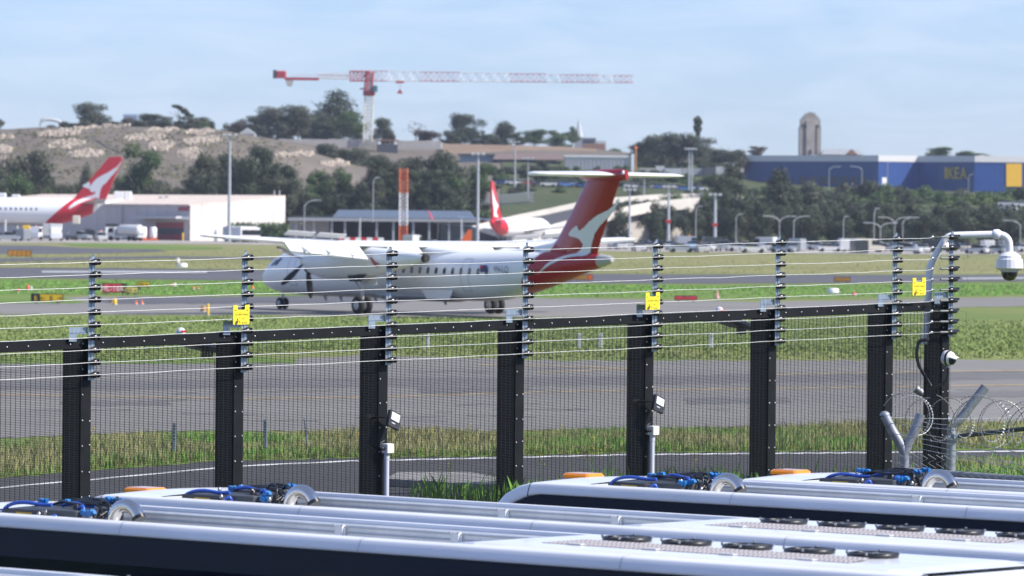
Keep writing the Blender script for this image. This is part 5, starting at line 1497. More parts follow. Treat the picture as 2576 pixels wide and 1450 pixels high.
# kangaroo emblem over fin and rear fuselage
KZ = [(1484, 306), (1440, 385), (1380, 430), (1300, 472), (1235, 528), (1185, 588), (1148, 612), (1130, 564), (1102, 584), (1078, 608), (1056, 641), (1070, 660), (1112, 668), (1152, 690), (1176, 732), (1166, 772), (1128, 806), (1060, 832), (1010, 858), (960, 896), (910, 956), (878, 994), (905, 975), (960, 925), (1020, 885), (1090, 850), (1160, 838), (1228, 834), (1236, 780), (1250, 715), (1272, 640), (1322, 562), (1392, 482), (1442, 412), (1474, 345)]
kpoly = []
for zx, zy in KZ:
    fx, fy = 1800 + zx / 2.231, 650 + zy / 2.231
    kpoly.append(ploc(fx * 2576 / 4096, fy * 1450 / 2306, 0.22))
FINS = [(3.0, -9.9, -14.5, 0.24), (3.9, -11.1, -14.85, 0.22), (5.4, -12.35, -15.6, 0.19), (7.15, -13.75, -16.45, 0.15)]
def tail_y(x, z):
    zc, r = interp(FS, x); f = 0.0
    if abs(z - zc) < r: f = math.sqrt(r * r - (z - zc) ** 2)
    if z >= 3.0:
        for A, C in zip(FINS, FINS[1:]):
            if z <= C[0]: break
        t = (z - A[0]) / (C[0] - A[0]); le, te, th = [A[k] + (C[k] - A[k]) * t for k in (1, 2, 3)]
        a = min(1, max(0, (le - x) / (le - te)))
        tab = [(0, 0), (0.03, 0.45), (0.12, 0.8), (0.3, 1), (0.6, 0.75), (1, 0.05)]
        for (a0, k0), (a1, k1) in zip(tab, tab[1:]):
            if a <= a1: break
        f = max(f, th * (k0 + (k1 - k0) * (a - a0) / (a1 - a0)))
    return f
decal(kpoly, tail_y, 0.035, 'kangaroo_emblem', M_emblem, plane)
# cabin windows, cockpit glazing, doors
def skin_y(x, z, st=FS):
    zc, r = interp(st, x); return math.sqrt(max(0.0, r * r - (z - zc) ** 2))
for s in (1, -1):
    for k in range(23):
        x = 9.4 - k * 0.74
        if abs(x - 4.9) < 0.3: continue
        zs = (2.20, 2.28, 2.46, 2.54)
        b = MB(); pts = []
        for z in zs:
            w = 0.085 if z in (2.20, 2.54) else 0.125
            pts.append([(x - w, s * (skin_y(x, z) + 0.012), z), (x + w, s * (skin_y(x, z) + 0.012), z)])
        b.loft(pts, closed=False); b.build('cabin_window', M_winglow, plane)
    for x0, x1, z0, z1 in ((13.75, 13.35, 2.42, 2.78), (13.25, 12.85, 2.46, 2.86)):
        b = MB(); rows = []
        for k in range(4):
            z = z0 + (z1 - z0) * k / 3
            rows.append([(xx, s * (skin_y(xx, z) + 0.015), z) for xx in [x0 - 0.12 * k + (x1 - x0) * j / 3 for j in range(4)]])
        b.loft(rows, closed=False, smooth=True); b.build('cockpit_window', M_glass, plane)
    for xd, w, z0, z1, nm in ((11.2, 0.72, 1.35, 3.0, 'front_door'), (-5.0, 0.72, 1.3, 3.05, 'rear_door')):
        b = MB()
        for xa, xb, za, zb in ((xd - w / 2, xd - w / 2 + 0.03, z0, z1), (xd + w / 2 - 0.03, xd + w / 2, z0, z1), (xd - w / 2, xd + w / 2, z0, z0 + 0.03), (xd - w / 2, xd + w / 2, z1 - 0.03, z1)):
            rows = []
            for k in range(7):
                z = za + (zb - za) * k / 6
                rows.append([(xa, s * (skin_y(xa, z) + 0.01), z), (xb, s * (skin_y(xb, z) + 0.01), z)])
            b.loft(rows, closed=False)
        b.build(nm, M_grey, plane)
    X = (-1, 0, 0) if s > 0 else (1, 0, 0)
    text_obj('registration', 'VH-LQ', 0.52, M_text, plane, facing((-8.05, s * (skin_y(-8.05, 2.55) + 0.05), 2.50), X), 0.85)
    text_obj('type_name', 'Q400', 0.40, M_text, plane, facing((-9.7, s * 0.34, 3.47), X, (0, -0.45 * s, 1)), 0.9)
    b = MB(); b.prism([(-6.35, s * 1.29, 2.35), (-6.95, s * 1.29, 2.35), (-6.95, s * 1.29, 2.72), (-6.35, s * 1.29, 2.72)], (0, 0, 0), (0, s * 0.04, 0)); fl = b.build('flag', mat('flag_blue', (0.02, 0.03, 0.14), 0.5), plane)
    b = MB(); b.prism([(-6.37, s * 1.335, 2.55), (-6.62, s * 1.335, 2.55), (-6.62, s * 1.335, 2.70), (-6.37, s * 1.335, 2.70)], (0, 0, 0), (0, s * 0.01, 0)); b.build('flag_canton', M_red, fl)
# pale belly panel seen below the cabin
b = MB(); b.prism([(-1.0, 1.22, 1.35), (-3.9, 1.22, 1.35), (-3.5, 1.18, 0.86), (-1.5, 1.18, 0.86)], (0, 0, 0), (0, 0.06, 0)); b.build('cargo_panel', M_air, plane)
# landing gear
def wheel_me(r, w):
    b = MB(); b.lathe([(r * 0.5, -w / 2), (r * 0.86, -w / 2), (r, -w * 0.3), (r, w * 0.3), (r * 0.86, w / 2), (r * 0.5, w / 2)], 18, (0, 0, 0), 'Y'); return b.mesh('tyre', M_tyre)
def rim_me(r, w):
    b = MB(); b.lathe([(0.05, -w / 2), (r, -w / 2 + 0.01), (r, w / 2 - 0.01), (0.05, w / 2)], 14, (0, 0, 0), 'Y'); return b.mesh('rim', M_lgrey)
tm, rm, tn_, rn = wheel_me(0.49, 0.28), rim_me(0.25, 0.30), wheel_me(0.32, 0.18), rim_me(0.16, 0.2)
for s in (1, -1):
    b = MB(); b.tube([(0, s * 4.4, 0.5), (-0.05, s * 4.4, 2.1)], [0.085, 0.11], 8); b.tube([(0.05, s * 4.4, 1.2), (1.1, s * 4.4, 2.2)], 0.055, 6); b.tube([(0, s * 4.4 - 0.36, 0.49), (0, s * 4.4 + 0.36, 0.49)], 0.06, 6); b.tube([(-0.05, s * 4.4, 1.5), (-0.5, s * 4.4 - 0.3, 2.2)], 0.045, 6)
    gear = b.build('main_gear', M_lgrey, plane)
    for dy in (-0.26, 0.26):
        o = inst('wheel', tm, gear, (0, s * 4.4 + dy, 0.49)); inst('rim', rm, gear, (0, s * 4.4 + dy, 0.49))
    b = MB(); b.prism([(0.9, s * 4.05, 2.15), (-0.9, s * 4.05, 2.15), (-0.7, s * 3.95, 1.55), (0.6, s * 3.95, 1.55)], (0, 0, 0), (0, 0.03 * s, 0)); b.build('gear_door', M_air, plane)
    b = MB(); b.prism([(0.9, s * 4.75, 2.15), (-0.9, s * 4.75, 2.15), (-0.5, s * 4.85, 1.75), (0.5, s * 4.85, 1.75)], (0, 0, 0), (0, 0.03 * s, 0)); b.build('gear_door', M_soot, plane)
b = MB(); b.tube([(13.94, 0, 0.35), (13.85, 0, 1.2)], [0.06, 0.08], 8); b.tube([(13.9, 0, 0.8), (13.2, 0, 1.2)], 0.04, 6); b.tube([(13.94, -0.22, 0.32), (13.94, 0.22, 0.32)], 0.045, 6)
gear = b.build('nose_gear', M_lgrey, plane)
for dy in (-0.17, 0.17):
    inst('wheel', tn_, gear, (13.94, dy, 0.32)); inst('rim', rn, gear, (13.94, dy, 0.32))
for x in (8.5, 5.2, -1.2, 10.0):
    b = MB(); b.prism([(x, 0, 0.85), (x - 0.35, 0, 0.85), (x - 0.42, 0, 0.52), (x - 0.28, 0, 0.52)], (0, -0.015, 0), (0, 0.015, 0)); b.build('antenna', M_airgrey, plane)
b = MB(); b.prism([(9.9, 0, 3.45), (9.5, 0, 3.45), (9.35, 0, 3.9), (9.5, 0, 3.9)], (0, -0.02, 0), (0, 0.02, 0)); b.build('antenna', M_air, plane)

# --- wide-body jet parked at the left
DJ = 1000.0
jo = Q(150, 560, DJ)
jet = thing('widebody_jet', 'big white jet with red kangaroo tail at the left edge', 'aircraft', (jo.x, DJ, 0.04), RAD(172))
JM = Matrix.Translation((jo.x, DJ, 0.04)) @ Matrix.Rotation(RAD(172), 4, 'Z'); JMI = JM.inverted()
def jloc(x, y, yl):
    o = JMI @ CAMP; d = JMI.to_3x3() @ ray(x, y); t = (yl - o.y) / d.y; p = o + d * t
    return p.x, p.z
zc0 = jloc(40, 533, 2.8)[1]
xt = jloc(262, 520, 0)[0]; zt_ = jloc(262, 512, 0)[1]
x1_ = jloc(118, 533, 2.8)[0]
JF = [(38, zc0 - 0.8, 0.4), (36, zc0 - 0.4, 1.6), (33, zc0, 2.5), (29, zc0, 2.82), (10, zc0, 2.82), (x1_, zc0, 2.82), (x1_ - 4.5, zc0 + 0.5, 2.35), (x1_ - 8.5, zc0 + 1.15, 1.55), (xt + 0.8, zt_ + 0.1, 0.75), (xt, zt_ + 0.2, 0.35)]
pA, pB = jloc(120, 556, 1.5), jloc(197, 490, 0.5)
slope = (pB[0] - pA[0]) / (pB[1] - pA[1])
b = MB(); b.loft(fus_rings(JF, 24), True, True, True)
b.build('fuselage', painted('widebody_paint', [(0, 0, 0, PW), (0, 1, zc0 - 2.2, (0.42, 0.42, 0.42)), (1, -slope, pA[0] - slope * pA[1], (0.56, 0.014, 0.03)), (1, 0.25, xt + 1.7 + 0.25 * zt_, PW)]), jet)
fin = [jloc(x, y, 0) for x, y in ((186, 500), (275, 396), (305, 394), (308, 402), (262, 512))]
b = MB(); b.prism([(x, 0, z) for x, z in fin], (0, -0.22, 0), (0, 0.22, 0)); b.build('fin', mat('jet_tail_red', (0.56, 0.014, 0.03), 0.3, coat=0.3, var=0.03), jet)
KJ = [(1002, 92), (962, 140), (900, 180), (850, 205), (800, 235), (765, 270), (742, 300), (735, 262), (712, 275), (690, 285), (676, 300), (700, 312), (735, 322), (748, 345), (772, 352), (785, 335), (780, 365), (735, 382), (680, 400), (630, 430), (590, 468), (580, 486), (600, 484), (660, 445), (720, 415), (790, 395), (815, 400), (822, 350), (840, 300), (880, 265), (920, 215), (960, 170)]
kj = [jloc((zx / 2.061) * 2576 / 4096, (600 + zy / 2.061) * 1450 / 2306, 0.4) for zx, zy in KJ]
def jt_y(x, z):
    zc, r = interp(JF, x)
    return max(0.22, math.sqrt(max(0, r * r - (z - zc) ** 2)) if abs(z - zc) < r else 0.0)
decal(kj, jt_y, 0.12, 'kangaroo_emblem', M_emblem, jet)
for s in (1, -1):
    a = jloc(222, 513, 1.0); c = (a[0] - 4.6, a[1])
    span = 9.0
    b = MB(); b.loft([foil(a[0] + 1.5, a[0] - 3.0, a[1], 0.25, s * 0.9), foil(a[0] - 3.2, a[0] - 5.4, a[1] + 0.9, 0.1, s * span)], True, True, True); b.build('tailplane', M_airgrey if s > 0 else M_air, jet)
    for k in range(26):
        x = x1_ + 2.0 + k * 1.05
        z = zc0 + 0.55
        b = MB(); y = s * (math.sqrt(max(0, 2.82 ** 2 - 0.55 ** 2)) + 0.02); b.add([(x, y, z - 0.22), (x + 0.38, y, z - 0.22), (x + 0.38, y - s * 0.05, z + 0.26), (x, y - s * 0.05, z + 0.26)], [(0, 1, 2, 3)]); b.build('cabin_window', M_winglow, jet)
    b = MB(); b.loft([foil(34, 24, zc0 - 1.4, 0.7, s * 2.5), foil(22, 16, zc0 + 0.2, 0.3, s * 20), foil(17, 15, zc0 + 0.8, 0.1, s * 29)], True, True, True); b.build('wing', M_air, jet)
    b = MB(); b.tube([(10, s * 5, 0.6), (10, s * 5, zc0 - 1.6)], 0.25, 8); g_ = b.build('main_gear', M_lgrey, jet)
    for dx in (-0.9, 0.9): inst('wheel', tm, g_, (10 + dx, s * 5, 0.65), sc=(1.3, 1.6, 1.3))
b = MB(); b.tube([(32, 0, 0.5), (32, 0, zc0 - 2)], 0.2, 8); b.build('nose_gear', M_lgrey, jet)
b = MB(); b.lathe([(0.3, -0.2), (0.33, 0.1), (0.2, 0.3)], 10, (xt, 0, zt_ + 0.2), 'X'); b.build('tail_cone_outlet', M_airgrey, jet)

# --- narrow-body jet seen from behind
DN = 1000.0
no = Q(1262, 590, DN)
nj = thing('narrowbody_jet', 'white jet with red tail facing away behind the elevated road', 'aircraft', (no.x, DN, 0.04), RAD(74))
NF_ = [(34, 3.2, 0.3), (32, 3.3, 1.3), (28, 3.4, 1.88), (4, 3.4, 1.88), (0, 3.5, 1.75), (-4.5, 4.0, 1.15), (-7, 4.35, 0.55), (-8, 4.5, 0.25)]
b = MB(); b.loft(fus_rings(NF_, 20), True, True, True); b.build('fuselage', painted('narrowbody_paint', [(0, 0, 0, PW), (1, 0.6, 1.4, (0.60, 0.012, 0.03))]), nj)
b = MB(); b.prism([(-0.5, 0, 5.0), (-6.6, 0, 12.5), (-8.2, 0, 12.5), (-7.0, 0, 4.8)], (0, -0.18, 0), (0, 0.18, 0)); b.build('fin', mat('jet_tail_red', (0.56, 0.014, 0.03)), nj)
em = [(-7.9, 11.2), (-5.6, 9.0), (-4.0, 8.0), (-3.0, 7.6), (-4.2, 7.1), (-4.6, 6.2), (-3.0, 5.2), (-4.6, 5.4), (-6.2, 5.4), (-6.4, 7.0), (-7.3, 8.6)]
decal(em, lambda x, z: 0.18, 0.12, 'kangaroo_emblem', M_emblem, nj)
for s in (1, -1):
    b = MB(); b.loft([foil(-3.4, -6.8, 4.7, 0.18, s * 0.5), foil(-6.6, -8.2, 5.4, 0.06, s * 7.0)], True, True, True); b.build('tailplane', M_air, nj)
    b = MB(); b.loft([foil(19, 11, 2.6, 0.5, s * 1.6), foil(13.5, 9, 3.2, 0.25, s * 7), foil(8.5, 7, 4.2, 0.1, s * 16.5)], True, True, True); b.build('wing', M_air, nj)
    b = MB(); b.prism([(8.4, s * 16.5, 4.2), (7.0, s * 16.5, 4.2), (5.6, s * 17.3, 6.6), (6.2, s * 17.3, 6.6)], (0, 0, 0), (0, 0.08, 0)); b.build('winglet', M_red, nj)
    b = MB(); b.lathe([(0.6, -2.0), (0.95, -0.6), (1.05, 1.0), (0.9, 2.0)], 14, (16.5, s * 4.9, 1.75), 'X'); b.build('engine', M_air, nj)
    b = MB(); b.tube([(11, s * 2.8, 0.5), (11, s * 2.8, 2.4)], 0.15, 8); g_ = b.build('main_gear', M_lgrey, nj)
    for dy in (-0.4, 0.4): inst('wheel', tm, g_, (11, s * 2.8 + dy, 0.55))
b = MB(); b.tube([(27, 0, 0.4), (27, 0, 1.8)], 0.12, 8); b.build('nose_gear', M_lgrey, nj)

# ---------------------------------------------------------------- airfield signs and markers
M_signy = mat('sign_face_yellow', (0.62, 0.43, 0.015), 0.5, var=0.05); M_signp = mat('sign_face_pale_yellow', (0.74, 0.60, 0.18), 0.5, var=0.05); M_signr = mat('sign_face_red', (0.60, 0.035, 0.07), 0.5, var=0.05); M_signw = mat('sign_white', (0.8, 0.7, 0.72), 0.5); M_signb = mat('sign_black', (0.015, 0.018, 0.022), 0.5)
def airsign(label, x0, x1, yt, yb, panels):
    """guidance sign: panels (fraction start, end, face material, text, text material)"""
    p0 = G((x0 + x1) / 2, yb + 1); D = p0.y
    W = (x1 - x0) / px(D); Hh = (yb - yt) / px(D)
    t = thing('guidance_sign', label, 'sign', (p0.x, D, 0.02))
    b = MB(); b.b2((-W / 2 - 0.04, -0.12, 0.12), (W / 2 + 0.04, 0.12, Hh)); b.build('housing', M_signb, t)
    for s in (-0.35, 0.35):
        b = MB(); b.tube([(s * W, 0, 0), (s * W, 0, 0.14)], 0.06, 6); b.build('leg', M_grey, t)
    for f0, f1, fm, tx, tm_ in panels:
        b = MB(); b.b2((-W / 2 + W * f0, -0.145, 0.16), (-W / 2 + W * f1, -0.121, Hh - 0.04)); pn = b.build('face_panel', fm, t)
        if tx:
            text_obj('lettering', tx, Hh * 0.72, tm_, pn, facing((-W / 2 + W * (f0 + f1) / 2, -0.15, Hh * 0.52), (1, 0, 0)), 0.9)
    return t
airsign('black and yellow guidance sign beside the taxiway at the left', 80, 157, 739, 764, [(0.0, 0.27, M_signb, 'B', M_signy), (0.28, 1.0, M_signy, '\u2190  B  \u2192', M_signb)])
airsign('red runway guidance sign with white numerals', 259, 317, 713, 741, [(0.0, 0.78, M_signr, '34L-16R', M_signw), (0.79, 1.0, M_signb, 'G', M_signp)])
airsign('pale yellow guidance sign right of the red one', 317, 346, 722, 743, [(0.0, 1.0, M_signp, 'B9\u2192', M_signb)])
airsign('yellow guidance sign farther back right of the red one', 346, 376, 708, 727, [(0.0, 1.0, M_signy, 'B9\u2192', M_signb)])
airsign('back of a red guidance sign right of the tail', 1698, 1752, 744, 760, [(0.0, 0.33, M_signr, '', None), (0.34, 0.66, mat('sign_back_pink', (0.45, 0.05, 0.06), 0.5), '', None), (0.67, 1.0, M_signr, '', None)])
airsign('long orange guidance sign at the far left', 20, 78, 629, 647, [(k / 5 + 0.01, (k + 1) / 5 - 0.01, mat('sign_back_orange', (0.50, 0.22, 0.03), 0.6), '', None) for k in range(5)])
airsign('brown backed guidance sign behind the fence at the right', 2099, 2138, 697, 712, [(0.0, 0.5, mat('sign_back_brown', (0.36, 0.17, 0.03), 0.6), '', None), (0.51, 1.0, mat('sign_back_brown', (0.36, 0.17, 0.03), 0.6), '', None)])
airsign('yellow-ended sign half hidden behind the aircraft tail', 1425, 1490, 690, 708, [(0.0, 0.85, mat('sign_back_brown', (0.36, 0.17, 0.03), 0.6), '', None), (0.86, 1.0, M_orange, '', None)])
airsign('brown backed sign seen through the mesh near the right corner', 2215, 2262, 772, 790, [(0.0, 0.5, mat('sign_back_orange', (0.50, 0.22, 0.03), 0.6), '', None), (0.51, 1.0, mat('sign_back_orange', (0.50, 0.22, 0.03), 0.6), '', None)])
def marker(label, x, y, h, r, m, name='taxiway_marker', cat='marker', cone=False, group=None):
    p = G(x, y); s = px(p.y)
    t = thing(name, label, cat, (p.x, p.y, 0.02), 0, group)
    b = MB()
    if cone: b.lathe([(r / s * 1.1, 0.03), (r / s * 0.5, h / s * 0.6), (r / s * 0.25, h / s)], 10)
    else: b.lathe([(r / s, 0.03), (r / s, h / s * 0.85), (r / s * 0.6, h / s)], 10)
    b.build('body', m, t); b = MB(); b.lathe([(r / s * 1.5, 0), (r / s * 1.4, 0.04)], 10); b.build('base', M_grey, t)
    return t
marker('white dome marker left of the propeller aircraft', 459, 673, 10, 12, M_white)
marker('pale brown box marker above the white dome marker', 447, 662, 12, 5, M_cars['cream'])
marker('white dome marker right of the red sign', 2096, 738, 12, 14, M_white)
marker('small red marker light at the far left', 46, 735, 8, 4, M_red)
marker('orange and white marker left of the black sign', 70, 732, 14, 4, M_orange)
marker('pale blue marker beside the orange and white one', 78, 731, 10, 3, M_lgrey)
marker('orange marker cone right of the yellow signs', 433, 721, 9, 3, M_orange, cone=True)
marker('white marker beside the orange cone', 440, 721, 8, 3, M_white)
for k, x in enumerate((486, 498)): marker('tiny orange marker light on the grass, %s of two' % ('left', 'right')[k], x, 728, 5, 3, M_orange)
for k, x in enumerate((342, 357)): marker('small red-brown marker on the dark patch, %s of two' % ('left', 'right')[k], x, 767, 11, 4, M_orange, cone=True)
marker('yellow T-shaped marker on the dark patch', 289, 768, 16, 5, M_yellow); marker('brown marker beside the yellow T-shaped one', 282, 764, 10, 6, mat('sign_back_brown', (0.36, 0.17, 0.03), 0.6))
marker('yellow marker post left of the first warning sign', 523, 795, 30, 3.5, M_yellow, 'marker_post', 'post'); marker('brown lamp beside the yellow marker post', 512, 785, 14, 7, mat('sign_back_brown', (0.36, 0.17, 0.03), 0.6))
marker('small red marker light just left of the aircraft nose', 635, 728, 7, 4, M_orange)
marker('pink and white cone marker right of the tail', 1804, 752, 22, 5, mat('faded_pink', (0.62, 0.3, 0.27), 0.6), cone=True)
marker('small red marker behind the last but one fence post', 2148, 745, 9, 5, M_red)
marker('orange post seen through the mesh near the right corner', 2246, 822, 28, 7, mat('sign_back_orange', (0.50, 0.22, 0.03), 0.6), 'marker_post', 'post')
for k, x in enumerate((1075, 1457, 1510, 1788)):
    p = G(x, 878); t = thing('marker_post', 'pale plastic marker post seen through the mesh, %s' % ('left of the fourth fence post', 'left one behind the fifth panel', 'right one behind the fifth panel', 'behind the sixth panel')[k], 'post', (p.x, p.y, 0)); s = px(p.y)
    b = MB(); b.bbox((-5 / s, -0.04, 0), (5 / s, 0.04, (40 if k else 60) / s), 0.03); b.build('post', M_lgrey, t); b = MB(); b.b2((-5.4 / s, -0.05, 30 / s), (5.4 / s, -0.041, 33 / s)); b.build('band', M_grey, t)
for k, (x, y, tl) in enumerate(((437, 1130, 0.02), (667, 1122, 0.0), (776, 1118, -0.12))):
    p = G(x, y + 25); t = thing('marker_post', 'dark grey slotted marker post in the verge, %s' % ('left of the second fence post', 'right of the second fence post', 'leaning, left of the third fence post')[k], 'post', (p.x, p.y, 0), 0); t.rotation_euler = (0, tl, 0); s = px(p.y)
    w = 5 if k < 2 else 2.5
    b = MB(); b.bbox((-w / s, -0.03, 0), (w / s, 0.03, 92 / s), 0.02); b.build('post', mat('slate_post', (0.16, 0.19, 0.22), 0.6), t)
    for j in range(5):
        b = MB(); b.b2((-w * 0.6 / s, -0.036, (50 + j * 8) / s), (w * 0.6 / s, -0.031, (52 + j * 8) / s)); b.build('slot', M_dgrey, t)
slab = thing('pit_cover', 'weathered concrete pit cover beside the perimeter road', 'slab', (0, 0, 0))
b = MB(); q = [G(970, 1225), G(1000, 1208), G(1180, 1208), G(1290, 1228), G(1240, 1242)]
for v in q: v.z = 0
b.prism(q, (0, 0, 0.02), (0, 0, 0.16)); b.build('cover', mat('weathered_concrete', (0.22, 0.21, 0.20), 0.9, var=0.25, scale=1.5), slab)
b = MB(); q = [G(1215, 1262), G(1310, 1262), G(1600, 1215), G(1600, 1209)]
for v in q: v.z = 0
b.prism(q, (0, 0, 0.02), (0, 0, 0.10)); b.build('kerb', M_conc, slab)
# ---------------------------------------------------------------- black mesh security fence
M_fblack = mat('powder_coat_black', (0.008, 0.009, 0.010), 0.5, var=0.35, scale=3, spec=0.18)
M_meshb = mat('mesh_wire_black', (0.009, 0.010, 0.011), 0.5, var=0.1, spec=0.3)
M_galv = mat('galvanised_bar', (0.30, 0.36, 0.42), 0.38, metal=0.6, var=0.28, scale=9, detail=8, stretch=(3, 3, 0.6))
M_bolt = mat('bolt_steel', (0.36, 0.36, 0.37), 0.35, metal=0.8, var=0.1)
M_wire = mat('bright_wire', (0.72, 0.72, 0.70), 0.4, metal=0.3, var=0.1, scale=8)
M_ins = mat('insulator_black', (0.010, 0.010, 0.012), 0.28, var=0.2)
M_pvc = mat('grey_conduit', (0.50, 0.51, 0.58), 0.45, var=0.05)
M_camw = mat('camera_white', (0.74, 0.73, 0.76), 0.4, var=0.03)
M_warn = mat('warning_yellow', (0.80, 0.66, 0.03), 0.45, var=0.04)

W = (Vector((P7.x, P7.y)) - Vector((P1.x, P1.y))).length / 6
FRZ = math.atan2(EF.y, EF.x)
ZT1, ZB1 = Q(239, 659, FD1).z, Q(236, 942, FD1).z
ZT7 = Q(2254, 601, 98.1).z
IP = (ZT1 - ZB1) / 9
SLOPE = (ZT7 - ZT1) / (6 * W)
ZR1 = Q(237, 851, FD1).z                       # top of the rail at the first post
FM = Matrix.Translation(F0) @ Matrix.Rotation(FRZ, 4, 'Z')
FMI = FM.inverted()
def onf(x, y, off):
    """photo position on a plane parallel to the fence, off metres in front of it -> fence coordinates"""
    return FMI @ onplane(x, y, F0 + NF * off, NF)
def zs(s): return SLOPE * s

fence = thing('security_fence', 'black steel mesh security fence across the whole picture', 'fence', F0, FRZ)
posts = [i * W for i in range(-2, 7)] + [6.5 * W]
VSP, HSP, WR = 0.106, 0.0286, 0.0034
b0 = MB(); b0.lathe([(0.017, 0), (0.017, 0.008), (0.011, 0.014), (0.003, 0.017)], 7, (0, 0, 0), 'Y', rot=Matrix.Rotation(math.pi, 3, 'Z')); boltm = b0.mesh('bolt', M_bolt)
for i in range(len(posts) - 1):
    s0, s1 = posts[i], posts[i + 1]
    b = MB()
    n = int((s1 - s0) / VSP)
    for k in range(n):                           # upright wires
        s = s0 + (k + 0.5) * VSP
        z1 = ZR1 + zs(s) - 0.02
        b.box((s, 0.0, z1 / 2 - 0.05), (2 * WR, 2 * WR, z1 + 0.1))
    nz = int((ZR1 + 0.1) / HSP)
    for k in range(nz):                          # cross wires
        za = ZR1 - 0.17 - k * HSP
        A, C = Vector((s0, -0.006, za + zs(s0))), Vector((s1, -0.006, za + zs(s1)))
        if A.z < -0.15: break
        h = Vector((0, 0, WR * 1.0)); d = Vector((0, WR, 0))
        b.add([A - h - d, C - h - d, C + h - d, A + h - d, A + d, C + d], [(0, 1, 2, 3), (3, 2, 5, 4), (0, 4, 5, 1)])
    o = b.build('mesh_panel', M_meshb, fence); o['kind'] = 'stuff'
    # top rail with bolts
    b = MB(); ra, rb = s0 - 0.07, s1 - 0.33
    za, zb = ZR1 + zs(ra), ZR1 + zs(rb)
    hgt = 0.165
    b.add([(ra, -0.045, za - hgt), (rb, -0.045, zb - hgt), (rb, -0.045, zb), (ra, -0.045, za), (ra, 0.06, za - 0.03), (rb, 0.06, zb - 0.03), (rb, 0.06, zb), (ra, 0.06, za), (ra, -0.03, za - hgt), (rb, -0.03, zb - hgt), (rb, -0.03, zb - 0.03), (ra, -0.03, za - 0.03)], [(0, 1, 2, 3), (3, 2, 6, 7), (7, 6, 5, 4), (4, 5, 10, 11), (11, 10, 9, 8), (8, 9, 1, 0), (0, 3, 7, 4, 11, 8), (1, 9, 10, 5, 6, 2)])
    rail = b.build('top_rail', M_fblack, fence)
    nb = max(2, int((rb - ra) / 0.40))
    for k in range(nb):
        s = ra + (k + 0.5) * (rb - ra) / nb
        inst('bolt', boltm, rail, (s, -0.045, ZR1 + zs(s) - 0.085 + 0.004 * math.sin(k * 7.1 + i)))
for i, s in enumerate(posts):
    zt = ZR1 + zs(s)
    b = MB(); b.b2((s - 0.305, -0.035, -0.3), (s - 0.085, -0.010, zt - 0.005)); b.b2((s - 0.30, 0.012, -0.3), (s - 0.09, 0.40, zt - 0.01)); b.b2((s - 0.32, 0.40, -0.3), (s - 0.07, 0.43, zt - 0.01))
    post = b.build('post', M_fblack, fence)
    k = 0; z = zt - 0.09
    while z > 0.15:
        inst('bolt', boltm, post, (s - 0.275, -0.035, z))
        if k > 2: inst('bolt', boltm, post, (s - 0.115, -0.035, z + 0.015 * math.sin(k * 3 + i)))
        z -= 0.43; k += 1

# ---------------------------------------------------------------- electric fence on top
ef = thing('electric_fence', 'ten-wire electric fence with galvanised uprights above the mesh', 'electric fence', F0 - EF * 0.165, FRZ)
b = MB(); b.lathe([(0.006, -0.15), (0.022, -0.10), (0.050, -0.035), (0.062, 0.01), (0.058, 0.035), (0.032, 0.055), (0.032, 0.07), (0.055, 0.08), (0.055, 0.11), (0.028, 0.125)], 10, (0, 0, 0), 'X'); insm = b.mesh('insulator', M_ins)
for v in insm.vertices: v.co *= 0.98
def upright(s, i):
    zt = ZT1 + zs(s)
    b = MB()
    y = -0.13
    b.prism([(s - 0.066, y, zt - 9 * IP - 0.09), (s + 0.052, y, zt - 9 * IP - 0.09), (s + 0.052, y, zt + 0.125), (s - 0.066, y, zt + 0.03)], (0, 0, 0), (0, 0.006, 0))
    b.b2((s + 0.052, y - 0.004, zt - 9 * IP - 0.09), (s + 0.060, y + 0.06, zt + 0.12))
    b.b2((s - 0.01, y - 0.008, zt - 9 * IP - 0.085), (s + 0.012, y - 0.001, zt + 0.02))
    u = b.build('upright', M_galv, ef)
    # bracket holding it on the rail
    zr = ZR1 + zs(s)
    b = MB(); b.prism([(s - 0.46, -0.10, zr - 0.05), (s - 0.30, -0.10, zr - 0.05), (s - 0.30, -0.10, zr + 0.075), (s - 0.06, -0.10, zr + 0.075), (s - 0.06, -0.10, zr + 0.19), (s - 0.46, -0.10, zr + 0.19)], (0, 0, 0), (0, 0.008, 0)); b.build('bracket', M_galv, ef)
    return u
tens = MB(); tens.tube([(-0.62, 0, 0), (-0.40, 0, 0)], 0.006, 6); tens.tube([(-0.40, 0, 0), (-0.14, 0, 0)], 0.022, 8); tensm = tens.mesh('tensioner', mat('tensioner_grey', (0.20, 0.21, 0.21), 0.5, metal=0.4))
kn = MB(); kn.lathe([(0.02, -0.16), (0.05, -0.12), (0.06, -0.04), (0.05, 0.02), (0.045, 0.10), (0.02, 0.13)], 8, (0, 0, 0), 'X'); kn.b2((0.05, -0.02, 0.01), (0.17, 0.02, 0.05)); knm = kn.mesh('strain_insulator', M_ins)
cl = MB(); cl.lathe([(0.01, -0.04), (0.032, -0.02), (0.032, 0.02), (0.01, 0.04)], 7, (0, 0, 0), 'X'); clm = cl.mesh('wire_clamp', M_bolt)
for i, s in enumerate(posts):
    u = upright(s, i)
    for k in range(10):
        z = ZT1 + zs(s) - k * IP
        if i < len(posts) - 1:
            inst('insulator', insm, u, (s + 0.012, -0.185, z), (0, 0, random.uniform(-0.12, 0.12)))
        else:
            inst('strain_insulator', knm, u, (s, -0.19, z)); inst('tensioner', tensm, u, (s, -0.19, z)); inst('wire_clamp', clm, u, (s - 0.66, -0.19, z))
rw = random.Random(4)
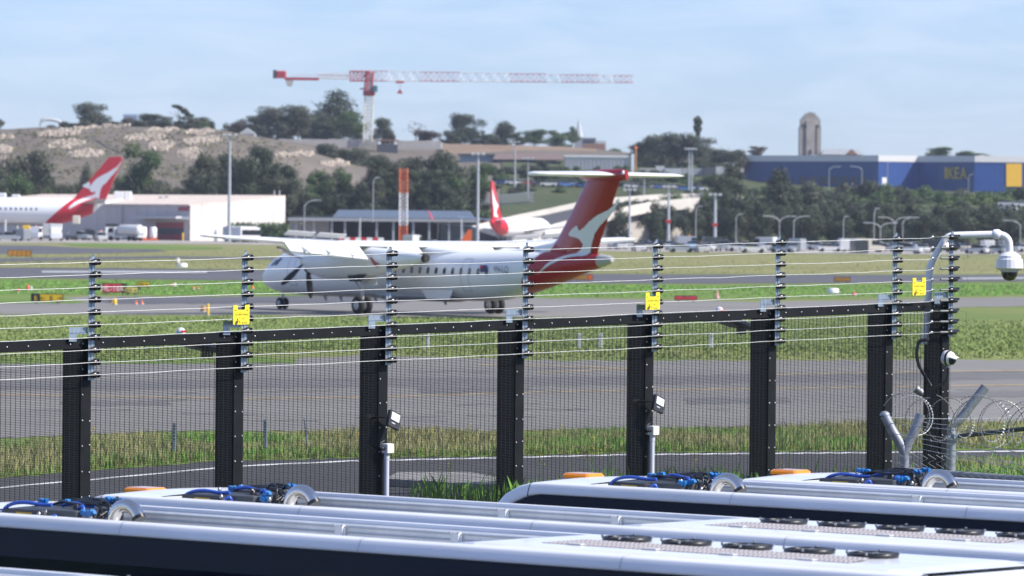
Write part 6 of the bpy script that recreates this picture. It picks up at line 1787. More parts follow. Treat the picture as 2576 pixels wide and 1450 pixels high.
for k in range(10):
    pts = []
    for i in range(len(posts)):
        s = posts[i]; z = ZT1 + zs(s) - k * IP
        if i == len(posts) - 1: s -= 0.62
        pts.append((s, -0.245 if i < len(posts) - 1 else -0.20, z))
        if i < len(posts) - 1:
            s2 = posts[i + 1]
            for j in range(1, 6):
                t = j / 6; ss = s + (s2 - s) * t
                if i == len(posts) - 2 and ss > s2 - 0.7: continue
                pts.append((ss, -0.245, ZT1 + zs(ss) - k * IP + rw.uniform(-0.007, 0.007) - 0.006 * math.sin(math.pi * t)))
    b = MB(); b.tube(pts, 0.0048, 5); b.build('wire', M_wire, ef)
# loose link wires at the end upright
b = MB(); se = posts[-1]; zt = ZT1 + zs(se)
b.tube([(se + 0.15, -0.2, zt), (se + 0.42, -0.2, zt - 0.02), (se + 0.42, -0.2, zt - 2 * IP), (se + 0.25, -0.2, zt - 2 * IP)], 0.003, 4); b.tube([(se + 0.15, -0.2, zt - 7 * IP), (se + 0.4, -0.2, zt - 7.1 * IP), (se + 0.4, -0.2, zt - 9.2 * IP), (se + 0.22, -0.2, zt - 9 * IP)], 0.003, 4); b.tube([(se + 0.38, -0.2, zt - 3.6 * IP), (se + 0.46, -0.2, zt - 4.4 * IP), (se + 0.38, -0.2, zt - 5.4 * IP)], 0.003, 4)
b.build('link_wire', M_dgrey, ef)

# ---------------------------------------------------------------- warning signs hung on the wires
M_ink = mat('sign_ink', (0.10, 0.08, 0.01), 0.6)
def warning(x0, x1, yt, yb, where):
    A, C = onf(x0, (yt + yb) / 2, 0.27), onf(x1, (yt + yb) / 2, 0.27)
    zt, zb = onf((x0 + x1) / 2, yt, 0.27).z, onf((x0 + x1) / 2, yb, 0.27).z
    w, h = C.x - A.x, zt - zb
    t = thing('warning_sign', 'yellow security fence warning sign ' + where, 'sign', FM @ Vector((A.x, -0.27, zb)), FRZ, 'yellow warning signs')
    def P(u, v): return (u * w, 0, v * h + SLOPE * u * w)
    def arc(u, v, r, a0): return [P(u + r * math.cos(RAD(a0 + k * 30)), v + r * 0.8 * math.sin(RAD(a0 + k * 30))) for k in range(4)]
    poly = arc(0.06, 0.06, 0.06, 180) + arc(0.94, 0.06, 0.06, 270) + arc(0.95, 0.95, 0.05, 0) + arc(0.78, 0.95, 0.05, 90) + [P(0.73, 0.78), P(0.70, 0.75), P(0.30, 0.75), P(0.27, 0.78)] + arc(0.22, 0.95, 0.05, 0) + arc(0.05, 0.95, 0.05, 90)
    b = MB(); b.prism(poly, (0, 0, 0), (0, 0.012, 0)); b.build('plate', M_warn, t)
    def tx(s, u, v, size, wd): return text_obj('lettering', s, size * h, M_ink, t, facing(Vector(P(u, v)) + Vector((0, -0.004, 0)), (1, 0, SLOPE)), wd * w / h)
    tx('ALARM MONITORED', 0.32, 0.62, 0.042, 1.0); tx('SECURITY FENCE', 0.52, 0.51, 0.135, 0.80)
    def ink(pts): 
        bb = MB(); bb.prism([Vector(P(u, v)) for u, v in pts], (0, -0.004, 0), (0, -0.001, 0)); return bb.build('pictogram', M_ink, t)
    ink([(0.12, 0.02), (0.10, 0.10), (0.17, 0.21), (0.26, 0.22), (0.30, 0.17), (0.28, 0.08), (0.22, 0.02)])
    ink([(0.24, 0.23), (0.30, 0.24), (0.23, 0.36), (0.21, 0.36)]); ink([(0.31, 0.24), (0.33, 0.23), (0.45, 0.12), (0.40, 0.10)]); ink([(0.34, 0.29), (0.36, 0.29), (0.40, 0.39), (0.37, 0.36)])
    ink([(0.56, 0.06), (0.60, 0.06), (0.60, 0.14), (0.56, 0.14)]); ink([(0.52, 0.30), (0.58, 0.27), (0.74, 0.32), (0.58, 0.31)])
    for v in (0.11, 0.07): ink([(0.64, v), (0.88, v), (0.88, v + 0.012), (0.64, v + 0.012)])
    for u in (0.08, 0.82):
        bb = MB(); bb.b2((u * w, -0.01, 0.74 * h), ((u + 0.09) * w, -0.002, 0.765 * h)); bb.build('clip_slot', M_ink, t)
warning(587, 627.5, 768, 818, 'on the second upright')
warning(1624.5, 1660, 736, 780.5, 'on the fifth upright')
warning(2296, 2329, 699.5, 744.5, 'beside the white camera pole')

# ---------------------------------------------------------------- floodlights, junction boxes, conduits
def flood(xl, yl, xb, yb, xc, yend, where):
    c = onf(xl, yl, 0.30)
    t = thing('floodlight', 'small black floodlight with pale lens %s' % where, 'floodlight', FM @ c, FRZ, 'post floodlights')
    t.scale = (1.28, 1.28, 1.28)
    M = Matrix.Rotation(RAD(-14), 3, 'X') @ Matrix.Rotation(RAD(24), 3, 'Y')
    b = MB(); b.box((0, 0, 0), (0.20, 0.055, 0.235), rot=M); b.build('housing', M_black, t)
    b = MB(); b.box(M @ Vector((0, -0.032, 0.035)), (0.15, 0.012, 0.115), rot=M); b.build('lens', mat('frosted_lens', (0.62, 0.66, 0.62), 0.3, var=0.05), t)
    b = MB(); b.box(M @ Vector((-0.02, -0.031, -0.065)), (0.06, 0.008, 0.014), rot=M); b.build('badge', M_lgrey, t)
    b = MB(); b.tube([M @ Vector((-0.11, 0.03, 0)), M @ Vector((-0.19, 0.12, 0.0)), (-0.20, 0.28, 0.02)], 0.014, 6); b.box((-0.2, 0.25, 0.05), (0.12, 0.03, 0.05)); b.build('bracket', M_black, t)
    for kk in (-0.06, 0.0, 0.06):
        b = MB(); b.box(M @ Vector((kk, 0.04, 0)), (0.012, 0.03, 0.2), rot=M); b.build('cooling_fin', M_black, t)
    j = onf(xb, yb, 0.14)
    jb = thing('junction_box', 'grey junction box with black cable gland %s' % where, 'junction box', FM @ j, FRZ, 'junction boxes')
    b = MB(); b.bbox((-0.085, -0.09, -0.085), (0.085, 0.05, 0.085), 0.01); b.build('case', mat('box_grey', (0.62, 0.62, 0.62), 0.5, var=0.04), jb)
    b = MB(); b.bbox((-0.08, -0.105, -0.08), (0.08, -0.092, 0.08), 0.004); b.build('lid', M_offwhite, jb)
    b = MB(); b.lathe([(0.032, -0.15), (0.036, -0.12), (0.03, -0.085)], 8, (0, -0.03, 0), 'X'); b.build('cable_gland', M_black, jb)
    L0 = Vector((j.x, j.y, j.z)); 
    cb = thing('power_cable', 'thin dark cable between floodlight and junction box %s' % where, 'cable', FM @ j, FRZ, 'floodlight cables')
    d = c - j
    b = MB(); b.tube([d + Vector((-0.13, 0.05, -0.03)), d + Vector((-0.16, 0.06, -0.16)), Vector((-0.02, 0.0, d.z * 0.5)), Vector((-0.05, -0.02, d.z * 0.32)), Vector((-0.17, -0.03, 0.1)), Vector((-0.19, -0.03, 0.03)), Vector((-0.15, -0.03, 0.0))], 0.011, 6); b.build('sheath', M_dgrey, cb)
    co = thing('conduit', 'upright grey plastic conduit below the junction box %s' % where, 'pipe', FM @ Vector((j.x, j.y, 0)), FRZ, 'grey conduits')
    b = MB(); b.tube([(0.0, 0, -0.2), (0.0, 0, j.z - 0.085)], 0.046, 12); b.build('pipe', M_pvc, co)
    b = MB(); b.tube([(0.0, 0, j.z - 0.20), (0.0, 0, j.z - 0.088)], 0.052, 12); b.build('collar', M_pvc, co)
flood(990, 1057, 973, 1128, 967, 1245, 'on the third fence post')
flood(1656, 1017, 1641, 1083, 1634, 1195, 'on the fifth fence post')

# ---------------------------------------------------------------- lamp heads with photocells behind the rail
def luminaire(xp, yp, xa, ya, xb, yb, where):
    p = onf(xp, yp, -0.7)
    t = thing('lamp_head', 'flat black lamp head with clear photocell dome behind the rail %s' % where, 'lamp', FM @ p, FRZ, 'lamp heads behind the rail')
    k = 1.0
    b = MB(); b.lathe([(0.062, -0.10), (0.066, -0.07), (0.074, -0.05), (0.074, 0.0)], 12); b.build('photocell_base', M_grey, t)
    b = MB(); b.lathe([(0.078, -0.045), (0.086, -0.03), (0.086, 0.0), (0.06, 0.05), (0.02, 0.068)], 12); b.build('photocell_dome', mat('clear_plastic', (0.62, 0.60, 0.60), 0.15, var=0.05), t)
    b = MB(); b.b2((-0.05, -0.088, -0.012), (0.05, -0.080, 0.016)); b.build('photocell_label', M_red, t)
    rings = []
    for x, w, zt, zb in ((-0.62, 0.03, -0.17, -0.19), (-0.52, 0.13, -0.12, -0.20), (-0.3, 0.17, -0.10, -0.22), (0.1, 0.17, -0.11, -0.24), (0.5, 0.15, -0.17, -0.34), (0.95, 0.08, -0.30, -0.40)):
        rings.append([(x, -w, zb), (x, w, zb), (x, w, (zt + zb) / 2), (x, w * 0.6, zt), (x, -w * 0.6, zt), (x, -w, (zt + zb) / 2)])
    b = MB(); b.loft(rings, True, True); b.build('housing', M_black, t)
    for k in range(4):
        b = MB(); b.b2((0.42 + k * 0.07, -0.10, -0.46), (0.45 + k * 0.07, -0.06, -0.33)); b.build('connector', M_black, t)
    b = MB(); b.tube([(0.9, 0, -0.35), (1.25, 0.1, -0.36)], 0.035, 8); b.build('spigot', M_black, t)
    return t
luminaire(455, 834, 0, 0, 0, 0, 'in the second panel')
luminaire(1810, 781, 0, 0, 0, 0, 'in the sixth panel')

# ---------------------------------------------------------------- white dome camera on its bent pole
DCm = 99.3
dc = thing('dome_camera', 'white dome camera hanging from a bent white pole', 'camera', (0, 0, 0))
def smooth(pts, n=4):
    out = []
    for i in range(len(pts) - 1):
        p0, p1, p2, p3 = pts[max(i - 1, 0)], pts[i], pts[i + 1], pts[min(i + 2, len(pts) - 1)]
        for k in range(n):
            t = k / n
            out.append(0.5 * ((2 * p1) + (p2 - p0) * t + (2 * p0 - 5 * p1 + 4 * p2 - p3) * t * t + (3 * p1 - p0 - 3 * p2 + p3) * t ** 3))
    out.append(pts[-1]); return out
s_ = px(DCm)
path = [Q(x, y, DCm) for x, y in ((2326, 866), (2332, 800), (2336, 740), (2337.5, 690), (2340, 672), (2347, 655), (2372, 612), (2381, 600), (2394, 593.5), (2420, 592), (2470, 590.5), (2500, 590))]
b = MB(); b.tube(smooth(path), 15.5 / 2 / s_ * 1.15, 14); b.build('pole', M_camw, dc)
b = MB(); b.tube([Q(2498, 590, DCm), Q(2502, 590, DCm), Q(2512, 590, DCm), Q(2516, 591, DCm)], [11 / s_, 13 / s_, 13 / s_, 10 / s_], 14); b.build('coupling', M_camw, dc)
b = MB(); b.tube(smooth([Q(x, y, DCm) for x, y in ((2512, 590), (2526, 594), (2536, 604), (2539, 618), (2540, 640))]), 9.3 / s_, 14); b.build('gooseneck', M_camw, dc)
c = Q(2540, 640, DCm); u = 1 / s_
b = MB(); b.lathe([(12 * u, 6 * u), (21 * u, 1 * u), (28 * u, -4 * u), (29 * u, -11 * u), (33 * u, -13 * u), (35 * u, -35 * u), (31 * u, -38 * u), (24 * u, -41 * u)], 20, c, smooth=False); b.build('housing', M_camw, dc)
b = MB(); b.lathe([(21 * u, -41 * u), (21 * u, -50 * u), (18 * u, -58 * u), (12 * u, -64.5 * u), (3 * u, -67 * u)], 20, c); b.build('dome', mat('smoked_dome', (0.012, 0.012, 0.014), 0.05, coat=1.0), dc)
b = MB(); b.lathe([(22.5 * u, -41 * u), (23 * u, -44 * u), (22.0 * u, -45 * u)], 20, c); b.build('dome_ring', M_lgrey, dc)
b = MB(); b.tube([Q(2322, 860, DCm + 0.05), Q(2336, 862, DCm + 0.05)], 0.05, 8); b.build('base_clamp', M_black, dc)
# small bracketed camera lower on the corner post
bc = thing('turret_camera', 'small white turret camera with visor on the corner post', 'camera', (0, 0, 0))
c = Q(2384, 901, 98.6); u = 1 / px(98.6)
ax = Vector((0.75, -0.62, -0.12)).normalized(); a_, b_ = frame_of(ax)
def lat(prof, cc, m, nm):
    bb = MB(); rings = []
    for r, h in prof: rings.append([cc + ax * h * u + (a_ * math.cos(t) + b_ * math.sin(t)) * r * u for t in [2 * math.pi * k / 16 for k in range(16)]])
    bb.loft(rings, True, True, True); return bb.build(nm, m, bc)
lat([(12, -12), (18, -9), (19.5, -2), (19.5, 2)], c, M_camw, 'housing'); lat([(19.8, 2), (19.0, 7)], c, M_black, 'black_ring'); lat([(18, 7), (16.5, 12), (10, 13)], c, M_camw, 'front_rim'); lat([(12.5, 11), (12, 17), (8, 21), (2, 22)], c - Vector((0, 0, 3 * u)), M_glass, 'dome')
b = MB(); v0 = c + ax * 9 * u
rings = []
for h, r in ((0, 17), (12, 16), (24, 11)): rings.append([v0 + ax * h * u + (a_ * math.cos(t) + Vector((0, 0, 1)) * math.sin(t) * (0.75 - h * 0.012)) * r * u for t in [RAD(20 + 14 * k) for k in range(11)]])
b.loft(rings, closed=False, smooth=True); b.build('visor', M_camw, bc)
b = MB(); b.tube([c + Vector((1 * u, 0, -17 * u)), c + Vector((1 * u, 0, -26 * u))], 4 * u, 8); b.build('gland', M_steel, bc)
b = MB(); b.tube(smooth([Q(x, y, 98.55) for x, y in ((2385, 926), (2384, 945), (2378, 960), (2366, 969), (2352, 975))]), 3.4 * u, 8); b.build('cable_tail', M_black, bc)
cb = thing('flexible_conduit', 'black flexible conduit hanging from the white camera pole', 'cable', (0, 0, 0))
b = MB(); b.tube(smooth([Q(x, y, 98.9) for x, y in ((2330, 856), (2316, 858), (2309, 868), (2306, 892), (2312, 920), (2326, 945), (2342, 972))]), 4.4 * u, 8); b.build('sheath', M_black, cb)
b = MB(); b.tube([Q(2330, 856, 98.9), Q(2338, 853, 98.9)], 6 * u, 8); b.build('gland', M_dgrey, cb)

# ---------------------------------------------------------------- chain-link fence with barbed and razor wire
M_pipe = mat('galvanised_pipe', (0.27, 0.285, 0.31), 0.5, metal=0.45, var=0.2, scale=12)
DY = 79.0
s_ = px(DY)
yp = thing('y_post', 'galvanised pipe post with Y-shaped top in front of the corner', 'post', (0, 0, 0))
r_ = 12.2 / s_
def yq(x, y): return Q(x, y, DY)
foot = yq(2274, 1190); foot.z = -1.0
b = MB(); b.tube([foot, yq(2275, 1190), yq(2276, 1128)], r_ * 0.95, 14); b.build('shaft', M_pipe, yp)
b = MB(); b.tube(smooth([yq(2276, 1140), yq(2262, 1112), yq(2244, 1082), yq(2226, 1046)]), r_, 14); b.build('left_arm', M_pipe, yp)
b = MB(); b.tube(smooth([yq(2276, 1140), yq(2286, 1112), yq(2302, 1082), yq(2316, 1042)]), r_, 14); b.build('right_arm', M_pipe, yp)
b = MB(); b.lathe([(r_ * 1.05, 0), (r_ * 1.05, 0.03), (r_ * 0.7, 0.06), (0.01, 0.075)], 12, yq(2226, 1046)); b.build('arm_cap', M_pipe, yp)
cpst = thing('corner_pipe_post', 'galvanised pipe post with a bent open arm at the right corner', 'post', (0, 0, 0))
DP2 = 97.0; s2 = px(DP2)
foot = Q(2391, 1200, DP2); foot.z = -0.2
b = MB(); b.tube([foot, Q(2394, 1075, DP2)], 12.0 / s2, 14); b.build('shaft', M_pipe, cpst)
b = MB(); pth = smooth([Q(x, y, DP2) for x, y in ((2394, 1066), (2412, 1058), (2428, 1040), (2446, 1016), (2479, 974))]); b.tube(pth, 12.0 / s2, 14, cap=False); b.build('arm', M_pipe, cpst)
b = MB(); b.tube([pth[-1] + (pth[-2] - pth[-1]) * 0.4, pth[-1]], 9.3 / s2, 14); b.build('arm_bore', M_dgrey, cpst)
b = MB(); b.tube(smooth([Q(x, y, 100.2) for x, y in ((2390, 1062), (2372, 1050), (2340, 1010), (2304, 978))]), 11.0 / s2, 12); b.build('rear_arm', M_pipe, cpst)
b = MB(); b.tube([Q(2391, 1104, DP2 - 0.02), Q(2391, 1096, DP2 - 0.02)], 14 / s2, 12); b.b2(Q(2400, 1104, DP2 - 0.25), Q(2418, 1092, DP2 - 0.05)); b.build('clamp', M_steel, cpst)
br = thing('brace_rail', 'dark sloping pipe rail running right from the corner post', 'rail', (0, 0, 0))
b = MB(); b.tube([Q(2408, 1098, DP2 - 0.2), Q(2700, 1066, DP2 - 1.5)], 6.2 / s2, 10); b.build('pipe', mat('dark_pipe', (0.06, 0.065, 0.07), 0.5, metal=0.4, var=0.3, scale=10), br)
b = MB(); b.lathe([(7.5 / s2, -0.06), (7.5 / s2, 0.06)], 10, Q(2414, 1097, DP2 - 0.2), 'X'); b.build('end_cup', M_steel, br)
# chain-link panel: one wire per zigzag
clf = thing('chain_link_fence', 'silver chain-link fence top at the lower right', 'fence', (0, 0, 0))
A0, A1 = yq(2268, 1184), Q(2960, 1234, 76.4)
dirL = (A1 - A0); dirL.z = 0; Ln = dirL.length; dirL.normalize()
def cz(l): return A0.z + (A1.z - A0.z) * l / Ln
b = MB(); b.tube([A0, A1], 9.0 / s_, 12); b.build('top_rail', M_pipe, clf)
M_clink = mat('chain_wire', (0.34, 0.35, 0.34), 0.4, metal=0.5, var=0.15)
pitch = 0.145; nL = int(Ln / pitch)
hgt0, hgt1 = 0.29, -0.5
side = Vector((-dirL.y, dirL.x, 0))
for k in range(nL):
    pts = []; z = hgt0; j = 0
    while z > hgt1:
        l = k * pitch + (pitch * 0.5 if j % 2 else -pitch * 0.5)
        pts.append(A0 + dirL * l + Vector((0, 0, cz(l) - A0.z + z)) - side * (0.07 + 0.004 * (j % 2)))
        z -= 0.068; j += 1
    b = MB(); b.tube(pts, 0.0062, 4, smooth=False); b.build('link_wire', M_clink, clf)
# barbed strands
bar_ = thing('barbed_wire', 'strands of barbed wire running right from the Y-shaped post', 'barbed wire', (0, 0, 0))
M_barb = mat('barbed_steel', (0.42, 0.43, 0.42), 0.5, metal=0.5, var=0.2)
rb_ = random.Random(9)
for (xa, ya), (xb, yb_), Da, Db in (((2232, 1064), (2960, 1128), 79, 74), ((2226, 1050), (2580, 1050), 79, 95), ((2318, 1062), (2960, 1124), 79, 74), ((2240, 1090), (2960, 1208), 79, 74), ((2300, 1088), (2960, 1202), 79.2, 74), ((2262, 1118), (2960, 1250), 79, 73.5), ((2290, 1110), (2960, 1244), 79.2, 73.5)):
    a, c = Q(xa, ya, Da), Q(xb, yb_, Db)
    b = MB(); n = 60; pts = [a + (c - a) * (k / n) + Vector((0, 0, rb_.uniform(-0.003, 0.003) - 0.03 * math.sin(math.pi * k / n))) for k in range(n + 1)]
    b.tube(pts, 0.005, 4, smooth=False)
    for k in range(1, n, 2):
        v = Vector((rb_.uniform(-1, 1), rb_.uniform(-1, 1), rb_.uniform(-1, 1))).normalized() * 0.022
        b.tube([pts[k] - v, pts[k] + v], 0.004, 3, smooth=False)
    b.build('strand', M_barb, bar_)
# razor coil
rz = thing('razor_wire_coil', 'loops of silver razor wire around the Y-shaped post and corner', 'razor wire', (0, 0, 0))
def coil(xa, ya, Da, xb, yb_, Db, R, turns, nm, m, ph=0.0):
    a, c = Q(xa, ya, Da), Q(xb, yb_, Db); d = (c - a); dn = d.normalized(); p_, q_ = frame_of(dn)
    n = int(turns * 40); pts = []
    for k in range(n + 1):
        t = k / n; an = ph + 2 * math.pi * turns * t
        pts.append(a + d * t + (p_ * math.cos(an) + q_ * math.sin(an)) * R * (1 + 0.08 * math.sin(an * 0.37 + ph)) + dn * 0.12 * math.sin(an * 0.5))
    b = MB(); b.tube(pts, 0.0055, 4, smooth=False)
    for k in range(0, n, 1):
        p0, p1 = pts[k], pts[k + 1]; tdir = (p1 - p0).normalized(); e_ = (p0 - (a + d * (k / n))).normalized()
        for s in (1, -1):
            b.add([p0 - tdir * 0.008, p0 + tdir * 0.008, p0 + e_ * s * 0.024 + tdir * 0.014], [(0, 1, 2)])
    b.build(nm, m, rz)
coil(2268, 1042, 80.2, 2330, 1050, 79.2, 0.33, 2.2, 'loop', M_clink, 0.4)
coil(2330, 1050, 80.5, 2960, 1104, 75.0, 0.37, 9.0, 'loop', mat('razor_dark', (0.12, 0.12, 0.12), 0.5, metal=0.5), 1.9)
coil(2392, 1046, 80.2, 2960, 1106, 74.6, 0.36, 4.7, 'loop', M_clink, 3.1)

coil(2440, 1050, 79.6, 2800, 1092, 76.6, 0.34, 4.3, 'loop', M_clink, 0.9)
# ---------------------------------------------------------------- white buses in the foreground
M_busw = mat('bus_white', (0.78, 0.78, 0.80), 0.27, var=0.075, coat=0.35, scale=1.4, detail=8, stretch=(0.5, 3, 3), bump=0.02, bscale=1.2)
M_busglass = mat('bus_dark_glass', (0.002, 0.005, 0.020), 0.05, var=0.05, spec=0.12)
M_trough = mat('bus_trough_white', (0.60, 0.62, 0.64), 0.4, var=0.12, scale=2.2, detail=8, stretch=(1.5, 3, 0.6))
M_ledge = mat('bus_ledge_grey', (0.34, 0.36, 0.39), 0.45, var=0.06)
M_bluet = mat('blue_hose', (0.025, 0.085, 0.42), 0.3, var=0.06)
M_bluec = mat('blue_connector', (0.012, 0.15, 0.42), 0.35, var=0.08)
M_kit = mat('charcoal_casing', (0.028, 0.030, 0.034), 0.5, var=0.15)
M_kit2 = mat('slate_casing', (0.055, 0.062, 0.070), 0.5, var=0.1)
M_label = mat('yellow_label', (0.50, 0.33, 0.01), 0.5, var=0.1)
M_perf = bpy.data.materials.new('perforated_panel'); M_perf.use_nodes = True
_n = M_perf.node_tree; _b = _n.nodes['Principled BSDF']; _b.inputs['Roughness'].default_value = 0.55
_t = _n.nodes.new('ShaderNodeTexCoord'); _m = _n.nodes.new('ShaderNodeMapping'); _m.inputs['Scale'].default_value = (26, 60, 60); _m.inputs['Rotation'].default_value = (0, 0, 0.5)
_c = _n.nodes.new('ShaderNodeTexChecker'); _c.inputs['Scale'].default_value = 1.0; _c.inputs['Color1'].default_value = (0.52, 0.47, 0.45, 1); _c.inputs['Color2'].default_value = (0.25, 0.22, 0.21, 1)
_n.links.new(_t.outputs['Object'], _m.inputs['Vector']); _n.links.new(_m.outputs['Vector'], _c.inputs['Vector']); _n.links.new(_c.outputs['Color'], _b.inputs['Base Color'])

PHB = RAD(41.2)
BD = Vector((math.cos(PHB), -math.sin(PHB), 0)); BN = Vector((math.sin(PHB), math.cos(PHB), 0))
BL = 14.5
BW = 2.13
def make_bus():
    root = thing('bus', 'bus', 'bus')
    # lower body and side glass
    b = MB(); b.b2((0.9, -0.10, 0.32), (BL, BW + 0.10, 1.0)); b.b2((0.35, -0.02, 0.32), (0.95, BW + 0.02, 1.0)); b.build('lower_body', M_busw, root)
    # curved front end profile
    AS = [0.0, 0.04, 0.12, 0.25, 0.42, 0.62, 0.85, 1.05, 1.25]
    def ztop(a): return 2.95 - 0.80 * (1 - min(a / 1.25, 1)) ** 2.3
    def ins(a): return 0.30 * (1 - min(a / 0.8, 1)) ** 2
    def zgl(a): return ztop(a) - 0.145 - 0.22 * (1 - min(a / 1.25, 1)) ** 1.3
    for side in (0, 1):
        def yy(n): return n if side == 0 else BW - n
        # glazing band
        rows = []
        for a in AS + [BL]:
            i = ins(a)
            rows.append([(a, yy(i - 0.13), 1.0), (a, yy(i - 0.14), zgl(a) - 0.3), (a, yy(i - 0.115), zgl(a))])
        b = MB(); b.loft(rows, closed=False); g = b.build('side_glass', M_busglass, root)
        # cornice, a rounded shell: front piece and long piece with a seam between
        def corn(aa):
            rows = []
            for a in aa:
                i, zt, zg = ins(a), ztop(a), zgl(a); h = zt - zg
                rows.append([(a, yy(i - 0.10), zg - 0.004), (a, yy(i - 0.136), zg + 0.004), (a, yy(i - 0.142), zg + 0.016), (a, yy(i - 0.128), zg + h * 0.4), (a, yy(i - 0.100), zg + h * 0.8), (a, yy(i - 0.083), zg + h * 0.92), (a, yy(i - 0.055), zg + h * 0.985), (a, yy(i - 0.02), zt), (a, yy(i + 0.035), zt), (a, yy(i + 0.045), zt - 0.006), (a, yy(i + 0.05), zt - 0.05)])
            bb = MB(); bb.loft(rows, closed=False, smooth=True); return bb
        corn(AS[:8]).build('front_cornice', M_busw, root)
        corn([1.065, 1.25] + [1.25 + (BL - 1.25) * k / 8 for k in range(1, 9)]).build('cornice', M_busw, root)
        for a in (4.2, 7.6, 11.0):
            bb = MB(); rows = []
            for a2 in (a, a + 0.007):
                rows.append([(a2, yy(-0.1445), 2.82), (a2, yy(-0.1305), 2.864), (a2, yy(-0.1025), 2.922), (a2, yy(-0.085), 2.942), (a2, yy(-0.055), 2.950), (a2, yy(0.0), 2.9515), (a2, yy(0.036), 2.9515)])
            bb.loft(rows, closed=False); bb.build('panel_seam', M_ledge, root)
        # inner trough wall with ledges
        y0, y1, y2 = yy(0.08), yy(0.10), yy(0.06)
        b = MB(); b.loft([[(a, y0, 2.905), (a, y1, 2.885), (a, y1, 2.50)] for a in (1.9, BL)], closed=False); b.build('trough_wall', M_trough, root)
        for z, nm in ((2.862, 'ledge'), (2.80, 'ledge')):
            b = MB(); b.b2((1.9, min(y1, yy(0.118)), z), (BL, max(y1, yy(0.118)), z + 0.012)); b.build(nm, M_ledge, root)
        for a in (5.35, 7.0, 8.65):
            b = MB(); b.b2((a - 0.05, min(y1, yy(0.15)), 2.50), (a + 0.05, max(y1, yy(0.15)), 2.89)); b.b2((a - 0.075, min(y1, yy(0.13)), 2.50), (a + 0.075, max(y1, yy(0.13)), 2.86)); st = b.build('trough_stay', M_trough, root)
            for da in (-0.055, 0.055):
                b = MB(); b.lathe([(0.014, 0), (0.014, 0.02)], 6, (a + da, yy(0.16), 2.875)); b.build('stay_bolt', M_ledge, st)
    # windscreen and front roof
    rows = []
    for a in AS[:6]:
        i = ins(a); rows.append([(a, i + (BW - 2 * i) * k / 6, zgl(a) - 0.02 + 0.0 * k) for k in range(7)])
    b = MB(); b.loft([[(0.0, ins(0) - 0.10 + (BW - 2 * ins(0) + 0.2) * k / 6, 1.0) for k in range(7)], [(0.0, ins(0) - 0.10 + (BW - 2 * ins(0) + 0.2) * k / 6, zgl(0)) for k in range(7)]], closed=False); b.build('windscreen', M_busglass, root)
    rows = []
    for a in AS + [1.6, 1.9]:
        i = ins(a); zt = ztop(a); rows.append([(a, i + (BW - 2 * i) * k / 10, zt + 0.030 * math.sin(math.pi * k / 10)) for k in range(11)])
    b = MB(); b.loft(rows, closed=False, smooth=True); b.loft([[(0.0, ins(0) - 0.1 + (BW - 2 * ins(0) + 0.2) * k / 10, zgl(0)) for k in range(11)], rows[0]], closed=False, smooth=True); b.build('front_roof', M_busw, root)
    b = MB(); b.b2((1.86, 0.07, 2.48), (1.90, BW - 0.07, 2.945)); b.build('roof_bulkhead', M_trough, root)
    b = MB(); b.b2((1.9, 0.09, 2.44), (BL, BW - 0.09, 2.50)); b.build('trough_floor', M_trough, root)
    b = MB(); b.b2((BL - 0.02, -0.12, 0.32), (BL + 0.06, BW + 0.12, 2.93)); b.build('rear_wall', M_busw, root)
    # amber beacon on the front roof
    b = MB(); b.bbox((0.62, 1.05, 2.88), (1.0, 1.35, 2.945), 0.02); bc_ = b.build('beacon', M_black, root)
    b = MB(); b.bbox((0.60, 1.03, 2.945), (1.02, 1.37, 3.005), 0.025); b.build('beacon_lens', M_amber, bc_)
    # power electronics behind the front roof
    b = MB(); b.bbox((1.95, 0.30, 2.5), (2.55, 1.55, 2.975), 0.02); k1 = b.build('battery_case', M_kit, root)
    b = MB(); b.b2((2.18, 0.288, 2.86), (2.42, 0.299, 2.945)); b.build('yellow_label', M_label, k1)
    b = MB(); b.bbox((2.66, 0.28, 2.5), (3.12, 1.0, 2.995), 0.01); k2 = b.build('inverter_case', M_kit2, root)
    b = MB(); b.bbox((1.98, 1.05, 2.5), (2.42, 1.6, 3.0), 0.02); b.build('cooling_case', M_kit, root)
    b = MB(); b.bbox((3.12, 0.34, 2.5), (3.34, 0.95, 2.90), 0.02); b.build('terminal_case', M_kit, root)
    def hose(pts, r, m, nm='hose'):
        bb = MB(); bb.tube(smooth([Vector(p) for p in pts], 5), r, 8); return bb.build(nm, m, root)
    hose([(1.93, 0.34, 2.80), (1.95, 0.36, 2.94), (2.05, 0.38, 3.01), (2.22, 0.42, 3.035), (2.42, 0.48, 3.015), (2.55, 0.50, 3.02)], 0.021, M_bluet, 'blue_hose')
    hose([(2.52, 0.62, 3.02), (2.72, 0.60, 3.055), (2.9, 0.60, 3.03), (3.02, 0.62, 3.035)], 0.020, M_bluet, 'blue_hose')
    hose([(2.95, 0.5, 3.03), (3.02, 0.48, 3.06), (3.06, 0.46, 3.03), (3.06, 0.45, 2.97)], 0.022, M_bluet, 'blue_hose')
    hose([(2.80, 0.27, 2.92), (2.78, 0.25, 2.96), (2.74, 0.22, 2.93)], 0.018, M_bluet, 'blue_hose')
    rk = random.Random(2)
    for k in range(7):
        y = 0.55 + k * 0.11
        hose([(2.3 + rk.uniform(-0.2, 0.2), y, 3.03), (2.6, y + rk.uniform(-0.05, 0.05), 3.06 + rk.uniform(0, 0.02)), (2.95, y - 0.05, 3.06 + rk.uniform(-0.01, 0.02)), (3.2, 0.55 + k * 0.05, 3.0 + rk.uniform(0, 0.05)), (3.36, 0.45 + k * 0.04, 2.86), (3.42, 0.42 + k * 0.03, 2.66)], 0.014, M_black, 'cable')
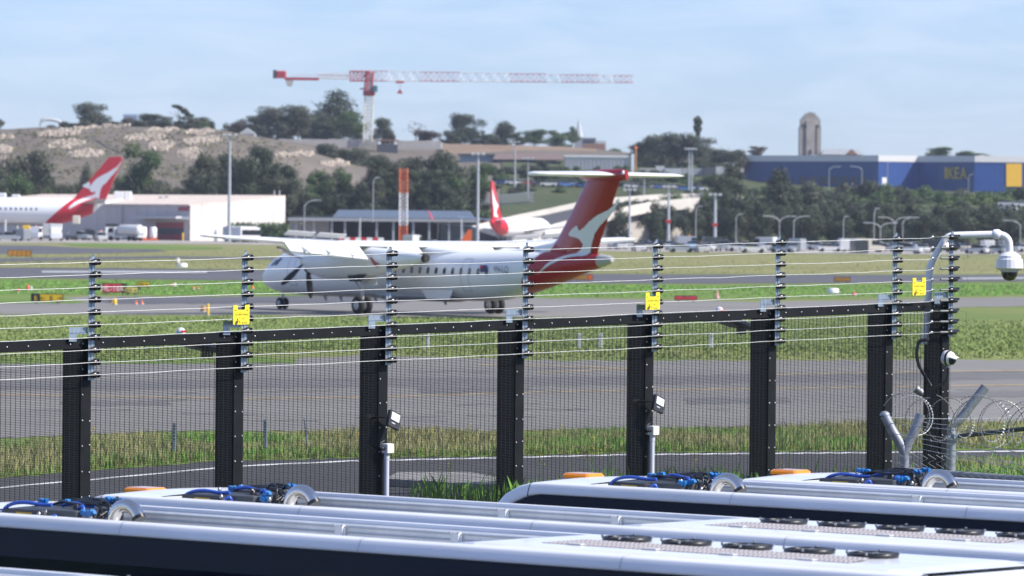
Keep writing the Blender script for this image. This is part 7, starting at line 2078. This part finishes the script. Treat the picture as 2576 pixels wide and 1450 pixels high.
    for k in range(3):
        hose([(3.0, 0.7 + k * 0.12, 3.05), (3.15, 0.6 + k * 0.15, 3.11 + 0.01 * k), (3.28, 0.55 + k * 0.1, 3.06), (3.3, 0.5, 2.95)], 0.012, M_black, 'cable')
    for (x, y, z, rx) in ((2.38, 0.60, 3.05, 0.2), (2.46, 0.66, 3.05, -0.3), (3.16, 0.75, 3.09, 0.5), (3.22, 0.85, 3.10, 0.2), (3.20, 0.40, 3.0, -0.5), (3.16, 0.36, 2.99, 0.3)):
        bb = MB(); bb.box((x, y, z), (0.085, 0.06, 0.05), rot=Matrix.Rotation(rx, 3, 'Y')); bb.box((x + 0.05, y, z + 0.01), (0.03, 0.045, 0.04), rot=Matrix.Rotation(rx, 3, 'Y')); bb.build('connector', M_bluec, root)
    for (x, y, z) in ((2.60, 0.34, 2.95), (2.60, 0.30, 2.9), (2.88, 0.55, 3.01), (3.06, 0.70, 3.03), (2.2, 0.7, 3.0), (3.3, 0.36, 2.93)):
        bb = MB(); bb.lathe([(0.022, 0), (0.024, 0.02), (0.014, 0.04), (0.004, 0.05)], 8, (x, y, z)); bb.build('fitting', M_bolt, root)
    bb = MB(); bb.lathe([(0.04, 2.99), (0.04, 3.02), (0.025, 3.05)], 10, (2.9, 0.5, 0)); bb.build('filler_cap', M_black, k2)
    # bent steel air pipe
    cx, cz_, R = 3.66, 2.87, 0.205
    pts = [Vector((cx + R * math.cos(RAD(a)), 0.50, cz_ + R * math.sin(RAD(a)))) for a in range(205, 24, -15)]
    bb = MB(); bb.tube([pts[0] + Vector((0, 0, -0.25))] + pts, 0.072, 16); pp = bb.build('air_pipe', M_chrome, root)
    e_, d_ = pts[-1], (pts[-1] - pts[-2]).normalized()
    bb = MB(); bb.tube([e_ - d_ * 0.01, e_ + d_ * 0.03], 0.077, 16); bb.build('pipe_rim', M_black, pp)
    # long air-conditioning unit
    rows = []
    for a, h, w in ((8.25, 2.86, 0.5), (8.5, 2.93, 0.80), (8.9, 2.962, 0.98), (9.3, 2.968, 1.0), (14.0, 2.968, 1.0), (14.3, 2.94, 0.9)):
        c = BW / 2; hw = (BW / 2 - 0.09) * w
        rows.append([(a, c - hw, 2.50), (a, c - hw, h - 0.03), (a, c - hw + 0.05, h), (a, c + hw - 0.05, h), (a, c + hw, h - 0.03), (a, c + hw, 2.5)])
    bb = MB(); bb.loft(rows, closed=False, smooth=False); ac = bb.build('air_conditioner', M_busw, root)
    bb = MB(); bb.prism([(9.45, 0.52, 2.970), (13.25, 0.52, 2.970), (13.15, 0.95, 2.992), (9.65, 0.95, 2.992)], (0, 0, 0), (0, 0, 0.003)); bb.build('intake_grille', M_perf, ac)
    for k in range(4):
        bb = MB(); bb.b2((9.8 + k * 0.95, 0.49, 2.972), (9.98 + k * 0.95, 0.56, 2.985)); bb.build('panel_catch', M_lgrey, ac)
    for k in range(5):
        a = 9.85 + k * 0.76; y = 1.35
        bb = MB(); bb.lathe([(0.245, 2.97), (0.25, 3.005), (0.235, 3.015), (0.225, 3.005), (0.225, 2.985)], 20, (a, y, 0)); fan = bb.build('condenser_fan', M_black, ac)
        bb = MB(); bb.lathe([(0.07, 2.99), (0.07, 3.01)], 10, (a, y, 0))
        for j in range(6):
            t = j * math.pi / 3 + k; bb.box((a + 0.14 * math.cos(t), y + 0.14 * math.sin(t), 2.995), (0.17, 0.07, 0.006), rot=Matrix.Rotation(t, 3, 'Z') @ Matrix.Rotation(0.4, 3, 'X'))
        bb.build('fan_blades', M_dgrey, fan)
        for j in range(4):
            t = j * math.pi / 2 + 0.4; bb = MB(); bb.lathe([(0.014, 3.0), (0.014, 3.028)], 6, (a + 0.255 * math.cos(t), y + 0.255 * math.sin(t), 0)); bb.build('fan_bolt', M_bolt, fan)
    # wheels
    wb = MB(); wb.lathe([(0.28, -0.14), (0.46, -0.13), (0.49, 0), (0.46, 0.13), (0.28, 0.14)], 18, (0, 0, 0), 'Y'); wm = wb.mesh('wheel', M_tyre)
    for a in (2.6, 10.6):
        for y in (-0.02, BW + 0.02): inst('wheel', wm, root, (a, y, 0.49))
    return root
bus0 = make_bus()
def place(o, t, a, label):
    p = BN * t + BD * a
    o.location = (p.x, p.y, LOTZ); o.rotation_euler = (0, 0, -PHB); o['label'] = label; o['group'] = 'white buses parked side by side'
TUBE = 3.66
buses = [(36.36, -37.66 - TUBE, 'white bus nearest the camera with dark glass side, second from the bottom'), (39.82, -38.40 - TUBE, 'white bus with amber beacon, behind the nearest bus at the left'), (45.70, -37.0 - TUBE, 'white bus in the middle right with rounded front and black glass side'), (48.45, -35.9 - TUBE, 'farthest white bus at the right, below the chain-link fence')]
for k, (t, a, lb) in enumerate(buses):
    o = bus0 if k == 0 else copy_tree(bus0)
    place(o, t, a, lb)
    _rb = random.Random(50 + k)
    for ch in o.children:
        st_ = ch.name.split('.')[0]
        if st_ == 'beacon': ch.location = (-0.34, 0, -0.05) if k < 2 else (0, 0, 0)
        if st_ in ('cable', 'connector', 'fitting', 'blue_hose'):
            ch.location = (_rb.uniform(-0.05, 0.05), _rb.uniform(-0.05, 0.05), _rb.uniform(-0.012, 0.012)); ch.rotation_euler = (0, _rb.uniform(-0.006, 0.006), 0)
o = copy_tree(bus0); place(o, 28.6, -36.9 - TUBE, 'white bus roof edge cut by the bottom left corner of the picture')

# ---------------------------------------------------------------- grass blades
def blades(name, label, n, region, hmin, hmax, w, m, seed, lean=0.35, clump=0.25, hfun=None):
    from mathutils import noise
    rg = random.Random(seed); vs, fs = [], []
    k = 0; tries = 0
    while k < n and tries < n * 4:
        tries += 1
        p = region(rg)
        nz = noise.noise(Vector((p.x * clump, p.y * clump, seed))) * 0.5 + 0.5
        nz2 = noise.noise(Vector((p.x * clump * 5, p.y * clump * 5, seed + 3))) * 0.5 + 0.5
        d = 0.65 * nz + 0.35 * nz2
        if rg.random() > d * 1.6: continue
        h = (hmin + (hmax - hmin) * d * rg.random()) * (hfun(p) if hfun else 1)
        a = rg.uniform(0, 6.28); l = rg.uniform(0, lean) * h
        dx, dy = math.cos(a), math.sin(a)
        sx_, sy_ = -dy * w * rg.uniform(0.6, 1.3), dx * w * rg.uniform(0.6, 1.3)
        if abs(sx_) < w * 0.4: sx_ = w * 0.5
        o = len(vs)
        vs += [(p.x - sx_, p.y - sy_, p.z), (p.x + sx_, p.y + sy_, p.z), (p.x + dx * l * 0.35 + sx_ * 0.6, p.y + dy * l * 0.35 + sy_ * 0.6, p.z + h * 0.6), (p.x + dx * l, p.y + dy * l, p.z + h)]
        fs += [(o, o + 1, o + 2), (o, o + 2, o + 3)]
        k += 1
    me = bpy.data.meshes.new(name); me.from_pydata(vs, [], fs); me.materials.append(m)
    ob = bpy.data.objects.new(name, me); COL.objects.link(ob)
    return tag(ob, label, 'grass', None, 'stuff')
F_gr1 = foliage_mat('blade_green', (0.080, 0.190, 0.028), (0.200, 0.40, 0.070))
F_gr2 = foliage_mat('blade_straw', (0.16, 0.17, 0.06), (0.40, 0.37, 0.18))
F_gr3 = foliage_mat('blade_mid', (0.15, 0.195, 0.058), (0.27, 0.31, 0.11))
F_gr5 = foliage_mat('blade_pale', (0.17, 0.18, 0.065), (0.28, 0.27, 0.11))
F_gr4 = foliage_mat('blade_olive', (0.13, 0.19, 0.05), (0.25, 0.31, 0.10))
def band(pts0, pts1):
    """random ground point between two photo polylines"""
    def at(pts, x):
        for (xa, ya), (xb, yb) in zip(pts, pts[1:]):
            if xa <= x <= xb: return ya + (yb - ya) * (x - xa) / (xb - xa)
        return pts[-1][1]
    def f(rg):
        x = rg.uniform(pts0[0][0], pts0[-1][0]); t = rg.random()
        return G(x, at(pts0, x) * (1 - t) + at(pts1, x) * t)
    return f
edge = [(-420, 1250), (0, 1203), (240, 1183), (540, 1160), (880, 1153), (1280, 1147), (1578, 1139), (1896, 1136), (2189, 1134), (2576, 1130), (3050, 1124)]
back = [(-420, 1160), (400, 1112), (900, 1106), (1280, 1110), (1600, 1100), (2000, 1088), (2576, 1080), (3050, 1074)]
blades('verge_grass', 'tall green grass on the verge behind the road', 54000, band(edge, back), 0.06, 0.46, 0.010, F_gr1, 1)
blades('verge_grass_dry', 'dry straw grass in the verge behind the road', 111000, band(edge, back), 0.05, 0.62, 0.006, F_gr2, 2)
front = [(-120, 1209), (0, 1200), (540, 1157), (1280, 1144), (2189, 1131), (2750, 1125)]
blades('verge_edge_grass', 'short dry grass along the road edge', 5000, band(edge, [(x, y - 9) for x, y in edge]), 0.04, 0.22, 0.012, F_gr2, 3)
blades('mid_grass', 'mown grass tufts beyond the near taxiway', 33000, band([(-400, 912), (500, 912), (745, 884), (900, 890), (1400, 905), (2000, 904), (3000, 902)], [(-400, 799), (600, 795), (1300, 801), (2000, 803), (3000, 812)]), 0.05, 0.17, 0.05, F_gr3, 4, clump=0.06)
blades('mid_grass_green', 'greener mown grass tufts beyond the near taxiway', 20000, band([(-400, 912), (500, 910), (745, 880), (900, 882), (1400, 880), (2000, 885), (3000, 885)], [(-400, 803), (600, 800), (1300, 806), (2000, 815), (3000, 830)]), 0.05, 0.16, 0.05, F_gr4, 5, clump=0.05)
blades('far_grass', 'grass tufts along the strip beyond the aircraft', 11000, band([(-400, 740), (600, 742), (1500, 747), (1900, 750), (3000, 740)], [(-400, 704), (600, 709), (1800, 720), (3000, 714)]), 0.05, 0.18, 0.09, F_gr1, 6, clump=0.03)
blades('far_straw_grass', 'straw tufts beyond the runway', 11000, band([(-400, 668), (900, 680), (1700, 688), (3000, 687)], [(-400, 645), (900, 622), (1700, 637), (3000, 643)]), 0.05, 0.14, 0.12, F_gr5, 7, clump=0.02)
# weeds at the foot of the fence
def weedregion(rg):
    s = rg.choice([rg.gauss(3.0 * W - 0.55, 0.22), rg.gauss(3.0 * W + 0.3, 0.4), rg.uniform(3.4 * W, 6.4 * W), rg.gauss(4.6 * W, 0.7)])
    p = F0 + EF * s - NF * rg.uniform(-0.6, 2.2); return Vector((p.x, p.y, 0))
blades('fence_weeds', 'green weeds at the foot of the fence', 1300, weedregion, 0.12, 0.85, 0.011, F_gr1, 8, clump=0.8, lean=0.5)
def cornergrass(rg):
    return G(rg.uniform(2330, 2950), rg.uniform(1165, 1225))
blades('corner_grass', 'rough grass behind the chain-link fence', 6500, cornergrass, 0.1, 0.45, 0.011, F_gr2, 9)
blades('corner_grass_green', 'green rough grass behind the chain-link fence', 5500, cornergrass, 0.1, 0.5, 0.011, F_gr1, 10)
M_flower = mat('yellow_flower', (0.75, 0.52, 0.02), 0.6)
rgf = random.Random(12)
for k in range(26):
    if k < 16: p = F0 + EF * rgf.uniform(2.6 * W, 5.4 * W) - NF * rgf.uniform(0.1, 1.2)
    else: p = G(rgf.uniform(200, 1600), rgf.uniform(1128, 1150))
    h = rgf.uniform(0.5, 1.15) if k < 16 else rgf.uniform(0.3, 0.6)
    t = thing('flowering_weed', 'thin weed stalk with tiny yellow flowers near the fence', 'weed', (p.x, p.y, 0), rgf.uniform(0, 6), 'flowering weeds')
    b = MB(); l = rgf.uniform(-0.25, 0.25); b.tube([(0, 0, 0), (l * 0.4, 0, h * 0.5), (l, 0, h)], [0.006, 0.005, 0.003], 4); b.tube([(l * 0.4, 0, h * 0.5), (l * 0.4 + 0.15, 0.05, h * 0.8)], 0.003, 4); b.build('stalk', F_gr1, t)
    b = MB()
    for q in [(l, 0, h), (l * 0.4 + 0.15, 0.05, h * 0.8), (l * 0.8 + 0.03, 0.02, h * 0.9), (l * 0.7, -0.03, h * 0.82)]: b.lathe([(0.004, -0.012), (0.018, 0), (0.012, 0.012)], 6, q)
    b.build('flowers', M_flower, t)

# ---------------------------------------------------------------- air
hz = MB(); hz.b2((-2600, -420, -3), (2600, 4600, 95))
hm = bpy.data.materials.new('haze'); hm.use_nodes = True
hm.node_tree.nodes.clear()
_o = hm.node_tree.nodes.new('ShaderNodeOutputMaterial'); _v = hm.node_tree.nodes.new('ShaderNodeVolumePrincipled')
_v.inputs['Color'].default_value = (0.80, 0.88, 1.0, 1); _v.inputs['Density'].default_value = 0.00007; _v.inputs['Anisotropy'].default_value = 0.25
hm.node_tree.links.new(_v.outputs['Volume'], _o.inputs['Volume'])
tag(hz.build('haze', hm), 'thin haze over the airfield', kind='stuff')
# things that look alike are told apart by their order in the picture
from collections import defaultdict
from bpy_extras.object_utils import world_to_camera_view
bpy.context.view_layer.update()
same = defaultdict(list)
for o in SC.objects:
    if o.parent is None and 'label' in o and 'category' in o: same[o['label']].append(o)
def nth(n):
    return str(n) + ('th' if 10 <= n % 100 <= 20 else {1: 'st', 2: 'nd', 3: 'rd'}.get(n % 10, 'th'))
for lb, os_ in same.items():
    if len(os_) < 2: continue
    os_.sort(key=lambda o: world_to_camera_view(SC, cam, o.matrix_world.translation).x)
    for k, o in enumerate(os_): o['label'] = '%s, %s from the left' % (lb, 'leftmost' if False else nth(k + 1))
